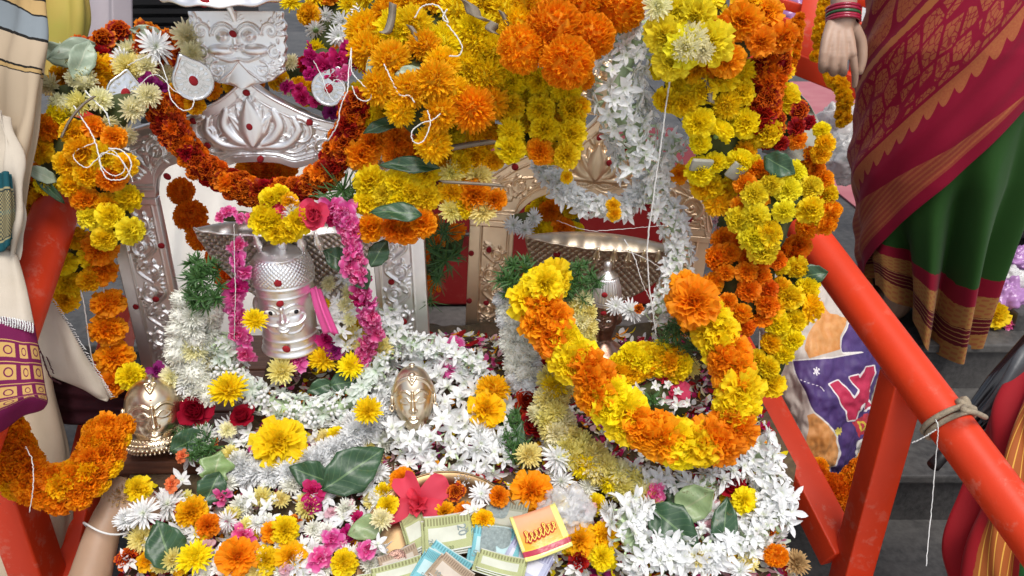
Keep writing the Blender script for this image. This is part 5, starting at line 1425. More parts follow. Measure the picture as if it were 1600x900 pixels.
strand('tuberose_garland', 'white tuberose string edging the heap along the orange lower bar', gar,
       [(1178, 690, 1.07), (1192, 730, 1.06), (1208, 775, 1.045), (1205, 815, 1.03), (1175, 842, 1.015), (1120, 858, 1.01), (1060, 868, 1.0), (1005, 862, .995), (975, 830, 1.0), (985, 795, 1.02)], [('tuberose', 'white', 4), ('floret', 'white', 2)], .0200, .66, (-62, -20, 20, 62), .020, jit=.55)
strand('tuberose_garland', 'short white tuberose string under the bottom of the fat marigold garland', gar, [(985, 740, 1.07), (1030, 752, 1.06), (1075, 758, 1.055), (1110, 752, 1.055), (1150, 735, 1.06)], tub, .018, .9, (-50, 0, 50), .012, jit=.45)
patch('tuberose_heap', 'white tuberoses scattered inside the loop of the fat garland', 'flower heap', [(985, 605), (1030, 590), (1075, 600), (1085, 640), (1045, 655), (1000, 640)], 1.09, 34, [('floret', 'white', 2), ('tuberose', 'white', 2), ('sprig', 'mint', .5)], .02, .56, jit=.5)
strand('marigold_garland', 'dense orange marigold rope hung on the orange railing below the purple border', gar,
       [(-22, 640, .97), (5, 690, .965), (34, 735, .96), (82, 762, .96), (128, 752, .97), (158, 712, .985), (168, 676, 1.0)], [('marigold', 'orange', 4), ('marigold', 'gold', 1.2)], .0185, .85, (-66, -22, 22, 66), .0165, jit=.3)
strand('marigold_garland', 'orange marigold rope drooping behind the railing post under the printed sack', gar,
       [(1262, 735, 1.42), (1285, 765, 1.42), (1320, 770, 1.42), (1350, 745, 1.42), (1375, 715, 1.44)], [('marigold', 'orange', 3), ('marigold', 'amber', 1)], .021, .85, (-60, -20, 20, 60), .02, jit=.3)
strand('marigold_garland', 'orange marigold string hanging on the far stair gate', gar, [(1247, 30, 2.35), (1240, 70, 2.35), (1232, 110, 2.35)], [('marigold', 'orange', 3)], .020, 1.1, (-40, 40), .010, jit=.3)
strand('marigold_garland', 'orange marigold string between the gate post and the wrist with bangles', gar, [(1292, -10, 2.30), (1284, 40, 2.30), (1280, 80, 2.32)], [('marigold', 'gold', 3)], .019, 1.2, (-40, 40), .010, jit=.3)
strand('marigold_garland', 'orange marigold string hanging below the gate rail behind the fingers', gar, [(1295, 112, 2.26), (1318, 145, 2.2), (1318, 185, 2.2)], [('marigold', 'gold', 3)], .020, 1.1, (-40, 40), .010, jit=.3)

# ------------------------------------------------------------------ loose flowers on the heap
def loose(kind, colour, px, py, w, label, lift=.025, face=None, sq=1, d=None):
    dd = (dm(py) - lift) if d is None else d
    p = at(px, py, dd)
    f = Vector(face) if face else (MN * .7 + (CAMP - p).normalized() * .6 + jv(.25))
    return tag(bloom(kind, colour, p, w * dd / FX / 2, f, sq=sq), label, NAME[kind].replace('_', ' '))
loose('bigmari', 'yellow', 436, 692, 86, 'largest round yellow marigold on the heap, green eye facing up', .05)
loose('mum', 'yellow', 358, 610, 62, 'full golden yellow chrysanthemum beside the dark red rose and ivory column', 0.095)
loose('bigmari', 'orange', 830, 768, 68, 'orange marigold at the rim of the brass plate beside the clear plastic bag', .04)
loose('mum', 'yellow', 305, 872, 62, 'round bright yellow chrysanthemum at the bottom next to a dark leaf', .045)
loose('rose', 'red', 306, 642, 62, 'dark red rose beside the golden mask on the plank', .05)
loose('rose', 'red', 380, 655, 46, 'crimson rose under the golden yellow chrysanthemum', .045)
loose('rose', 'wine', 828, 628, 54, 'dark red rose at the foot of the white chrysanthemum column', .045)
loose('rose', 'wine', 832, 668, 48, 'wine coloured rose lowest below the white chrysanthemum column', .04)
loose('rose', 'red', 858, 578, 52, 'red rose tucked behind the fat marigold garland', .05)
loose('hibiscus', 'coral', 654, 788, 104, 'big coral pink hibiscus lying over the rim of the brass plate', .05, face=(-.05, -.75, .6))
for kd_, co_, x_, y_, w_, t_ in (('marigold', 'yellow', 606, 790, 34, 'small yellow marigold on the plate rim beside the hibiscus'), ('french', 'rust', 712, 768, 34, 'rust marigold on the far rim of the brass plate'), ('daisy', 'white', 752, 772, 40, 'white daisy on the far rim of the brass plate'), ('marigold', 'orange', 780, 776, 34, 'small orange marigold on the plate rim beside the big orange one'), ('mum', 'cream', 596, 812, 40, 'cream chrysanthemum on the plate rim above the flat green leaf'), ('tuberose', 'white', 740, 796, 40, 'white tuberose fallen inside the brass plate'), ('marigold', 'gold', 755, 812, 36, 'golden marigold inside the plate behind the cyan note'), ('oleander', 'pink', 574, 858, 36, 'pink blossom lying on the plate rim by the coins'), ('tuberose', 'white', 590, 850, 38, 'white tuberose lying on the plate rim by the coins')):
    loose(kd_, co_, x_, y_, w_, t_, .062)
for x_, y_, t_ in ((612, 668, 'beside its chin'), (640, 690, 'under its chin'), (672, 682, 'on its other side'), (690, 655, 'by its ear')):
    loose('tuberose', 'white', x_, y_, 44, 'white tuberose lying against the central golden mask ' + t_, .075)
loose('mop', 'gold', 770, 610, 56, 'golden open marigold above another beside the tuberose bed', .06)
loose('bigmari', 'gold', 760, 640, 66, 'flat golden orange marigold at the edge of the tuberose bed', .06)
loose('marigold', 'orange', 630, 752, 44, 'small orange marigold above the coral hibiscus', .04)
loose('marigold', 'orange', 726, 802, 40, 'orange marigold lying in the brass plate', .05)
loose('marigold', 'gold', 695, 800, 34, 'golden marigold half under the coral hibiscus petal', .05)
loose('bigmari', 'orange', 372, 870, 66, 'open bright orange marigold at the bottom of the heap', .045)
loose('marigold', 'gold', 300, 800, 52, 'golden marigold between the white daisies and the trefoil leaf', .04)
loose('marigold', 'orange', 325, 822, 40, 'orange marigold below the golden one near the trefoil leaf', .035)
loose('mum', 'tan', 186, 772, 54, 'withered tan chrysanthemum at the edge of the heap', .07)
loose('marigold', 'yellow', 216, 764, 44, 'yellow marigold beside the withered tan chrysanthemum', .075)
loose('daisy', 'white', 262, 788, 62, 'large white daisy chrysanthemum with a salmon flower on it', .04)
loose('daisy', 'white', 224, 802, 50, 'white daisy chrysanthemum leaning against the larger one', .07)
loose('mum', 'white', 198, 812, 44, 'white chrysanthemum at the edge of the heap by the wrist', .06)
loose('oleander', 'salmon', 268, 756, 28, 'salmon pink flower perched on the large white daisy', .065)
loose('oleander', 'salmon', 284, 712, 22, 'small salmon flower by the parsley green sprig', .05)
loose('mum', 'paleyellow', 222, 842, 50, 'ragged pale yellow chrysanthemum near the thread tied wrist', .035)
loose('french', 'rust', 200, 872, 40, 'rust coloured marigold below the ragged pale chrysanthemum', .03)
loose('french', 'gold', 228, 878, 34, 'golden marigold petals beside the rust marigold at the bottom', .03)
loose('marigold', 'yellow', 445, 828, 46, 'yellow open marigold among star white tuberoses', .045)
loose('marigold', 'orange', 425, 832, 36, 'orange marigold touching the yellow open marigold', .04)
loose('bigmari', 'gold', 455, 870, 54, 'brownish golden marigold at the bottom of the heap', .03)
loose('marigold', 'yellow', 415, 875, 46, 'yellow marigold at the bottom between orange and brown ones', .03)
loose('marigold', 'yellow', 538, 880, 44, 'bright yellow marigold at the edge of the brass plate', .05)
loose('oleander', 'pink', 500, 872, 46, 'pink oleander blossom beside the bright yellow marigold', .045)
loose('oleander', 'pink', 520, 842, 40, 'pink oleander blossom just above the other pink one', .04)
loose('oleander', 'magenta', 488, 768, 38, 'magenta blossom in front of the dark green leaves', .045)
loose('oleander', 'magenta', 485, 790, 34, 'magenta blossom lying under the leaves with white petals', .04)
loose('oleander', 'pink', 380, 838, 46, 'pink oleander among the bottom tuberoses', .035)
loose('oleander', 'pink', 465, 562, 40, 'round light pink blossom at the foot of the moustached deity', 0.100)
loose('mum', 'paleyellow', 440, 580, 50, 'pale yellow chrysanthemum beside the light pink blossom', 0.095)
loose('mum', 'yellow', 505, 562, 52, 'yellow orange chrysanthemum below the moustached deity', 0.095)
loose('mum', 'yellow', 548, 572, 46, 'yellow chrysanthemum touching the small dark leaf', 0.095)
loose('mum', 'paleyellow', 592, 545, 48, 'pale yellow chrysanthemum leaning on the pink string', 0.100)
loose('mum', 'paleyellow', 548, 530, 50, 'soft yellow chrysanthemum beside the pink string', 0.110)
loose('marigold', 'yellow', 566, 508, 34, 'small yellow marigold beside the pink string', .09)
loose('mum', 'yellow', 398, 502, 44, 'golden yellow chrysanthemum touching the deity cheek', d=1.055)
loose('oleander', 'magenta', 510, 530, 34, 'purple magenta flower at the deity base', 0.120)
loose('oleander', 'purple', 524, 548, 32, 'purple flower below the magenta one', 0.110)
loose('oleander', 'purple', 312, 580, 30, 'purple flower beside the ivory column', 0.100)
loose('oleander', 'purple', 245, 578, 28, 'purple flower over the golden mask', d=1.12)
loose('mum', 'cream', 268, 590, 42, 'cream chrysanthemum over the golden mask on the plank', d=1.12)
loose('daisy', 'white', 288, 600, 40, 'white chrysanthemum between the golden mask and the ivory column', d=1.12)
loose('mum', 'cream', 356, 672, 32, 'small cream chrysanthemum under the crimson rose', .045)
loose('mum', 'yellow', 575, 642, 50, 'pale gold chrysanthemum in the white string near the central mask', 0.105)
loose('oleander', 'pink', 702, 570, 42, 'bright pink carnation just above the tuberose bed', .05)
loose('oleander', 'pink', 710, 540, 34, 'pink carnation in front of the warm arch post', .05)
loose('mum', 'paleyellow', 826, 712, 46, 'yellow chrysanthemum at the end of the creamy string', .05)
loose('daisy', 'white', 872, 715, 56, 'white chrysanthemum against the creamy yellow string', .055)
loose('french', 'rust', 680, 755, 34, 'rust orange marigold above the brass plate rim', .035)
loose('french', 'wine', 745, 752, 32, 'dark red marigold above the brass plate', .035)
loose('marigold', 'yellow', 690, 750, 30, 'yellow marigold beside the rust one above the plate', .035)
loose('marigold', 'yellow', 600, 768, 32, 'small yellow marigold next to the hibiscus', .035)
loose('oleander', 'pink', 1022, 772, 42, 'pink oleander at the end of the creamy chrysanthemum string', .045)
loose('oleander', 'pink', 1025, 835, 34, 'magenta pink flower between the tuberose strings', .035)
loose('oleander', 'magenta', 1045, 845, 34, 'second magenta flower between the tuberose strings', .035)
loose('rose', 'red', 1140, 755, 56, 'shaggy dark red flower under the fat marigold garland', .04)
loose('bigmari', 'yellow', 1162, 782, 46, 'yellow open marigold beside the shaggy dark red flower', .045)
loose('bigmari', 'gold', 905, 845, 60, 'golden marigold cluster beside the orange sachet', .035)
loose('marigold', 'gold', 945, 838, 48, 'golden marigold left of the thick white tuberose string', .035)
loose('marigold', 'yellow', 940, 870, 44, 'yellow marigold under the golden ones near the sachet', .03)
loose('french', 'wine', 905, 875, 40, 'dark red marigold at the bottom near the sachet', .03)
loose('pom', 'orange', 1212, 868, 40, 'single orange marigold outside the tuberose edge', .035)
loose('mum', 'tan', 1245, 880, 44, 'withered straw coloured chrysanthemum at the heap corner', .02)
loose('oleander', 'coral', 1055, 615, 44, 'crimson flower with folded petals inside the fat garland loop', .11)
loose('oleander', 'coral', 1040, 595, 40, 'coral red petal flower on top inside the fat garland loop', .12)
loose('mum', 'paleyellow', 1075, 575, 44, 'pale yellow chrysanthemum inside the fat garland loop', .11)
loose('daisy', 'white', 985, 485, 40, 'white daisy with a rust centre beside the turbaned deity', d=1.13)
loose('daisy', 'white', 962, 478, 32, 'small white daisy beside the turbaned deity', d=1.13)
loose('french', 'rust', 998, 482, 16, 'small rust marigold head on the white daisy', d=1.11)
loose('marigold', 'yellow', 205, 588, 44, 'yellow marigold above the golden mask on the plank', d=1.13)
loose('marigold', 'yellow', 1553, 494, 46, 'yellow marigold lying on the step beside purple plastic', d=1.95)
loose('oleander', 'pink', 1577, 507, 24, 'pink flower fallen on the dark step', d=1.95)
loose('pom', 'orange', 1438, 902, 54, 'orange marigold on the lower step under the dangling string', d=1.72)
loose('marigold', 'gold', 1470, 872, 14, 'tiny golden petal on the dark step', d=1.9)

# small blossoms scattered over the heap, each told by what it lies next to
LAND = [('the largest yellow marigold', 436, 692), ('the golden yellow chrysanthemum', 358, 610), ('the orange marigold at the plate rim', 830, 768), ('the bright yellow chrysanthemum at the bottom', 305, 872),
        ('the dark red rose', 306, 642), ('the crimson rose', 380, 655), ('the coral hibiscus', 654, 790), ('the open orange marigold at the bottom', 372, 870), ('the big dark leaf', 553, 733),
        ('the trefoil leaf', 338, 730), ('the large white daisy', 262, 788), ('the withered tan chrysanthemum', 186, 772), ('the magenta blossoms', 487, 780), ('the bright yellow marigold by the plate', 538, 880),
        ('the curled pale leaf', 1085, 785), ('the broad green leaf', 1052, 822), ('the narrow green leaf', 1132, 820), ('the shaggy dark red flower', 1140, 755), ('the sachet', 845, 832), ('the clear plastic pouch', 888, 798),
        ('the lone orange marigold', 1212, 868), ('the golden marigold by the sachet', 905, 845), ('the white chrysanthemum by the creamy string', 872, 715), ('the flat green leaf', 572, 825), ('the yellow open marigold', 445, 828),
        ('the dark leaf with a pale stem', 258, 852), ('the wine coloured rose', 832, 668), ('the thread tied wrist', 172, 820), ('the pink pair by the plate', 512, 856), ('the brownish golden marigold', 455, 870), ('the small cream chrysanthemum', 356, 672), ('the golden marigold by the trefoil leaf', 300, 800)]
SMALL = [('tuberose', 'white', 110, 38, 'white tuberose star', 'loose tuberose stars'), ('floret', 'white', 50, 30, 'half open white tuberose bud', 'loose tuberose buds'),
         ('oleander', 'magenta', 14, 24, 'small magenta blossom', 'loose magenta blossoms'), ('oleander', 'palepink', 18, 24, 'pale pink blossom', 'loose pale pink blossoms'),
         ('french', 'gold', 14, 28, 'small golden marigold', 'loose small golden marigolds'), ('french', 'rust', 8, 26, 'small rust marigold', 'loose small rust marigolds'),
         ('mum', 'white2', 46, 38, 'ivory chrysanthemum', 'loose small ivory chrysanthemums'), ('daisy', 'white', 26, 40, 'small white daisy', 'loose small white daisies'),
         ('marigold', 'yellow', 14, 32, 'small yellow marigold', 'loose small yellow marigolds'), ('oleander', 'pink', 8, 28, 'small bright pink blossom', 'loose bright pink blossoms'),
         ('mum', 'paleyellow', 24, 36, 'small pale yellow chrysanthemum', 'loose small pale yellow chrysanthemums')]
ZONES = [(195, 775, 560, 898, 6), (270, 665, 600, 760, 2.6), (860, 760, 1205, 895, 3), (560, 735, 640, 800, .6), (840, 640, 900, 760, .6), (420, 640, 560, 700, .6), (540, 790, 600, 895, .6)]
seen = set()
for kd, co, n, w, lab, grp in SMALL:
    k = 0
    for _ in range(n * 30):
        if k >= n: break
        t = R.uniform(0, sum(z[4] for z in ZONES))
        for z in ZONES:
            t -= z[4]
            if t <= 0: break
        x, y = R.uniform(z[0], z[2]), R.uniform(z[1], z[3])
        nm, lx, ly = min(LAND, key=lambda q: (q[1] - x) ** 2 + (q[2] - y) ** 2)
        ds = math.hypot(lx - x, ly - y)
        rel = ('just ' if ds < 30 else '' if ds < 55 else 'well ') + ('above' if y - ly < -abs(x - lx) else 'below' if y - ly > abs(x - lx) else 'beside' if x < lx else 'past')
        full = lab + ' ' + rel + ' ' + nm
        if full in seen: continue
        seen.add(full); k += 1
        dd = dm(y) - R.uniform(.02, .036); p = at(x, y, dd)
        tag(bloom(kd, co, p, w * R.uniform(.85, 1.2) * dd / FX / 2, MN * .6 + (CAMP - p).normalized() * .5 + jv(.6)), full, NAME[kd].replace('_', ' '), grp)

# ------------------------------------------------------------------ leaves and leaf strips
leaf(553, 733, dm(733) - .06, .098, .062, 35, 'big dark green leaf lying in front of the white chrysanthemum string')
leaf(485, 742, dm(742) - .05, .062, .040, 160, 'dark green leaf paired with the big leaf above magenta petals')
leaf(540, 598, dm(598) - .07, .048, .036, 10, 'small round dark leaf under the moustached deity')
leaf(500, 605, dm(605) - .06, .040, .026, 200, 'narrow dark leaf under the moustached deity')
leaf(258, 852, dm(852) - .05, .068, .050, 115, 'dark leaf with a pale stem beside the round bright yellow chrysanthemum')
leaf(330, 765, dm(765) - .045, .050, .040, 250, 'dark folded leaf below the trefoil leaf')
leaf(338, 730, dm(730) - .05, .046, .044, 80, 'pale green trefoil leaf in front of the dark rose herbs', 'leaf_pale', lobes=2)
leaf(572, 825, dm(825) - .05, .050, .034, 200, 'flat green leaf at the brass plate edge under tuberoses', 'leaf_back')
leaf(1052, 822, dm(822) - .05, .080, .056, 320, 'broad green leaf inside the white tuberose string', 'leaf')
leaf(1085, 785, dm(785) - .05, .060, .050, 30, 'curled pale leaf with its underside up', 'leaf_back', bend=-.5)
leaf(1132, 820, dm(820) - .05, .072, .036, 80, 'narrow green leaf beside the dark red flower')
leaf(1060, 775, dm(775) - .04, .050, .034, 110, 'dark leaf behind the curled pale leaf')
leaf(640, 258, 1.03, .082, .024, 175, 'long green leaf lying across the ladder of orange and yellow marigolds', tilt=(0, .5), cat='leaf')
leaf(618, 332, 1.02, .070, .030, 175, 'green leaf between yellow and orange rows of the marigold ladder', tilt=(0, .5))
leaf(600, 196, 1.02, .058, .024, 200, 'dark leaf under the upper yellow pair of the marigold ladder', tilt=(0, .6))
leaf(592, 115, 1.0, .048, .036, 120, 'grey green leaf behind the tied pink oleanders', 'leaf_gray')
leaf(645, 114, .98, .045, .020, 5, 'folded greyish leaf strip on the golden marigolds', 'leaf_gray', tilt=(0, .8))
leaf(112, 78, 1.03, .062, .030, 200, 'pale grey green leaf under the rust marigold cluster', 'leaf_gray', tilt=(0, .5))
leaf(128, 92, 1.01, .062, .034, 60, 'folded grey green leaf beside the golden marigold', 'leaf_gray', tilt=(.3, .3))
leaf(88, 84, 1.05, .06, .03, 150, 'grey green leaf at the edge of the shawl', 'leaf_gray')
leaf(228, 50, 1.06, .042, .02, 170, 'small grey leaf beside the white chrysanthemum', 'leaf_gray')
leaf(78, 296, 1.0, .05, .014, 310, 'dark leaf blades tied under the golden marigold bundle')
leaf(64, 272, .99, .04, .02, 150, 'small greenish leaf at the shawl edge', 'leaf_gray')
leaf(1218, 258, 1.01, .046, .034, 330, 'dark shiny leaf on top of the lemon marigold bundle')
leaf(1265, 430, 1.10, .05, .03, 190, 'dark leaf under the end of the roped pipe')
leaf(295, 690, dm(690) - .05, .055, .04, 30, 'dark parsley leaf between the rose and the plank')
leaf(810, 690, dm(690) - .05, .06, .018, 80, 'narrow dark leaf spray beside the wine coloured rose')
leaf(560, 428, 1.06, .05, .03, 120, 'dark green rose leaf behind the pink string')
leaf(592, 395, 1.07, .045, .03, 60, 'dark rose leaf near the second silver post')
leaf(530, 405, 1.08, .05, .035, 150, 'dark rose leaf beside the cobra hood edge')
patch('herb_tuft', 'dark parsley like sprig below the dark red rose', 'greenery', [(275, 675), (330, 670), (328, 712), (285, 715)], dl(.035), 26, [('sprig', 'mint', 1)], .01, .36, fill=None, jit=.7)
patch('herb_tuft', 'green parsley like spray beside the wine coloured roses', 'greenery', [(785, 655), (818, 650), (815, 720), (795, 715)], dl(.04), 26, [('sprig', 'mint', 1)], .01, .36, fill=None, jit=.7)
M['cup'] = simple('grey_leaf_cup', (.33, .32, .27), .7, c2=(.22, .22, .18), scale=30, bmp=.3)
o = sheet('leaf_cup', [[(1190, 238, 1.07), (1215, 245, 1.05), (1248, 252, 1.06), (1280, 240, 1.09)], [(1205, 210, 1.09), (1225, 215, 1.09), (1255, 215, 1.09), (1284, 205, 1.10)], [(1225, 170, 1.10), (1240, 165, 1.11), (1258, 165, 1.11), (1272, 175, 1.10)], [(1232, 145, 1.09), (1240, 143, 1.09), (1250, 146, 1.09), (1262, 158, 1.09)]], M['cup'], thick=.001)
tag(o, 'grey dried leaf cup holding rust marigolds near the far gate', 'leaf cup')
def strip(pts, w, label, d):
    rows_ = [[(x - w * .5, y - w * .2, d), (x, y, d - .006), (x + w * .5, y + w * .2, d)] for x, y in pts]
    tag(sheet('leaf_strip', rows_, M['sheath'], thick=.0008, nu=16, nv=8), label, 'leaf strip')
strip([(614, 5), (612, 28), (606, 48), (598, 52)], 12, 'dry brown leaf strip standing in the shaggy yellow bundle', .985)
strip([(715, -5), (735, 8), (742, 26), (757, 28)], 26, 'wide dry leaf strip over the top of the shaggy yellow bundle', .99)
strip([(784, 18), (790, 30), (796, 42)], 12, 'thin dry leaf strip beside the orange pompons', .95)
strip([(772, 52), (766, 46), (775, 36)], 16, 'curled dry leaf tip among shaggy yellow marigolds', .97)
strip([(650, 68), (648, 52), (640, 40)], 10, 'short dry leaf strip in the shaggy yellow bundle', .99)
strip([(1110, 160), (1106, 135), (1100, 122)], 12, 'folded dry leaf strip in the panel of small yellow marigolds', 1.0)
strip([(1078, 195), (1085, 185), (1092, 178)], 14, 'dry leaf strip beside the white tuberose rope', 1.02)
tag(MB().box((0, 0, 0), (.030, .006, .018), None, .002).build('folded_leaf_packet', M['cup'], mw=Matrix.Translation(at(1096, 258, 1.03)) @ Euler((.4, .1, .2)).to_matrix().to_4x4()), 'small grey folded leaf packet tied under the yellow panel', 'leaf packet')
tag(MB().box((0, 0, 0), (.022, .006, .024), None, .002).build('folded_leaf_packet', M['cup'], mw=Matrix.Translation(at(1150, 268, 1.03)) @ Euler((.3, .5, .2)).to_matrix().to_4x4()), 'second grey folded leaf packet nearer the rust marigolds', 'leaf packet')
strip([(700, 232), (740, 225), (778, 222), (784, 235)], 14, 'long dry leaf strip over the pale yellow ladder', 1.03)
strip([(690, 284), (730, 286), (785, 290)], 10, 'thin dry leaf strip in the pale yellow ladder', 1.03)
strip([(148, 150), (128, 165), (108, 190), (96, 215)], 5, 'grey leaf strip between cream chrysanthemums and golden bundle', .975)

# ------------------------------------------------------------------ threads
thread([(1047, 122, 1.0), (1040, 170, 1.01), (1032, 230, 1.03), (1022, 300, 1.06), (1012, 380, 1.09), (1014, 440, 1.11), (1022, 500, 1.12), (1026, 528, 1.12)], 'long white thread hanging down past the warm arch', .0022)
thread([(115, 165, .98), (135, 195, .975), (150, 225, .97), (158, 262, .965), (170, 280, .965), (195, 278, .965), (205, 255, .965), (190, 235, .965), (170, 232, .965)], 'thick white cord loop on the golden bundle', .0017)
thread([(150, 222, .97), (120, 235, .968), (116, 248, .966), (135, 262, .965), (150, 250, .965), (175, 235, .965), (195, 262, .965), (180, 275, .962), (160, 262, .962), (158, 240, .962), (185, 245, .96), (202, 270, .962), (208, 285, .965)], 'tangled white thread bundle on the golden marigolds', .0012)
thread([(133, 142, .98), (150, 160, .975), (165, 175, .97), (172, 195, .975)], 'white thread over the cream chrysanthemums', .0018)
thread([(200, 102, 1.0), (220, 92, .99), (240, 86, .99), (252, 100, .985), (262, 130, .98), (268, 155, .975), (285, 172, .975), (300, 168, .975), (305, 150, .98)], 'white thread looping under the first paan leaf plate', .0013)
thread([(216, 135, .985), (235, 118, .985), (252, 120, .98), (270, 140, .978), (285, 148, .98)], 'thin white thread tying the paan leaf plate', .001)
thread([(549, 75, .985), (545, 110, .98), (543, 140, .975), (533, 165, .98), (527, 195, .985), (512, 220, 1.0)], 'white thread hanging from the magenta oleanders', .0016)
thread([(549, 80, .985), (550, 112, .98), (565, 130, .975), (580, 148, .975), (572, 158, .975), (558, 152, .975), (550, 135, .975)], 'white thread loop beside the magenta oleanders', .0014)
thread([(490, 95, 1.0), (502, 118, .99), (512, 145, .985), (525, 158, .985), (538, 140, .985), (528, 124, .985), (510, 135, .985)], 'fine thread circling the second paan leaf plate', .0009)
thread([(600, 100, .97), (612, 125, .965), (625, 148, .96), (640, 150, .958), (648, 160, .96)], 'white thread draped on the grey green leaf', .0016)
thread([(648, 28, .985), (660, 10, .98), (682, 8, .978), (694, 22, .975), (700, 35, .972), (692, 28, .972), (698, 15, .972)], 'looped white thread on the shaggy yellow bundle', .0018)
thread([(699, 38, .97), (712, 55, .965), (722, 72, .962), (718, 86, .962), (702, 88, .965)], 'white thread hook on the shaggy yellow bundle', .0016)
thread([(668, 172, .955), (672, 192, .95), (665, 215, .95), (655, 224, .95), (645, 220, .95), (644, 205, .95), (660, 192, .95), (675, 188, .95), (688, 178, .955)], 'curly white thread end on the golden orange bundle', .0014)
thread([(366, 350, 1.03), (366, 400, 1.05), (368, 450, 1.06), (367, 500, 1.08), (366, 530, 1.10)], 'thin white thread carrying the pink oleanders before the silver hood', .0010)
thread([(120, 430, 1.11), (132, 480, 1.12), (140, 540, 1.13), (150, 590, 1.14), (152, 610, 1.14)], 'white cord hanging beside the single orange marigold string', .0018)
thread([(40, 698, .905), (50, 720, .90), (52, 760, .90), (46, 800, .91)], 'white thread lying over the dense orange marigold rope', .0011)
thread([(930, 385, 1.07), (960, 388, 1.065), (1000, 400, 1.07), (1035, 420, 1.08)], 'thin white thread stretched over the bronze cobra heads', .0008)
thread([(870, 345, 1.16), (920, 360, 1.10), (970, 358, 1.10), (1040, 352, 1.12)], 'fine thread strung above the bronze cobra hood', .0007)
thread([(975, 374, 1.06), (990, 400, 1.06), (1003, 440, 1.07), (1016, 468, 1.09)], 'white thread dangling from the bronze cobra heads', .0012)
# ------------------------------------------------------------------ people and their clothes
def skinmat(name, c):
    m, nt, b, o = newmat(name)
    n1 = noise_(nt, 30, 4)
    nt.links.new(ramp(nt, n1, [(.3, tuple(x * .86 for x in c)), (.7, c)]), b.inputs['Base Color'])
    b.inputs['Roughness'].default_value = .5
    b.inputs['Subsurface Weight'].default_value = .12; b.inputs['Subsurface Radius'].default_value = (.01, .004, .002)
    bump(nt, b, noise_(nt, 420, 3), .15, .0006)
    return m
M['skin'] = skinmat('skin', (.42, .27, .19))
M['skin2'] = skinmat('tan_skin', (.36, .225, .14))
M['hair'] = simple('black_hair', (.012, .010, .009), .45, c2=(.03, .025, .02), scale=200, bmp=.6, bscale=300)
M['cloth_red'] = simple('plain_blouse', (.30, .03, .06), .8)

def flesh(name, chains, mat, parent=None, voxel=.005, smooth=10, extra=()):
    """one continuous body: tapered limbs merged into a single skin"""
    mb = MB()
    for pts, rr in chains:
        P = np.array([list(p) for p in pts], float)
        n = max(8, len(P) * 7)
        C = cr(P, n); q = np.interp(np.linspace(0, len(P) - 1, n), range(len(P)), rr)
        # rounded ends
        t0 = C[0] - C[1]; t0 /= np.linalg.norm(t0); t1 = C[-1] - C[-2]; t1 /= np.linalg.norm(t1)
        C = np.vstack([C[0] + t0 * q[0] * .85, C[0] + t0 * q[0] * .5, C, C[-1] + t1 * q[-1] * .5, C[-1] + t1 * q[-1] * .85])
        q = np.r_[q[0] * .4, q[0] * .86, q, q[-1] * .86, q[-1] * .4]
        mb.tube(C, q, 14)
    for c, d in extra:
        V, F = lathe([(0, -1), (.38, -.92), (.7, -.7), (.92, -.38), (1, 0), (.92, .38), (.7, .7), (.38, .92), (0, 1)], 16)
        mb.add(V * np.array(d) + np.array(list(c)), F)
    o = mb.build(name, mat, parent)
    rm = o.modifiers.new('merge', 'REMESH'); rm.mode = 'VOXEL'; rm.voxel_size = voxel; rm.use_smooth_shade = True
    s = o.modifiers.new('smooth', 'SMOOTH'); s.factor = .5; s.iterations = smooth
    return o

def head_shapes(c, f, s=1.0):
    """skull, jaw, nose, ears round centre c, facing f (horizontal)"""
    c = Vector(c); f = Vector(f).normalized(); r_ = f.cross(Vector((0, 0, 1)))
    ex = [(c + Vector((0, 0, .03)), (.075 * s, .085 * s, .095 * s)), (c + f * .025 - Vector((0, 0, .05)), (.058 * s, .06 * s, .07 * s))]
    ch = [([c + f * .088 + Vector((0, 0, .02)), c + f * .105 - Vector((0, 0, .022))], [.009, .014]), ([c + f * .083 - Vector((0, 0, .058)) - r_ * .02, c + f * .088 - Vector((0, 0, .058)), c + f * .083 - Vector((0, 0, .058)) + r_ * .02], [.007, .009, .007])]
    for s_ in (-1, 1): ch.append(([c + r_ * s_ * .076 + Vector((0, 0, .02)), c + r_ * s_ * .08 - Vector((0, 0, .025))], [.014, .010]))
    return ch, ex

def head_parts(root, c, f, hairlen=.0):
    c = Vector(c); f = Vector(f).normalized(); r_ = f.cross(Vector((0, 0, 1)))
    for s_ in (-1, 1):
        V, F = lathe([(0, -1), (.7, -.7), (1, 0), (.7, .7), (0, 1)], 12)
        ey = mk('eye', V * .012 + np.array(list(c + f * .078 + r_ * s_ * .032 + Vector((0, 0, .02)))), F, M['eyewhite'], root)
        mk('iris', V * .006 + np.array(list(c + f * .087 + r_ * s_ * .032 + Vector((0, 0, .02)))), F, M['black'], ey)
    V, F = lathe([(0, -1), (.38, -.92), (.7, -.7), (.92, -.38), (1, 0), (.92, .38), (.7, .7), (.38, .92), (0, 1)], 24)
    hb = MB(); hb.add(V * np.array([.084, .084, .090]) + np.array(list(c - f * .022 + Vector((0, 0, .045)))), F)
    hb.add(V * np.array([.05, .05, .05]) + np.array(list(c - f * .11 - Vector((0, 0, .02)))), F)
    hb.build('hair', M['hair'], root)

# fabric shaders -----------------------------------------------------------------
def weave(nt, b, s=.25, sc=900):
    bump(nt, b, noise_(nt, sc, 2), s, .0006)

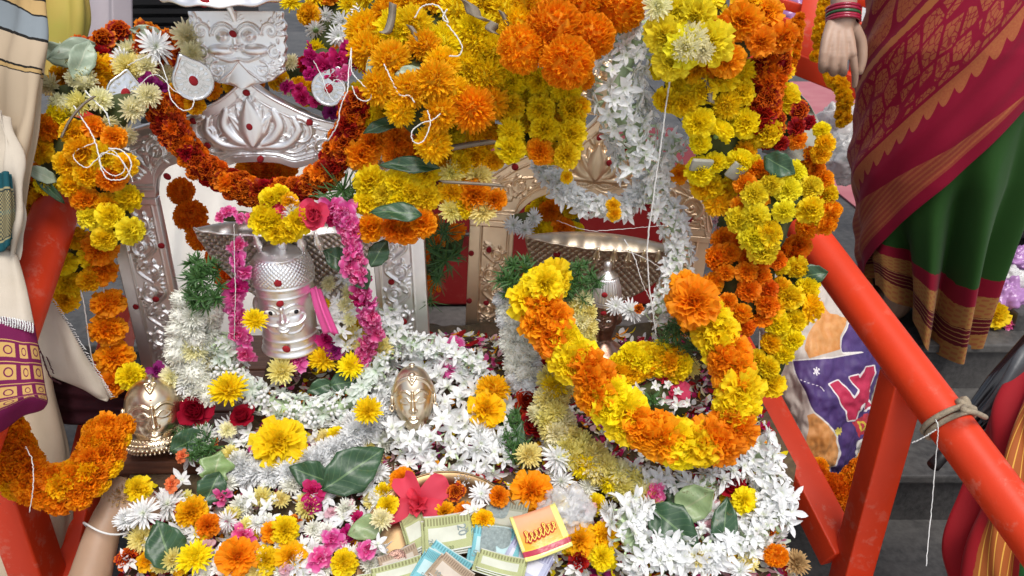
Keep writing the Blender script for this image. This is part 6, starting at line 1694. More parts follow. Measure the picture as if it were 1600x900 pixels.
def banded(name, a, stops, rough=.75, lines=None, motif=None, sheen=.0):
    """cloth with woven bands along attribute a (0..1); stops (pos, colour) constant"""
    m, nt, b, o = newmat(name)
    v = attr(nt, a)
    wob = math_(nt, 'MULTIPLY_ADD', noise_(nt, 60, 3), .012, -.006)
    vv = math_(nt, 'ADD', v, wob)
    col = ramp(nt, vv, stops, True)
    if motif:
        col = motif(nt, col, v)
    n1 = noise_(nt, 9, 4)
    col = mixc(nt, .22, col, ramp(nt, n1, [(.3, (.55, .55, .55)), (.7, (1, 1, 1))]), 'MULTIPLY')
    nt.links.new(col, b.inputs['Base Color'])
    b.inputs['Roughness'].default_value = rough; b.inputs['Specular IOR Level'].default_value = .1
    b.inputs['Sheen Weight'].default_value = sheen
    weave(nt, b)
    return m

CREAM, BLK, BLUEG, OCH = (.42, .33, .23), (.015, .014, .013), (.20, .23, .25), (.42, .28, .12)
M['shawl'] = banded('cream_shawl', 'u', [(0, BLUEG), (.045, BLK), (.055, OCH), (.115, BLK), (.125, BLUEG), (.215, BLK), (.228, CREAM), (.335, BLK), (.342, OCH), (.352, BLK), (.359, CREAM)])
def zari(nt, col, v):
    u = attr(nt, 'u'); v = attr(nt, 'v')
    br = N(nt, 'ShaderNodeTexChecker'); br.inputs['Scale'].default_value = 1.0
    cv = N(nt, 'ShaderNodeCombineXYZ')
    nt.links.new(math_(nt, 'MULTIPLY', v, 34.0), cv.inputs[0]); nt.links.new(math_(nt, 'MULTIPLY', u, 40.0), cv.inputs[1])
    nt.links.new(cv.outputs[0], br.inputs['Vector'])
    inband = math_(nt, 'MULTIPLY', math_(nt, 'GREATER_THAN', u, .25), math_(nt, 'LESS_THAN', u, .85))
    return mixc(nt, math_(nt, 'MULTIPLY', math_(nt, 'MULTIPLY', br.outputs['Fac'], inband), .8), col, (.42, .34, .16))
M['teal'] = banded('teal_zari_border', 'u', [(0, (.012, .07, .085)), (.2, (.30, .26, .14)), (.23, (.015, .03, .035)), (.5, (.012, .07, .085)), (.55, (.015, .03, .035)), (.86, (.30, .26, .14)), (.89, (.012, .07, .085))], motif=zari)
def boxes(nt, col, v):
    u = attr(nt, 'u'); v = attr(nt, 'v')
    fu = math_(nt, 'FRACT', math_(nt, 'MULTIPLY', u, 7.0)); fv = math_(nt, 'FRACT', math_(nt, 'MULTIPLY', v, 4.0))
    a_ = math_(nt, 'ABSOLUTE', math_(nt, 'SUBTRACT', fu, .5)); b_ = math_(nt, 'ABSOLUTE', math_(nt, 'SUBTRACT', fv, .5))
    box = math_(nt, 'MULTIPLY', math_(nt, 'LESS_THAN', a_, .33), math_(nt, 'LESS_THAN', b_, .36))
    dd = math_(nt, 'ADD', math_(nt, 'MULTIPLY', a_, a_), math_(nt, 'MULTIPLY', b_, b_))
    w = math_(nt, 'GREATER_THAN', math_(nt, 'ABSOLUTE', math_(nt, 'SUBTRACT', dd, .035)), .012)
    band = math_(nt, 'MULTIPLY', math_(nt, 'GREATER_THAN', u, .14), math_(nt, 'LESS_THAN', u, .72))
    edge = math_(nt, 'LESS_THAN', math_(nt, 'ABSOLUTE', math_(nt, 'SUBTRACT', fu, .04)), .02)
    f = math_(nt, 'MULTIPLY', math_(nt, 'MAXIMUM', math_(nt, 'MULTIPLY', box, w), edge), band)
    return mixc(nt, math_(nt, 'MULTIPLY', f, .85), col, (.52, .33, .10))
PUR = (.13, .010, .055)
M['purple'] = banded('purple_zari_border', 'u', [(0, PUR), (1, PUR)], motif=boxes)
M['white_cloth'] = simple('white_cotton', (.44, .38, .30), .85, c2=(.52, .46, .38), scale=14, bmp=.25, bscale=600)
M['dhoti'] = simple('beige_cotton', (.42, .33, .23), .85, c2=(.50, .40, .29), scale=10, bmp=.3, bscale=700)
M['maroon'] = simple('maroon_cloth', (.035, .005, .010), .85, c2=(.06, .008, .016), scale=40, bmp=.3, bscale=500)

# --- the shawled person beside the covered rail
pb = Vector((-.98, 1.0, .17))
fc = Vector((.9, .3, 0)).normalized()
hc = pb + Vector((0, 0, 1.55))
ch, ex = head_shapes(hc, fc)
ch += [([pb + Vector((0, 0, .86)), pb + Vector((0, 0, 1.1)), pb + Vector((0, 0, 1.3)), pb + Vector((0, 0, 1.38))], [.135, .125, .14, .08]), ([pb + Vector((0, 0, 1.3)), hc - Vector((0, 0, .06))], [.06, .052])]
for s_ in (-1, 1):
    h_ = pb + Vector((.03 * s_, -.10 * s_, .86))
    ch.append(([h_, pb + Vector((.02, -.10 * s_, .46)), pb + Vector((.0, -.10 * s_, .07)), pb + Vector((.12, -.09 * s_, .03))], [.088, .056, .036, .03]))
    sh = pb + Vector((0, -.17 * s_, 1.32))
    ch.append(([sh, sh + Vector((.03, -.05 * s_, -.28)), sh + Vector((.14, -.02 * s_, -.5)), sh + Vector((.18, 0, -.56))], [.05, .04, .028, .03]))
body = flesh('person', ch, M['skin2'], None, .008, 8, ex)
tag(body, 'person outside the rail in a striped cream shawl and purple bordered beige wrap', 'person')
head_parts(body, hc, fc)
def garment(name, pts, rr, mat, parent, n=26):
    V, F = tube(cr(pts, n), np.interp(np.linspace(0, len(pts) - 1, n), range(len(pts)), rr), 30)
    V = np.array(V); a_ = np.arange(len(V)) % 30
    c_ = np.repeat(np.array(cr(pts, n)), 30, 0); k_ = 1 + .05 * np.sin(a_ * 6.283 / 30 * 7) + .03 * np.sin(a_ * 6.283 / 30 * 11 + 1)
    V[:len(c_)] = c_ + (V[:len(c_)] - c_) * k_[:, None]
    return mk(name, V, F, M[mat], parent)
garment('wrap_skirt', [pb + Vector((0, 0, z)) for z in (.07, .4, .75, .98)], [.17, .165, .175, .15], 'dhoti', body)
garment('kurta', [pb + Vector((0, 0, z)) for z in (.80, 1.0, 1.2, 1.32, 1.41)], [.18, .16, .175, .17, .075], 'white_cloth', body)
for s_ in (-1, 1):
    sh = pb + Vector((0, -.17 * s_, 1.32)); garment('sleeve', [sh, sh + Vector((.03, -.05 * s_, -.28)), sh + Vector((.12, -.02 * s_, -.46))], [.07, .056, .048], 'white_cloth', body)
folds = lambda U, V: .006 * np.sin(V * 9 + U * 3) + .004 * np.sin(V * 21 + U * 6 + 1) + .003 * np.sin(U * 17 + V * 4)
sheet('shawl', [[(-120, -130, 1.0), (-20, -70, .97), (40, -30, .95), (71, -14, .965)],
                [(-120, -30, 1.0), (-20, 10, .965), (42, 35, .945), (77, 52, .965)],
                [(-120, 60, 1.0), (-20, 85, .965), (40, 102, .945), (72, 112, .96)],
                [(-120, 170, 1.0), (-20, 170, .97), (36, 178, .945), (66, 182, .96)],
                [(-120, 280, 1.0), (-25, 260, .975), (22, 262, .95), (53, 252, .965)],
                [(-120, 400, 1.02), (-30, 360, .985), (16, 340, .955), (41, 330, .965)],
                [(-120, 470, 1.04), (-30, 430, .995), (14, 400, .965), (34, 382, .97)]], M['shawl'], body, 90, 50, .0018, folds)
sheet('shawl_fold', [[(-60, 150, .95), (-20, 165, .935), (0, 175, .93), (8, 190, .94)], [(-60, 250, .945), (-10, 255, .93), (20, 262, .925), (30, 268, .935)], [(-60, 350, .95), (0, 350, .935), (24, 352, .93), (42, 345, .94)], [(-60, 430, .96), (0, 420, .945), (20, 412, .94), (32, 405, .945)]], M['white_cloth'], body, 40, 40, .0016, folds)
sheet('teal_border', [[(-50, 268, .925), (-10, 270, .915), (10, 268, .912), (20, 272, .92)], [(-50, 330, .925), (-5, 330, .912), (14, 328, .91), (25, 326, .918)], [(-50, 400, .935), (-5, 395, .92), (12, 385, .918), (24, 372, .925)]], M['teal'], body, 30, 40, .0014, lambda U, V: .003 * np.sin(V * 12))
sheet('wrap', [[(-40, 395, .935), (0, 390, .93), (18, 392, .932), (24, 402, .94)], [(-40, 450, .93), (5, 448, .922), (28, 448, .925), (38, 450, .935)], [(-40, 505, .895), (5, 500, .888), (35, 500, .891), (50, 508, .903)]], M['white_cloth'], body, 24, 30, .0016, lambda U, V: .003 * np.sin(V * 8))
zb = sheet('zari_border', [[(-40, 497, .892), (5, 496, .885), (35, 500, .888), (50, 508, .90)], [(-40, 560, .87), (8, 555, .858), (42, 556, .862), (60, 562, .88)], [(-40, 625, .85), (8, 615, .838), (48, 608, .845), (68, 612, .865)], [(-40, 660, .85), (8, 640, .838), (52, 625, .845), (71, 628, .865)], [(-40, 690, .87), (5, 672, .86), (40, 652, .86), (66, 636, .87)]], M['purple'], body, 40, 40, .0016, lambda U, V: .003 * np.sin(V * 8))
for k in range(16):
    x = -8 + k * 3.9; y = 497 + .004 * x * x
    thread([(x, y - 2, .882), (x + 1.2, y + 6, .879), (x + .4, y + 13, .879)], None, .0014, zb, name='fringe')
sheet('dhoti', [[(-60, 470, 1.17), (20, 480, 1.15), (62, 500, 1.14), (72, 512, 1.15)], [(-60, 600, 1.16), (20, 600, 1.135), (68, 600, 1.125), (88, 605, 1.14)], [(-60, 720, 1.16), (30, 720, 1.13), (88, 715, 1.12), (114, 712, 1.14)], [(-60, 830, 1.15), (30, 830, 1.12), (86, 830, 1.115), (118, 835, 1.14)], [(-60, 960, 1.14), (30, 960, 1.11), (80, 960, 1.11), (112, 960, 1.13)]], M['dhoti'], body, 50, 40, .0018, lambda U, V: .006 * np.sin(V * 10 + U * 2))
fr_ = sheet('fringed_end', [[(58, 532, 1.09), (64, 500, 1.075), (72, 482, 1.07), (80, 468, 1.075)], [(70, 568, 1.09), (88, 545, 1.075), (96, 525, 1.07), (104, 505, 1.075)], [(82, 592, 1.09), (108, 580, 1.08), (122, 565, 1.075), (130, 548, 1.08)], [(140, 612, 1.09), (150, 612, 1.085), (157, 606, 1.085), (160, 598, 1.085)], [(168, 626, 1.095), (170, 625, 1.095), (172, 623, 1.095), (173, 620, 1.095)]], M['white_cloth'], body, 40, 24, .0016, lambda U, V: .004 * np.sin(U * 9 + V * 5))
for k in range(46):
    t = k / 45; x = 80 + (173 - 80) * t; y = np.interp(t, [0, .26, .54, .86, 1], [468, 505, 548, 598, 620])
    thread([(x - 1, y, 1.073), (x + 2.5, y - 1 + R.uniform(-1, 1), 1.07), (x + 5 + R.uniform(-1, 2), y + R.uniform(-1, 3), 1.07)], None, .0009, fr_, name='fringe', n=6)
thread([(55, 526, 1.085), (66, 556, 1.083), (78, 588, 1.083), (95, 600, 1.083)], None, .0022, body, 'maroon', name='dark_trim')
thread([(62, 530, 1.085), (72, 556, 1.083), (84, 584, 1.083)], None, .0014, body, 'maroon', name='dark_trim')
o = sheet('maroon_cloth', [[(70, 585, 1.20), (110, 588, 1.18), (160, 600, 1.17), (208, 610, 1.17), (222, 612, 1.18)], [(75, 620, 1.19), (115, 625, 1.17), (165, 628, 1.16), (208, 632, 1.165), (222, 634, 1.18)], [(92, 662, 1.19), (120, 664, 1.17), (165, 662, 1.165), (205, 660, 1.17), (222, 658, 1.18)]], M['maroon'], None, 24, 40, .003, lambda U, V: .003 * np.sin(U * 22))
tag(o, 'dark maroon cloth hanging beside the plank behind the fringed white end', 'cloth')

# --- the woman in the crimson and green saree
wx, wy, wz = 1.055, 1.75, .580
wv = lambda z: Vector((wx - .10 * (z - wz) , wy - .02 * (z - wz), z))
fcw = Vector((-.2, 1, 0)).normalized()
wb = wv(.6)
hc = wv(.6) + Vector((0, 0, 1.42))
ch, ex = head_shapes(hc, fcw, .95)
ch += [([wv(1.38), wv(1.6), wv(1.83), wv(1.9)], [.135, .11, .125, .07]), ([wv(1.83), hc - Vector((0, 0, .06))], [.052, .045])]
for s_ in (-1, 1):
    ch.append(([wv(1.38) + Vector((.08 * s_, 0, 0)), wv(1.0) + Vector((.075 * s_, 0, 0)), wv(.65) + Vector((.07 * s_, 0, 0)), wv(.61) + Vector((.07 * s_, .12, 0))], [.09, .055, .034, .028]))
sh = wv(1.82) + Vector((.17, 0, 0)); ch.append(([sh, sh + Vector((.06, .02, -.28)), sh + Vector((.02, .16, -.46))], [.045, .036, .026]))
hd = 1.585
wr = at(1318, 18, hd)
sh = wv(1.82) + Vector((-.17, 0, 0))
ch.append(([sh, sh + Vector((-.04, -.06, -.27)), at(1322, -70, hd), at(1319, -10, hd), wr, at(1317, 36, hd)], [.046, .038, .033, .027, .0245, .025]))
mcp = [(1287, 84), (1302, 89), (1317, 89), (1332, 84)]
for k, (x, y) in enumerate(mcp):       # metacarpals and curled fingers
    ch.append(([at(1310 + (x - 1310) * .45, 38, hd - .004), at(1310 + (x - 1310) * .8, 62, hd - .012), at(x, y, hd - .014)], [.0125, .0108, .0092]))
    if k < 3:
        ch.append(([at(x, y, hd - .014), at(x - 2 + k, y + 18, hd - .004), at(x - 1 + k, y + 25, hd + .022), at(x, y + 16, hd + .038)], [.0095, .0090, .0080, .0068]))
    else:
        ch.append(([at(x, y, hd - .012), at(x + 3, y + 22, hd - .002), at(x + 4, y + 38, hd + .012), at(x + 3, y + 50, hd + .024)], [.0086, .0080, .0072, .0062]))
ch.append(([at(1334, 44, hd + .006), at(1345, 66, hd + .014), at(1347, 92, hd + .022), at(1343, 112, hd + .03)], [.014, .012, .0105, .0085]))
ex.append((at(1311, 60, hd - .002), (.0285, .014, .030)))
wom = flesh('person', ch, M['skin'], None, .0032, 3, ex)
tag(wom, 'woman with bangles on the upper step in a crimson and green saree', 'person')
head_parts(wom, hc, fcw)
bdir = (at(1317, 36, hd) - at(1319, -10, hd)).normalized()
M['bangle_red'] = simple('crimson_glass', (.32, .012, .04), .12, coat=.5); M['bangle_green'] = simple('green_glass', (.03, .09, .03), .12, coat=.5)
for k, (y, mt) in enumerate([(14, 'bangle_red'), (19, 'bangle_red'), (24, 'bangle_green'), (29, 'bangle_red'), (33, 'bangle_red')]):
    c = at(1317.5, y, hd); fr = frame(bdir).to_3x3()
    pts = [c + fr @ Vector((math.cos(a) * .0315, math.sin(a) * .0315, 0)) for a in np.linspace(0, 2 * math.pi, 36, endpoint=False)]
    v, f = tube(pts, .0033, 8, True); mk('bangle', v, f, M[mt], wom)

nth, nz = 280, 150
th = np.linspace(-math.pi, math.pi, nth); zz = np.linspace(wz, 1.62, nz)
def skirt_r(TH, Z, pleat=1.0):
    h = (Z - wz)
    a = np.interp(h, [0, .08, .2, .42, .7, 1.05], [.128, .140, .158, .195, .205, .165])
    b = np.interp(h, [0, .2, .42, .7, 1.05], [.12, .14, .165, .175, .13])
    fl = np.clip(1 - h / .75, 0, 1)
    k = TH + .28 * (h - .2) 
    pl_ = pleat * fl * (.044 * np.sin(k * 9 + .6 + .5 * np.sin(k * 3)) + .012 * np.sin(k * 17 + 2) + .008 * np.sin(k * 5 + 1))
    return a + pl_, b + pl_
def skirt_pts(TH, Z, off=0., pleat=1.0):
    a, b = skirt_r(TH, Z, pleat)
    a = a - .060 * np.clip(np.sin(TH), 0, 1) * np.exp(-((Z - wz) / .42) ** 2)
    cx = wx - .10 * (Z - wz); cy = wy - .02 * (Z - wz)
    return np.stack([cx + (a + off) * np.sin(TH), cy - (b + off) * np.cos(TH), Z], -1)
TH, ZZ = np.meshgrid(th, zz, indexing='ij')
ZE = np.interp(np.degrees(TH), [-180, -118, -90, -67, -23, 13, 67, 112, 180], [.66, .68, .73, .82, 1.01, 1.19, 1.40, 1.50, 1.6])
P = skirt_pts(TH, ZZ, 0., np.clip((ZE + .03 - ZZ) / .12, .03, 1) * np.where(np.abs(TH) > 2.0, .4, 1))
P[:, :, 2] += (.012 * np.sin(TH * 9 + .6) - .030 * np.clip(np.cos(TH), 0, 1) ** 2) * np.exp(-(ZZ - wz) / .1)
P[:, :, 2] += .12 * np.clip((-TH - .05) / 1.1, 0, 1) * np.clip((2.4 + TH) / .6, 0, 1) * np.exp(-((ZZ - wz) / .22) ** 2)
def saree_hem(nt, col, v):
    th_ = attr(nt, 'th')
    # woven motifs in the gold bands and lines in the maroon one
    fu = math_(nt, 'SINE', math_(nt, 'MULTIPLY', th_, 70.0)); fv = math_(nt, 'SINE', math_(nt, 'MULTIPLY', v, 330.0))
    mo = math_(nt, 'GREATER_THAN', math_(nt, 'MULTIPLY', fu, fv), .18)
    g1 = math_(nt, 'MULTIPLY', math_(nt, 'GREATER_THAN', v, .115), math_(nt, 'LESS_THAN', v, .185))
    g2 = math_(nt, 'LESS_THAN', v, .045)
    col = mixc(nt, math_(nt, 'MULTIPLY', math_(nt, 'MULTIPLY', mo, math_(nt, 'MAXIMUM', g1, g2)), .55), col, (.28, .05, .03))
    ln = math_(nt, 'GREATER_THAN', math_(nt, 'SINE', math_(nt, 'MULTIPLY', v, 420.0)), .82)
    g3 = math_(nt, 'MULTIPLY', math_(nt, 'GREATER_THAN', v, .05), math_(nt, 'LESS_THAN', v, .112))
    return mixc(nt, math_(nt, 'MULTIPLY', math_(nt, 'MULTIPLY', ln, g3), .8), col, (.42, .24, .08))
GRN, CRM, MAR, GLD = (.018, .062, .011), (.21, .005, .020), (.10, .006, .012), (.33, .16, .045)
M['saree'] = banded('green_saree_cloth', 'h', [(0, GLD), (.05, MAR), (.112, GLD), (.185, CRM), (.25, GRN)], .6, motif=saree_hem, sheen=.05)
mk('saree_skirt', P.reshape(-1, 3), gridF(nth, nz), M['saree'], wom, True, {'h': (ZZ - wz - .012 * np.abs(np.sin(TH * 4.5 + .3)) * .6) * 1.36 + NR.normal(0, .001, ZZ.shape), 'th': TH})
# the crimson end wrapped across
nth, nt_ = 240, 150
th = np.linspace(rad(-118), rad(112), nth); t = np.linspace(0, 1, nt_)
TH, T_ = np.meshgrid(th, t, indexing='ij')
dg = np.degrees(TH)
ze = np.interp(dg, [-118, -90, -67, -23, 13, 67, 112], [.68, .73, .82, 1.01, 1.19, 1.40, 1.50])
ZZ = ze + (1.66 - ze) * T_
P = skirt_pts(TH, ZZ, .018, .12)
dr = (.004 * np.sin((ZZ - ze) * 30 + TH * 4) + .003 * np.sin((ZZ - ze) * 70 - TH * 2)) * np.clip((ZZ - ze) / .05, 0, 1)
P[:, :, 0] += dr * np.sin(TH); P[:, :, 1] -= dr * np.cos(TH)
D = (ZZ - ze) * .80
def pallu_motif(nt, col, v):
    th_ = attr(nt, 'th')
    cv = N(nt, 'ShaderNodeCombineXYZ')
    nt.links.new(math_(nt, 'MULTIPLY', th_, 2.2), cv.inputs[0]); nt.links.new(math_(nt, 'MULTIPLY', v, 9.0), cv.inputs[1])
    vo = N(nt, 'ShaderNodeTexVoronoi', feature='DISTANCE_TO_EDGE'); vo.inputs['Scale'].default_value = 2.9; vo.inputs['Randomness'].default_value = .55
    nt.links.new(cv.outputs[0], vo.inputs['Vector'])
    vs = N(nt, 'ShaderNodeTexVoronoi'); vs.inputs['Scale'].default_value = 2.9; vs.inputs['Randomness'].default_value = .55
    nt.links.new(cv.outputs[0], vs.inputs['Vector'])
    fill = math_(nt, 'GREATER_THAN', vo.outputs[0], .085)
    rings = math_(nt, 'GREATER_THAN', math_(nt, 'SINE', math_(nt, 'MULTIPLY_ADD', vs.outputs[0], 70.0, math_(nt, 'MULTIPLY', noise_(nt, 22, 3), 16.0))), -.15)
    mo = math_(nt, 'MULTIPLY', fill, rings)
    reg = math_(nt, 'MULTIPLY', math_(nt, 'GREATER_THAN', v, .205), math_(nt, 'LESS_THAN', v, .345))
    # larger square motifs beyond the inner border
    fu = math_(nt, 'ABSOLUTE', math_(nt, 'SUBTRACT', math_(nt, 'FRACT', math_(nt, 'MULTIPLY_ADD', th_, 2.6, 10.0)), .5))
    fv = math_(nt, 'ABSOLUTE', math_(nt, 'SUBTRACT', math_(nt, 'FRACT', math_(nt, 'MULTIPLY', v, 13.0)), .5))
    sq = math_(nt, 'LESS_THAN', math_(nt, 'ADD', math_(nt, 'POWER', math_(nt, 'MULTIPLY', fu, 2.25), 4.0), math_(nt, 'POWER', math_(nt, 'MULTIPLY', fv, 2.25), 4.0)), 1.0)
    reg2 = math_(nt, 'GREATER_THAN', v, .385)
    v2 = N(nt, 'ShaderNodeTexVoronoi', feature='DISTANCE_TO_EDGE'); v2.inputs['Scale'].default_value = 10.5
    nt.links.new(cv.outputs[0], v2.inputs['Vector'])
    mo = math_(nt, 'MULTIPLY', fill, math_(nt, 'MULTIPLY_ADD', math_(nt, 'GREATER_THAN', v2.outputs[0], .07), .75, .12))
    sq = math_(nt, 'MULTIPLY', sq, math_(nt, 'MULTIPLY_ADD', math_(nt, 'GREATER_THAN', v2.outputs[0], .05), .6, .3))
    f = math_(nt, 'MAXIMUM', math_(nt, 'MULTIPLY', mo, reg), math_(nt, 'MULTIPLY', sq, reg2))
    # scalloped small border
    sc_ = math_(nt, 'ABSOLUTE', math_(nt, 'SINE', math_(nt, 'MULTIPLY', th_, 26.0)))
    sb = math_(nt, 'MULTIPLY', math_(nt, 'GREATER_THAN', v, math_(nt, 'MULTIPLY_ADD', sc_, -.018, .178)), math_(nt, 'LESS_THAN', v, .197))
    f = math_(nt, 'MAXIMUM', f, sb)
    # gold stripe only towards the lower end
    top_ = math_(nt, 'MULTIPLY_ADD', th_, -.062, .043)
    lowend = math_(nt, 'MULTIPLY', math_(nt, 'GREATER_THAN', v, .030), math_(nt, 'LESS_THAN', v, top_))
    lowend = math_(nt, 'MULTIPLY', lowend, math_(nt, 'MULTIPLY_ADD', math_(nt, 'GREATER_THAN', math_(nt, 'SINE', math_(nt, 'MULTIPLY', v, 520.0)), .2), .45, .5))
    f = math_(nt, 'MAXIMUM', f, lowend)
    n1 = noise_(nt, 260, 2)
    f = math_(nt, 'MULTIPLY', f, math_(nt, 'MULTIPLY_ADD', n1, .7, .42))
    return mixc(nt, f, col, (.40, .13, .045))
M['pallu'] = banded('crimson_saree_cloth', 'h', [(0, (.235, .006, .026)), (.352, (.38, .12, .04)), (.372, (.21, .007, .028))], .55, motif=pallu_motif, sheen=.05)
o = mk('saree_pallu', P.reshape(-1, 3), gridF(nth, nt_), M['pallu'], wom, True, {'h': D, 'th': TH})
sm = o.modifiers.new('thick', 'SOLIDIFY'); sm.thickness = .002

# --- the seated person at the lower end of the roped pipe
sb_ = Vector((1.06, .62, .17))
fcs = Vector((-.6, .8, 0)).normalized(); hc = sb_ + Vector((.1, -.06, .72))
ch, ex = head_shapes(hc, fcs, .95)
ch += [([sb_ + Vector((0, 0, .12)), sb_ + Vector((.05, -.03, .35)), sb_ + Vector((.09, -.05, .56))], [.14, .12, .10]), ([sb_ + Vector((.09, -.05, .56)), hc - Vector((0, 0, .05))], [.05, .045])]
for s_ in (-1, 1):
    hp = sb_ + Vector((.06 * s_, .03 * s_, .13)); kn = sb_ + Vector((-.16 + .08 * s_, .26 + .05 * s_, .40))
    ch.append(([hp, kn, kn + Vector((-.02, .02, -.30)), kn + Vector((-.06, .09, -.38))], [.085, .06, .038, .03]))
    sh = sb_ + Vector((.09 + .12 * s_, -.05 + .09 * s_, .54)); ch.append(([sh, sh + Vector((-.02, .12, -.2)), kn + Vector((.02, -.02, .07))], [.045, .035, .026]))
sp = flesh('person', ch, M['skin'], None, .007, 8, ex)
tag(sp, 'person crouching beside the roped orange pipe in a red saree with gold and green bands', 'person')
head_parts(sp, hc, fcs)
garment('blouse', [sb_ + Vector(q) for q in ((0, 0, .06), (.03, -.02, .25), (.075, -.04, .46), (.09, -.05, .60))], [.19, .155, .15, .07], 'cloth_red', sp)
for s_ in (-1, 1):
    kn = sb_ + Vector((-.16 + .08 * s_, .26 + .05 * s_, .40)); garment('skirt_fold', [sb_ + Vector((.06 * s_, .03 * s_, .13)), kn, kn + Vector((-.02, .02, -.30))], [.11, .085, .07], 'cloth_red', sp)
    sh = sb_ + Vector((.09 + .12 * s_, -.05 + .09 * s_, .54)); garment('sleeve', [sh, sh + Vector((-.02, .12, -.2))], [.065, .05], 'cloth_red', sp)
def gold_lines(nt, col, v):
    ln = math_(nt, 'GREATER_THAN', math_(nt, 'SINE', math_(nt, 'MULTIPLY', v, 150.0)), .88)
    reg = math_(nt, 'MULTIPLY', math_(nt, 'GREATER_THAN', v, .28), math_(nt, 'LESS_THAN', v, .52))
    return mixc(nt, math_(nt, 'MULTIPLY', ln, reg), col, (.62, .33, .06))
RD2 = (.30, .012, .018)
M['redsaree'] = banded('red_banded_saree', 'v', [(0, RD2), (.28, (.33, .09, .022)), (.52, RD2), (.56, (.02, .11, .03)), (.60, RD2)], .6, motif=gold_lines, sheen=.05)
sheet('saree', [[(1612, 560, 1.22), (1630, 570, 1.17), (1680, 580, 1.15), (1760, 590, 1.2)],
                [(1560, 628, 1.20), (1600, 640, 1.13), (1660, 650, 1.11), (1760, 660, 1.17)],
                [(1540, 690, 1.19), (1585, 700, 1.11), (1650, 710, 1.09), (1760, 720, 1.15)],
                [(1510, 770, 1.18), (1568, 780, 1.10), (1640, 790, 1.07), (1760, 800, 1.13)],
                [(1474, 850, 1.17), (1545, 860, 1.09), (1625, 870, 1.06), (1760, 880, 1.12)],
                [(1478, 930, 1.17), (1535, 945, 1.09), (1620, 955, 1.05), (1760, 960, 1.11)],
                [(1490, 1060, 1.17), (1540, 1060, 1.1), (1620, 1060, 1.06), (1760, 1060, 1.11)]], M['redsaree'], sp, 70, 70, .002, lambda U, V: .010 * np.sin(V * 16 + U * 5) + .006 * np.sin(V * 33 - U * 8))

# --- the arm reaching under the flowers
ab = Vector((-.62, .36, -.05))
fca = Vector((.3, .9, 0)).normalized(); hc = ab + Vector((.08, .0, .86))
ch, ex = head_shapes(hc, fca)
ch += [([ab + Vector((0, 0, .12)), ab + Vector((.02, .0, .4)), ab + Vector((.05, 0, .66))], [.14, .13, .11]), ([ab + Vector((.05, 0, .66)), hc - Vector((0, 0, .05))], [.055, .05])]
for s_ in (-1, 1):
    hp = ab + Vector((.09 * s_, .03, .12)); kn = ab + Vector((.13 * s_, .24, .36)); ch.append(([hp, kn, kn + Vector((0, -.02, -.22)), kn + Vector((0, .06, -.26))], [.085, .06, .04, .03]))
e0 = at(118, 985, .965); w0 = at(172, 800, 1.012)
ch.append(([ab + Vector((.06, .06, .64)), ab + Vector((.12, .22, .62)), e0, at(140, 905, .985), at(158, 840, 1.0), w0], [.050, .042, .034, .026, .0225, .0195]))
ch.append(([ab + Vector((-.10, 0, .64)), ab + Vector((-.16, .14, .42)), ab + Vector((-.06, .26, .36))], [.052, .042, .03]))
for k, (dx, dy) in enumerate([(26, -36), (36, -26), (44, -14), (46, -2)]):
    k0 = at(176, 792, 1.015); m_ = at(176 + dx * .75, 796 + dy * .75, 1.02); ch.append(([w0, m_], [.017, .0115]))
    ch.append(([m_, at(176 + dx * 1.25, 798 + dy * 1.1, 1.02), at(176 + dx * 1.6, 806 + dy * 1.1, 1.03)], [.0105, .0092, .0075]))
ch.append(([w0, at(176, 768, 1.01), at(188, 752, 1.015)], [.016, .0115, .0085]))
arm = flesh('person', ch, M['skin2'], None, .0046, 6, ex)
tag(arm, 'crouching person whose bare forearm with a white thread on the wrist reaches under the flowers', 'person')
head_parts(arm, hc, fca)
shp = MB(); V_, F_ = tube(cr([ab + Vector((0, 0, .06)), ab + Vector((.01, 0, .3)), ab + Vector((.04, 0, .6)), ab + Vector((.055, 0, .72))], 20), np.interp(np.linspace(0, 1, 20), [0, .3, .85, 1], [.17, .155, .14, .075]), 24)
shp.add(V_, F_).build('shirt', M['white_cloth'], arm)
for s_ in (-1, 1):
    kn = ab + Vector((.13 * s_, .24, .36)); garment('trouser_leg', [ab + Vector((.09 * s_, .03, .12)), kn, kn + Vector((0, -.02, -.22))], [.11, .082, .065], 'dhoti', arm)
wdir = (w0 - at(158, 840, 1.0)).normalized(); frw = frame(wdir).to_3x3(); c = at(166, 828, 1.0)
pts = [c + frw @ Vector((math.cos(a) * .0285, math.sin(a) * .0285, .004 * math.sin(a * 2))) for a in np.linspace(0, 2 * math.pi, 36, endpoint=False)]
v, f = tube(pts, .0013, 6, True); mk('thread_bracelet', v, f, M['thread'], arm)

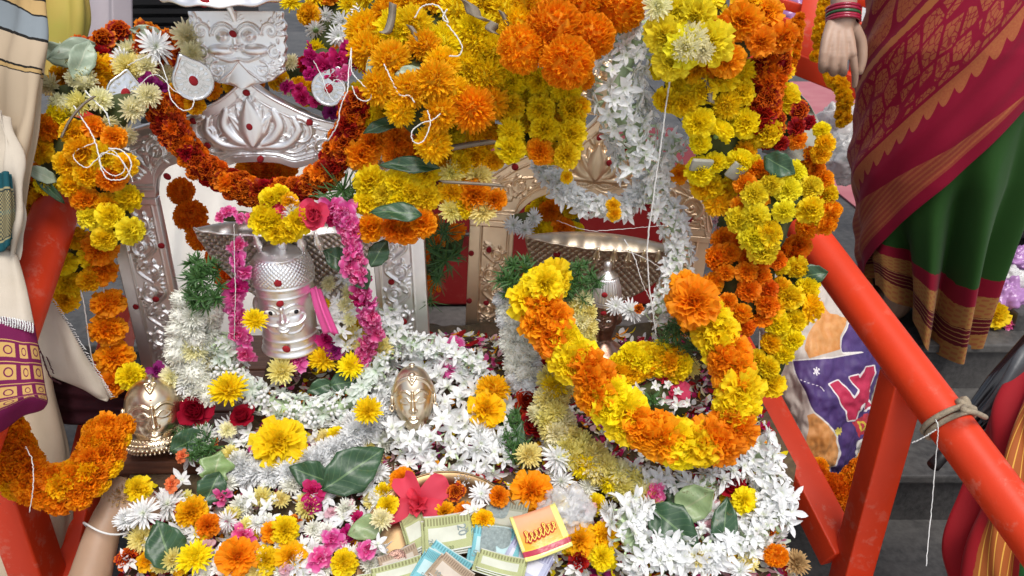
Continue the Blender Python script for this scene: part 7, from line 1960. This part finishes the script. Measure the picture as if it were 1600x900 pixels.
# ------------------------------------------------------------------ printed sack, plastic, umbrella
def sdist(polys, X, Y):
    """signed distance (inside positive) to polygons in the photo plane of the print"""
    out = np.full(X.shape, -1e3)
    for poly in polys:
        p = np.array(poly, float); n = len(p); d = np.full(X.shape, 1e9); ins = np.zeros(X.shape, bool)
        for k in range(n):
            a, b = p[k], p[(k + 1) % n]; e = b - a
            t = np.clip(((X - a[0]) * e[0] + (Y - a[1]) * e[1]) / (e @ e), 0, 1)
            d = np.minimum(d, np.hypot(X - a[0] - t * e[0], Y - a[1] - t * e[1]))
            c = ((a[1] > Y) != (b[1] > Y)) & (X < (b[0] - a[0]) * (Y - a[1]) / (b[1] - a[1] + 1e-9) + a[0]); ins ^= c
        out = np.maximum(out, np.where(ins, d, -d))
    return out
def strokes_sd(st, X, Y):
    out = np.full(X.shape, -1e3)
    for (ax, ay, bx_, by, w) in st:
        ex_, ey = bx_ - ax, by - ay; t = np.clip(((X - ax) * ex_ + (Y - ay) * ey) / (ex_ ** 2 + ey ** 2), 0, 1)
        out = np.maximum(out, w - np.hypot(X - ax - t * ex_, Y - ay - t * ey))
    return out
def sack():
    root = thing('printed_sack', at(1290, 700, 1.5), 'white woven sack with purple and orange print and red XX letters', 'sack')
    rows_ = [[(1196, 420, 1.62), (1230, 425, 1.58), (1280, 440, 1.58), (1325, 470, 1.61), (1345, 490, 1.66)],
             [(1186, 500, 1.61), (1230, 500, 1.54), (1285, 505, 1.53), (1335, 515, 1.56), (1368, 525, 1.63)],
             [(1190, 590, 1.60), (1235, 590, 1.53), (1288, 590, 1.51), (1340, 590, 1.54), (1372, 590, 1.62)],
             [(1205, 670, 1.60), (1245, 665, 1.53), (1290, 660, 1.51), (1335, 655, 1.55), (1358, 650, 1.62)],
             [(1222, 760, 1.59), (1252, 735, 1.54), (1290, 725, 1.53), (1318, 725, 1.57), (1336, 715, 1.62)],
             [(1226, 840, 1.59), (1250, 800, 1.57), (1290, 765, 1.57), (1315, 755, 1.60), (1328, 745, 1.63)]]
    nu, nv = 170, 150
    o = sheet('sack_body', rows_, None, root, nu, nv, .004, lambda U, V: np.array([[.010 * noise.noise(Vector((u * 5, v * 4, 1))) + .007 * noise.noise(Vector((u * 13, v * 9, 4))) + .003 * noise.noise(Vector((u * 30, v * 26, 7))) for v in V[0]] for u in U[:, 0]]))
    A = np.array([cr([(p[0], p[1], 0) for p in r], nv) for r in rows_]); B = np.stack([cr(A[:, j], nu) for j in range(nv)], 1)
    X, Y = B[:, :, 0] + 2.0 * np.sin(B[:, :, 1] / 9), B[:, :, 1]
    at_ = dict(sp=sdist([[(1239, 564), (1300, 560), (1344, 552), (1400, 530), (1390, 640), (1341, 690), (1325, 760), (1300, 760), (1300, 735), (1315, 706), (1313, 682), (1274, 643), (1253, 604)], [(1328, 500), (1390, 480), (1390, 548), (1318, 550)]], X, Y),
               so=sdist([[(1262, 648), (1272, 645), (1311, 685), (1312, 706), (1297, 738), (1240, 760), (1252, 715), (1262, 690)], [(1287, 470), (1295, 490), (1323, 497), (1316, 545), (1262, 560), (1255, 545)]], X, Y),
               sx=sdist([[(1297, 601), (1314, 595), (1345, 640), (1331, 650)], [(1326, 658), (1324, 648), (1352, 574), (1365, 572), (1366, 582), (1338, 654)], [(1330, 590), (1343, 586), (1366, 634), (1355, 642)]], X, Y),
               sr=sdist([[(1330, 660), (1358, 645), (1353, 674), (1340, 684)]], X, Y),
               sd=strokes_sd([(1340, 660, 1343, 675, 1.7), (1340, 660, 1348, 660, 1.5), (1348, 660, 1350, 667, 1.5), (1350, 667, 1343, 675, 1.5)], X, Y),
               ss=strokes_sd([(1277 + 6 * math.cos(a), 580 + 6 * math.sin(a), 1277 - 6 * math.cos(a), 580 - 6 * math.sin(a), 1.0) for a in (0, .785, 1.57, 2.356)] + [(1250, 592, 1262, 598, .7), (1262, 598, 1280, 604, .7), (1280, 604, 1288, 612, .7)], X, Y),
               sy=strokes_sd([(1313 + 6 * math.cos(a), 675 + 6 * math.sin(a), 1313 - 6 * math.cos(a), 675 - 6 * math.sin(a), 1.4) for a in (.2, .985, 1.77, 2.556)], X, Y))
    for k, a in at_.items():
        q = o.data.attributes.new(k, 'FLOAT', 'POINT'); q.data.foreach_set('value', a.astype(np.float32).ravel())
    m, nt, b, out = newmat('printed_sack')
    pos = lambda n_, th_=0.: math_(nt, 'GREATER_THAN', attr(nt, n_), th_)
    col = ramp(nt, noise_(nt, 14, 5), [(.3, (.44, .38, .33)), (.7, (.56, .50, .44))])
    col = mixc(nt, pos('so'), col, ramp(nt, noise_(nt, 60, 4), [(.35, (.56, .22, .05)), (.65, (.62, .30, .10))]))
    col = mixc(nt, pos('sp', -2.2), col, (.66, .62, .58))
    col = mixc(nt, pos('sp'), col, ramp(nt, noise_(nt, 30, 4), [(.3, (.045, .022, .12)), (.7, (.085, .04, .17))]))
    col = mixc(nt, pos('ss'), col, (.7, .66, .7))
    col = mixc(nt, pos('sr'), col, (.48, .03, .05))
    col = mixc(nt, pos('sx', -2.2), col, (.70, .64, .64))
    col = mixc(nt, pos('sx'), col, (.46, .02, .07))
    col = mixc(nt, pos('sd'), col, (.70, .50, .05))
    col = mixc(nt, pos('sy'), col, (.66, .55, .10))
    nt.links.new(col, b.inputs['Base Color']); b.inputs['Roughness'].default_value = .5
    bk = N(nt, 'ShaderNodeTexBrick'); bk.inputs['Scale'].default_value = 190; bk.offset = .5
    tc = N(nt, 'ShaderNodeTexCoord'); nt.links.new(tc.outputs['Object'], bk.inputs['Vector'])
    bump(nt, b, bk.outputs['Fac'], .35, .0008)
    o.data.materials.append(m)
    # the back of the bag closes the volume
    sheet('sack_back', [[(1196, 420, 1.62), (1270, 430, 1.71), (1345, 490, 1.66)], [(1188, 590, 1.60), (1285, 590, 1.80), (1372, 590, 1.62)], [(1226, 840, 1.59), (1285, 770, 1.71), (1328, 745, 1.63)]], M['white_cloth'], root, 20, 20, .003)
sack()

def plastic(name, c, rough=.12, tr=.8):
    m, nt, b, o = newmat(name)
    b.inputs['Base Color'].default_value = (*c, 1); b.inputs['Roughness'].default_value = rough
    b.inputs['Specular IOR Level'].default_value = .6
    t = N(nt, 'ShaderNodeBsdfTransparent'); mx = N(nt, 'ShaderNodeMixShader'); mx.inputs[0].default_value = 1 - tr
    nt.links.new(t.outputs[0], mx.inputs[1]); nt.links.new(b.outputs[0], mx.inputs[2]); nt.links.new(mx.outputs[0], o.inputs[0])
    return m
M['clear'] = plastic('clear_plastic', (.75, .75, .76), .1, .55)
M['milky'] = plastic('milky_plastic', (.70, .68, .66), .2, .25)
M['violet'] = plastic('violet_plastic', (.42, .20, .45), .2, .15)
M['blackbag'] = simple('black_polythene', (.010, .010, .011), .2, coat=.4)
def crumple(name, px, py, d, rx, rz, mat, label, cat, seed, ry=None, amp=.3):
    c = at(px, py, d)
    n1, n2 = 70, 46
    th = np.linspace(0, 2 * math.pi, n1); ph = np.linspace(-math.pi / 2, math.pi / 2, n2)
    V = []
    for t in th[:-1]:
        for p in ph:
            q = Vector((math.cos(p) * math.cos(t), math.cos(p) * math.sin(t), math.sin(p)))
            k = 1 + amp * (abs(noise.noise(q * 1.6 + Vector((seed, 0, 0)))) * 1.6 - .4) + amp * .7 * abs(noise.noise(q * 4 + Vector((0, seed, 0)))) - amp * .5 * abs(noise.noise(q * 9 + Vector((0, 0, seed))))
            V.append((c.x + q.x * rx * k, c.y + q.y * (ry or rx) * k, c.z + q.z * rz * k))
    F = []
    for i in range(n1 - 1):
        for j in range(n2 - 1):
            a = i * n2 + j; b = ((i + 1) % (n1 - 1)) * n2 + j
            F.append((a, b, b + 1, a + 1))
    return tag(mk(name, V, F, M[mat], None, True), label, cat)
crumple('plastic_bag', 888, 798, dm(798) - .045, .034, .030, 'clear', 'clear crumpled plastic pouch between the orange marigold and the sachet', 'plastic bag', 3, .03, .4)
crumple('plastic_bag', 1308, 205, 2.35, .075, .085, 'milky', 'milky plastic bag on the floor behind the grey leaf cup', 'plastic bag', 7, .07)
crumple('cloth_bundle', 1322, 245, 2.3, .085, .07, 'milky', 'greyish bundle under the milky plastic bag beside the saree', 'bundle', 9, .07)
crumple('plastic_bag', 1566, 468, 2.0, .055, .060, 'violet', 'violet plastic bag of petals on the step by the yellow marigold', 'plastic bag', 11, .05)
crumple('plastic_bag', 1592, 410, 2.12, .060, .040, 'violet', 'darker violet packet behind the violet bag', 'plastic bag', 15, .05)
crumple('plastic_bag', 1580, 440, 2.02, .045, .035, 'milky', 'whitish plastic bag lying on the violet one', 'plastic bag', 21, .05)
crumple('bin_bag', 1608, 345, 2.2, .075, .085, 'blackbag', 'shiny black rubbish bag behind the green saree', 'rubbish bag', 5, .08)
crumple('cloth_bundle', 1610, 285, 2.35, .055, .06, 'milky', 'white bundle on top of the shiny black rubbish bag', 'bundle', 25, .05)
def stone(px0, px1, py, d, lab):
    a = at(px0, py, d); b = at(px1, py, d)
    return tag(MB().box(((a.x + b.x) / 2, a.y + .1, a.z - .09), (b.x - a.x, .2, .22), bev=.008).build('stone_block', M['granite_top'], smooth=False), lab, 'stone')
stone(1588, 1700, 500, 1.93, 'grey stone block on the upper step beside the violet bag')

um = thing('folded_umbrella', at(1560, 620, 1.25), 'folded black umbrella poking out under the roped orange pipe', 'umbrella')
ua, ub = at(1458, 728, 1.20), at(1650, 520, 1.34)
ax = [ua.lerp(ub, t) for t in np.linspace(0, 1, 40)]
V, F = tube([ua.lerp(ub, t) for t in np.linspace(.14, 1, 50)], np.interp(np.linspace(0, 1, 50), [0, .08, .5, 1], [.006, .014, .026, .03]), 40)
Vn_ = np.array(V); fl_ = np.tile(np.arange(40), len(Vn_) // 40 + 1)[:len(Vn_)]
cen = np.repeat(np.array([list(ua.lerp(ub, t)) for t in np.linspace(.14, 1, 50)]), 40, 0)
k_ = (1 + .22 * np.sin(fl_ * 2 * math.pi / 40 * 8))[:, None]
Vn_[:len(cen)] = cen + (Vn_[:len(cen)] - cen) * k_
mk('canopy', Vn_, F, M['blackbag'], um)
MB().tube([ua, ua.lerp(ub, .2)], [.010, .009], 14).build('tip', M['blackplastic'], um)
M['greycloth'] = simple('dark_grey_nylon', (.05, .055, .06), .4, c2=(.07, .075, .08), scale=30, bmp=.3)
sheet('flap', [[(1528, 650, 1.22), (1560, 600, 1.20), (1592, 545, 1.20), (1620, 530, 1.22)], [(1532, 655, 1.215), (1572, 618, 1.19), (1610, 575, 1.19), (1640, 560, 1.21)], [(1536, 660, 1.22), (1585, 632, 1.20), (1625, 600, 1.2), (1660, 590, 1.22)]], M['greycloth'], um, 20, 30, .002, lambda U, V: .004 * np.sin(U * 9))

# ------------------------------------------------------------------ brass plate with money
pc = at(694, 872, dm(872) - .020)
pn = (MN * 1.0 + Vector((0, -.12, .1))).normalized()
pm = Matrix.Translation(pc) @ frame(pn)
plate = thing('offering_plate', pc, 'round brass offering plate holding banknotes and coins', 'plate')
V, F = lathe([(0, 0), (.082, 0), (.092, .003), (.098, .012), (.110, .019), (.1135, .019), (.1125, .0165), (.100, .009), (.094, 0), (.084, -.003), (0, -.003)], 96)
mk('dish', V, F, M['plate'], plate, mw=pm)
MB().tube([(.1125 * math.cos(a), .1125 * math.sin(a), .0188) for a in np.linspace(0, 2 * math.pi, 97)[:-1]], .0016, 6, True).build('rim', M['plate'], plate, mw=pm)

def notemat(name, c, dark, pale):
    m, nt, b, o = newmat(name)
    u, v = attr(nt, 'u'), attr(nt, 'v')
    cv = N(nt, 'ShaderNodeCombineXYZ'); nt.links.new(math_(nt, 'MULTIPLY', u, 10.0), cv.inputs[0]); nt.links.new(math_(nt, 'MULTIPLY', v, 10.0), cv.inputs[1])
    wv_ = N(nt, 'ShaderNodeTexWave'); wv_.inputs['Scale'].default_value = 4.5; wv_.inputs['Distortion'].default_value = 6; wv_.inputs['Detail'].default_value = 2
    nt.links.new(cv.outputs[0], wv_.inputs['Vector'])
    col = ramp(nt, wv_.outputs['Fac'], [(.3, c), (.8, tuple(x * .72 for x in c))])
    pan = math_(nt, 'MULTIPLY', math_(nt, 'LESS_THAN', math_(nt, 'ABSOLUTE', math_(nt, 'SUBTRACT', u, .48)), .40), math_(nt, 'LESS_THAN', math_(nt, 'ABSOLUTE', math_(nt, 'SUBTRACT', v, .46)), .20))
    col = mixc(nt, math_(nt, 'MULTIPLY', pan, .75), col, pale)
    band = math_(nt, 'MULTIPLY', math_(nt, 'GREATER_THAN', v, .72), math_(nt, 'LESS_THAN', v, .92))
    gr = math_(nt, 'GREATER_THAN', math_(nt, 'SINE', math_(nt, 'MULTIPLY', u, 95.0)), -.1)
    col = mixc(nt, math_(nt, 'MULTIPLY', math_(nt, 'MULTIPLY', band, gr), .75), col, dark)
    edge = math_(nt, 'MAXIMUM', math_(nt, 'LESS_THAN', v, .04), math_(nt, 'GREATER_THAN', v, .96))
    col = mixc(nt, edge, col, pale)
    col = mixc(nt, .5, col, ramp(nt, noise_(nt, 30, 4), [(.3, (.62, .6, .56)), (.7, (1, 1, 1))]), 'MULTIPLY')
    nt.links.new(col, b.inputs['Base Color']); b.inputs['Roughness'].default_value = .8
    bump(nt, b, noise_(nt, 90, 4), .4, .001)
    return m
M['note20'] = notemat('green_yellow_note', (.46, .50, .24), (.16, .15, .06), (.66, .68, .62))
M['note50'] = notemat('cyan_note', (.20, .52, .58), (.07, .22, .26), (.55, .70, .70))
M['note100'] = notemat('lavender_note', (.48, .50, .66), (.2, .2, .34), (.68, .68, .74))
M['note10'] = notemat('brown_note', (.42, .32, .22), (.18, .12, .08), (.62, .56, .48))
M['noteold'] = notemat('faded_green_note', (.34, .36, .27), (.13, .14, .10), (.48, .50, .42))
M['ink'] = simple('grey_ink', (.16, .20, .20), .8, c2=(.28, .34, .33), scale=300); M['inkred'] = simple('red_print', (.50, .03, .03), .5); M['inkgreen'] = simple('green_print', (.12, .16, .07), .8)

def note(px, py, lift, w, h, ang, tilt, mat, label, txt=(), bend=.15, fold=True, blob=None, d=None, name='banknote', cat='banknote', thick=.0006):
    p = at(px, py, d or (dm(py) - lift))
    V = (CAMP - p).normalized()
    rt = Vector((1, 0, 0)); up = V.cross(rt).normalized(); rt = up.cross(V)
    n = (MN * .75 + V * .5 + rt * tilt[0] + up * tilt[1]).normalized()
    a = rad(ang); xa = rt * math.cos(a) + up * math.sin(a); xa = (xa - n * xa.dot(n)).normalized(); ya = n.cross(xa)
    mw = Matrix((xa, ya, n)).transposed().to_4x4(); mw.translation = p
    root = thing(name, p, label, cat)
    nu, nv = 22, 14
    U, Vv = np.meshgrid(np.linspace(0, 1, nu), np.linspace(0, 1, nv), indexing='ij')
    s1 = R.uniform(0, 9)
    zf = lambda u, v: bend * w * ((u - .5) ** 2 * 1.2 + .05 * np.sin(u * 7 + s1) + .05 * np.sin(v * 5 + u * 3 + s1))
    X, Y = (U - .5) * w, (Vv - .5) * h
    P = np.stack([X, Y, zf(U, Vv)], -1).reshape(-1, 3)
    o = mk('paper', P, gridF(nu, nv), M[mat], root, True, {'u': U.ravel(), 'v': Vv.ravel()}, mw)
    paper = o
    sm = o.modifiers.new('thick', 'SOLIDIFY'); sm.thickness = thick
    if fold:      # the folded leaves under it
        for k in (1, 2):
            Q = P.copy(); Q[:, 2] -= .0022 * k * (1 + .6 * U.ravel()); Q[:, 0] += .0022 * k * (1 if k == 1 else -1); Q[:, 1] -= .0016 * k
            o = mk('fold', Q, gridF(nu, nv), M[mat], root, True, {'u': 1 - U.ravel(), 'v': Vv.ravel()}, mw)
            sm = o.modifiers.new('thick', 'SOLIDIFY'); sm.thickness = thick
    for (s, u, v, size, rot, ink) in txt:
        cu = bpy.data.curves.new('numeral', 'FONT'); cu.body = s; cu.size = size; cu.align_x = 'CENTER'; cu.align_y = 'CENTER'; cu.extrude = .0001
        tmp = bpy.data.objects.new('numeral', cu); me = bpy.data.meshes.new_from_object(tmp); bpy.data.objects.remove(tmp); me.materials.append(M[ink])
        link('numeral', me, paper, mw @ Matrix.Translation(((u - .5) * w, (v - .5) * h, float(zf(u, v)) + .0009)) @ Matrix.Rotation(rad(rot), 4, 'Z'))
    if blob:      # engraved silhouette
        pts = [(u, v) for u, v in blob]
        C = resample([(u, v, 0) for u, v in pts] + [(pts[0][0], pts[0][1], 0)], .05)[:-1]
        c0 = C.mean(0); Vb = [c0] + list(C); Vb = [((q[0] - .5) * w, (q[1] - .5) * h, float(zf(q[0], q[1])) + .0008) for q in Vb]
        mk('portrait', Vb, [(0, 1 + k, 1 + (k + 1) % len(C)) for k in range(len(C))], M['ink'] if blob is not BLOB2 else M['inkgreen'], paper, False, None, mw)
    return root
BLOB = [(.15, .95), (.2, .2), (.42, .12), (.52, .32), (.5, .48), (.62, .42), (.76, .5), (.8, .7), (.72, .95)]
BLOB2 = [(.08, .3), (.08, .7), (.9, .72), (.9, .3)]
note(700, 832, .060, .060, .050, 6, (-.1, .25), 'note20', 'folded green yellow twenty note with a white panel, standing highest in the plate', [('20', .12, .28, .0085, -85, 'ink'), ('20', .80, .50, .016, -84, 'ink'), ('20', .90, .48, .007, -84, 'ink'), ('20', .55, .08, .0065, 0, 'inkgreen')])
note(648, 828, .050, .026, .055, 20, (-.5, .2), 'note20', 'creased green note folded against the highest twenty note')
note(775, 852, .062, .060, .052, -8, (.0, .2), 'note50', 'bright cyan fifty note with a dark portrait', [('50', .10, .22, .010, 80, 'ink'), ('50', .90, .12, .007, 80, 'ink')], blob=BLOB)
note(790, 806, .050, .055, .058, -14, (.1, .55), 'noteold', 'faded green note leaning upright against the plate rim', fold=False, blob=[(.1, .4), (.1, .85), (.5, .9), (.5, .45)])
note(783, 881, .072, .058, .026, -16, (0, .3), 'note20', 'narrow folded olive note in front of the cyan fifty', [], blob=None)
note(822, 878, .060, .055, .048, -30, (.1, .2), 'note100', 'lavender hundred note under the sachet', [('100', .6, .72, .008, 0, 'ink'), ('100', .15, .3, .008, 0, 'ink')])
note(700, 878, .062, .058, .030, -36, (-.1, .2), 'note50', 'pale cyan note slanting across the plate', [('50', .82, .3, .011, 0, 'ink')], fold=False)
note(672, 888, .064, .030, .046, -30, (-.2, .2), 'note50', 'small folded cyan note at the bottom of the plate', [('50', .4, .25, .008, 0, 'ink')])
note(706, 897, .074, .046, .034, -40, (0, .2), 'note10', 'brown ten note with a tan square at the bottom edge', [('10', .2, .2, .008, 0, 'ink')])
note(624, 876, .050, .050, .030, 22, (-.1, .3), 'note10', 'pale brown note under the copper coin', fold=False)
note(622, 893, .054, .064, .026, 14, (-.1, .2), 'note20', 'rolled green note at the bottom of the plate by the coins')
note(590, 905, .05, .05, .02, 10, (-.1, .2), 'note20', 'thin rolled green note nearest the yellow marigold')
coinm = {'coin_steel': simple('steel_coin', (.30, .30, .30), .3, 1, c2=(.2, .2, .2), scale=200, bmp=.6, bscale=500), 'coin_copper': simple('copper_coin', (.42, .26, .21), .35, 1, c2=(.3, .17, .13), scale=200, bmp=.6, bscale=500)}
def coin(px, py, lift, r, mat, label, tx=0, ty=0):
    p = at(px, py, dm(py) - lift)
    V, F = lathe([(0, 0), (r, 0), (r, .0016), (r * .9, .0019), (r * .87, .0013), (r * .4, .0013), (r * .3, .0017), (0, .0017)], 32)
    return tag(mk('coin', V, F, coinm[mat], mw=Matrix.Translation(p) @ frame(pn + Vector((tx, ty, 0)))), label, 'coin')
for k in range(5): coin(652 + k * .8, 856 - k * 1.6, .036 + k * .002, .0125, 'coin_steel', ['lowest steel coin of the little stack', 'second steel coin from the bottom of the little stack', 'middle steel coin of the little stack', 'steel coin just under the top of the little stack', 'top steel coin of the little stack beside the twenty note'][k], .05 * R.uniform(-1, 1), 0)
coin(640, 866, .042, .0125, 'coin_steel', 'flat steel coin beside the copper one')
coin(620, 874, .048, .0125, 'coin_copper', 'reddish copper coin lying on the pale brown note')
# sachet
M['sachet'] = None
m, nt, b, o = newmat('sachet_print')
u, v = attr(nt, 'u'), attr(nt, 'v')
inn = math_(nt, 'MULTIPLY', math_(nt, 'LESS_THAN', math_(nt, 'ABSOLUTE', math_(nt, 'SUBTRACT', u, .47)), .41), math_(nt, 'GREATER_THAN', v, .10))
col = mixc(nt, inn, (.72, .68, .20), ramp(nt, math_(nt, 'ADD', v, math_(nt, 'MULTIPLY', noise_(nt, 30, 2), .25)), [(.25, (.80, .42, .02)), (.6, (.80, .33, .05)), (.95, (.80, .36, .20))]))
lowb = math_(nt, 'MULTIPLY', math_(nt, 'GREATER_THAN', v, .08), math_(nt, 'LESS_THAN', v, .20))
col = mixc(nt, lowb, col, (.40, .03, .06))
col = mixc(nt, math_(nt, 'MULTIPLY', math_(nt, 'GREATER_THAN', v, .2), math_(nt, 'LESS_THAN', v, .225)), col, (.75, .5, .04))
nt.links.new(col, b.inputs['Base Color']); b.inputs['Roughness'].default_value = .25; b.inputs['Coat Weight'].default_value = .4
bump(nt, b, noise_(nt, 40, 4), .5, .003)
M['sachet'] = m
sa = note(845, 832, .075, .062, .060, 22, (.05, .2), 'sachet', 'yellow and orange sachet with red script lying on the banknotes', [], fold=False, bend=.25, name='sachet', cat='sachet', thick=.003)
spm = bpy.data.objects[[c.name for c in sa.children][0]].matrix_basis
scr = []
for k in range(7):
    x0 = -.022 + k * .0062
    scr += [(x0, -.008 + .0008 * k, .0028), (x0 + .0045, -.001 + .0008 * k + (.004 if k in (0, 4) else 0), .0028), (x0 + .002, .001 + .0008 * k + (.004 if k in (0, 4) else 0), .0028), (x0 + .004, -.008 + .0008 * k, .0028)]
for nm, r_, mt, dz in (('script_outline', .0019, 'script_gold', 0), ('script', .0007, 'inkred', .0012)):
    if mt == 'script_gold': M['script_gold'] = M['inkred']; mt = 'inkred'
    v_, f_ = tube(cr([(x, y, z + dz) for x, y, z in scr], 120), r_, 6)
    v_[:, 2] = (v_[:, 2] - .003) * .3 + .003 + dz
    mk(nm, v_, f_, M['inkred'] if nm != 'script' else simple('script_yellow', (.80, .60, .10), .4), sa, True, None, spm)

# ------------------------------------------------------------------ things seen behind the shrine
o = sheet('white_cloth', [[(225, 225, 1.62), (320, 225, 1.60), (420, 225, 1.60), (600, 225, 1.62)], [(225, 380, 1.66), (320, 380, 1.62), (420, 380, 1.63), (600, 380, 1.64)], [(225, 560, 1.66), (320, 560, 1.62), (420, 560, 1.62), (600, 560, 1.64)]], simple('bright_white_cloth', (.80, .78, .74), .8, c2=(.74, .71, .66), scale=8), None, 40, 60, .002, lambda U, V: .012 * np.sin(V * 26 + U * 3))
tag(o, 'bright white cloth hung behind the first arch', 'cloth')
M['olive'] = simple('olive_yellow_cloth', (.34, .31, .05), .75, c2=(.50, .24, .07), scale=4, bmp=.2, bscale=500)
o = sheet('olive_cloth', [[(60, -40, 1.45), (95, -40, 1.42), (120, -38, 1.43), (138, -30, 1.46)], [(66, 20, 1.44), (98, 22, 1.41), (125, 22, 1.42), (146, 26, 1.46)], [(68, 80, 1.44), (96, 82, 1.42), (120, 80, 1.43), (140, 62, 1.46)], [(70, 150, 1.44), (92, 150, 1.43), (108, 145, 1.44), (124, 120, 1.46)]], M['olive'], None, 40, 30, .002, lambda U, V: .008 * np.sin(V * 12))
tag(o, 'olive yellow cloth with orange blotches hanging behind the shawl', 'cloth')
o = sheet('grey_cloth', [[(112, -60, 1.7), (150, -60, 1.66), (172, -60, 1.66), (176, -60, 1.64), (204, -60, 1.68)], [(112, 30, 1.7), (150, 30, 1.66), (172, 30, 1.66), (178, 30, 1.64), (206, 30, 1.68)], [(112, 130, 1.7), (150, 130, 1.66), (172, 130, 1.66), (178, 130, 1.64), (206, 130, 1.68)]], simple('mauve_grey_cloth', (.32, .28, .30), .8, c2=(.38, .34, .36), scale=8), None, 30, 40, .002, lambda U, V: .003 * np.sin(V * 14))
tag(o, 'mauve grey cloth hanging between the olive cloth and the black slatted crate', 'cloth')
crumple('paper_bundle', 565, 20, 1.35, .04, .05, 'milky', 'milky plastic bundle behind the shaggy yellow marigolds', 'bundle', 31, .04)
crumple('purple_bundle', 1232, 22, 2.75, .10, .10, 'violet', 'purple wrapped bundle behind the orange gate bars', 'bundle', 33, .08)
crumple('purple_bundle', 1225, 75, 2.85, .09, .08, 'violet', 'lower purple wrapped bundle behind the orange gate bars', 'bundle', 37, .08)
o = sheet('pink_cloth', [[(484, 452, 1.12), (492, 448, 1.11), (500, 452, 1.12)], [(492, 485, 1.115), (502, 482, 1.10), (512, 484, 1.115)], [(505, 522, 1.12), (517, 520, 1.105), (528, 522, 1.12)]], simple('pink_satin', (.66, .08, .28), .4), None, 20, 14, .0015, lambda U, V: .002 * np.sin(V * 14))
tag(o, 'small pink satin strip tucked behind the domed crown deity', 'cloth')
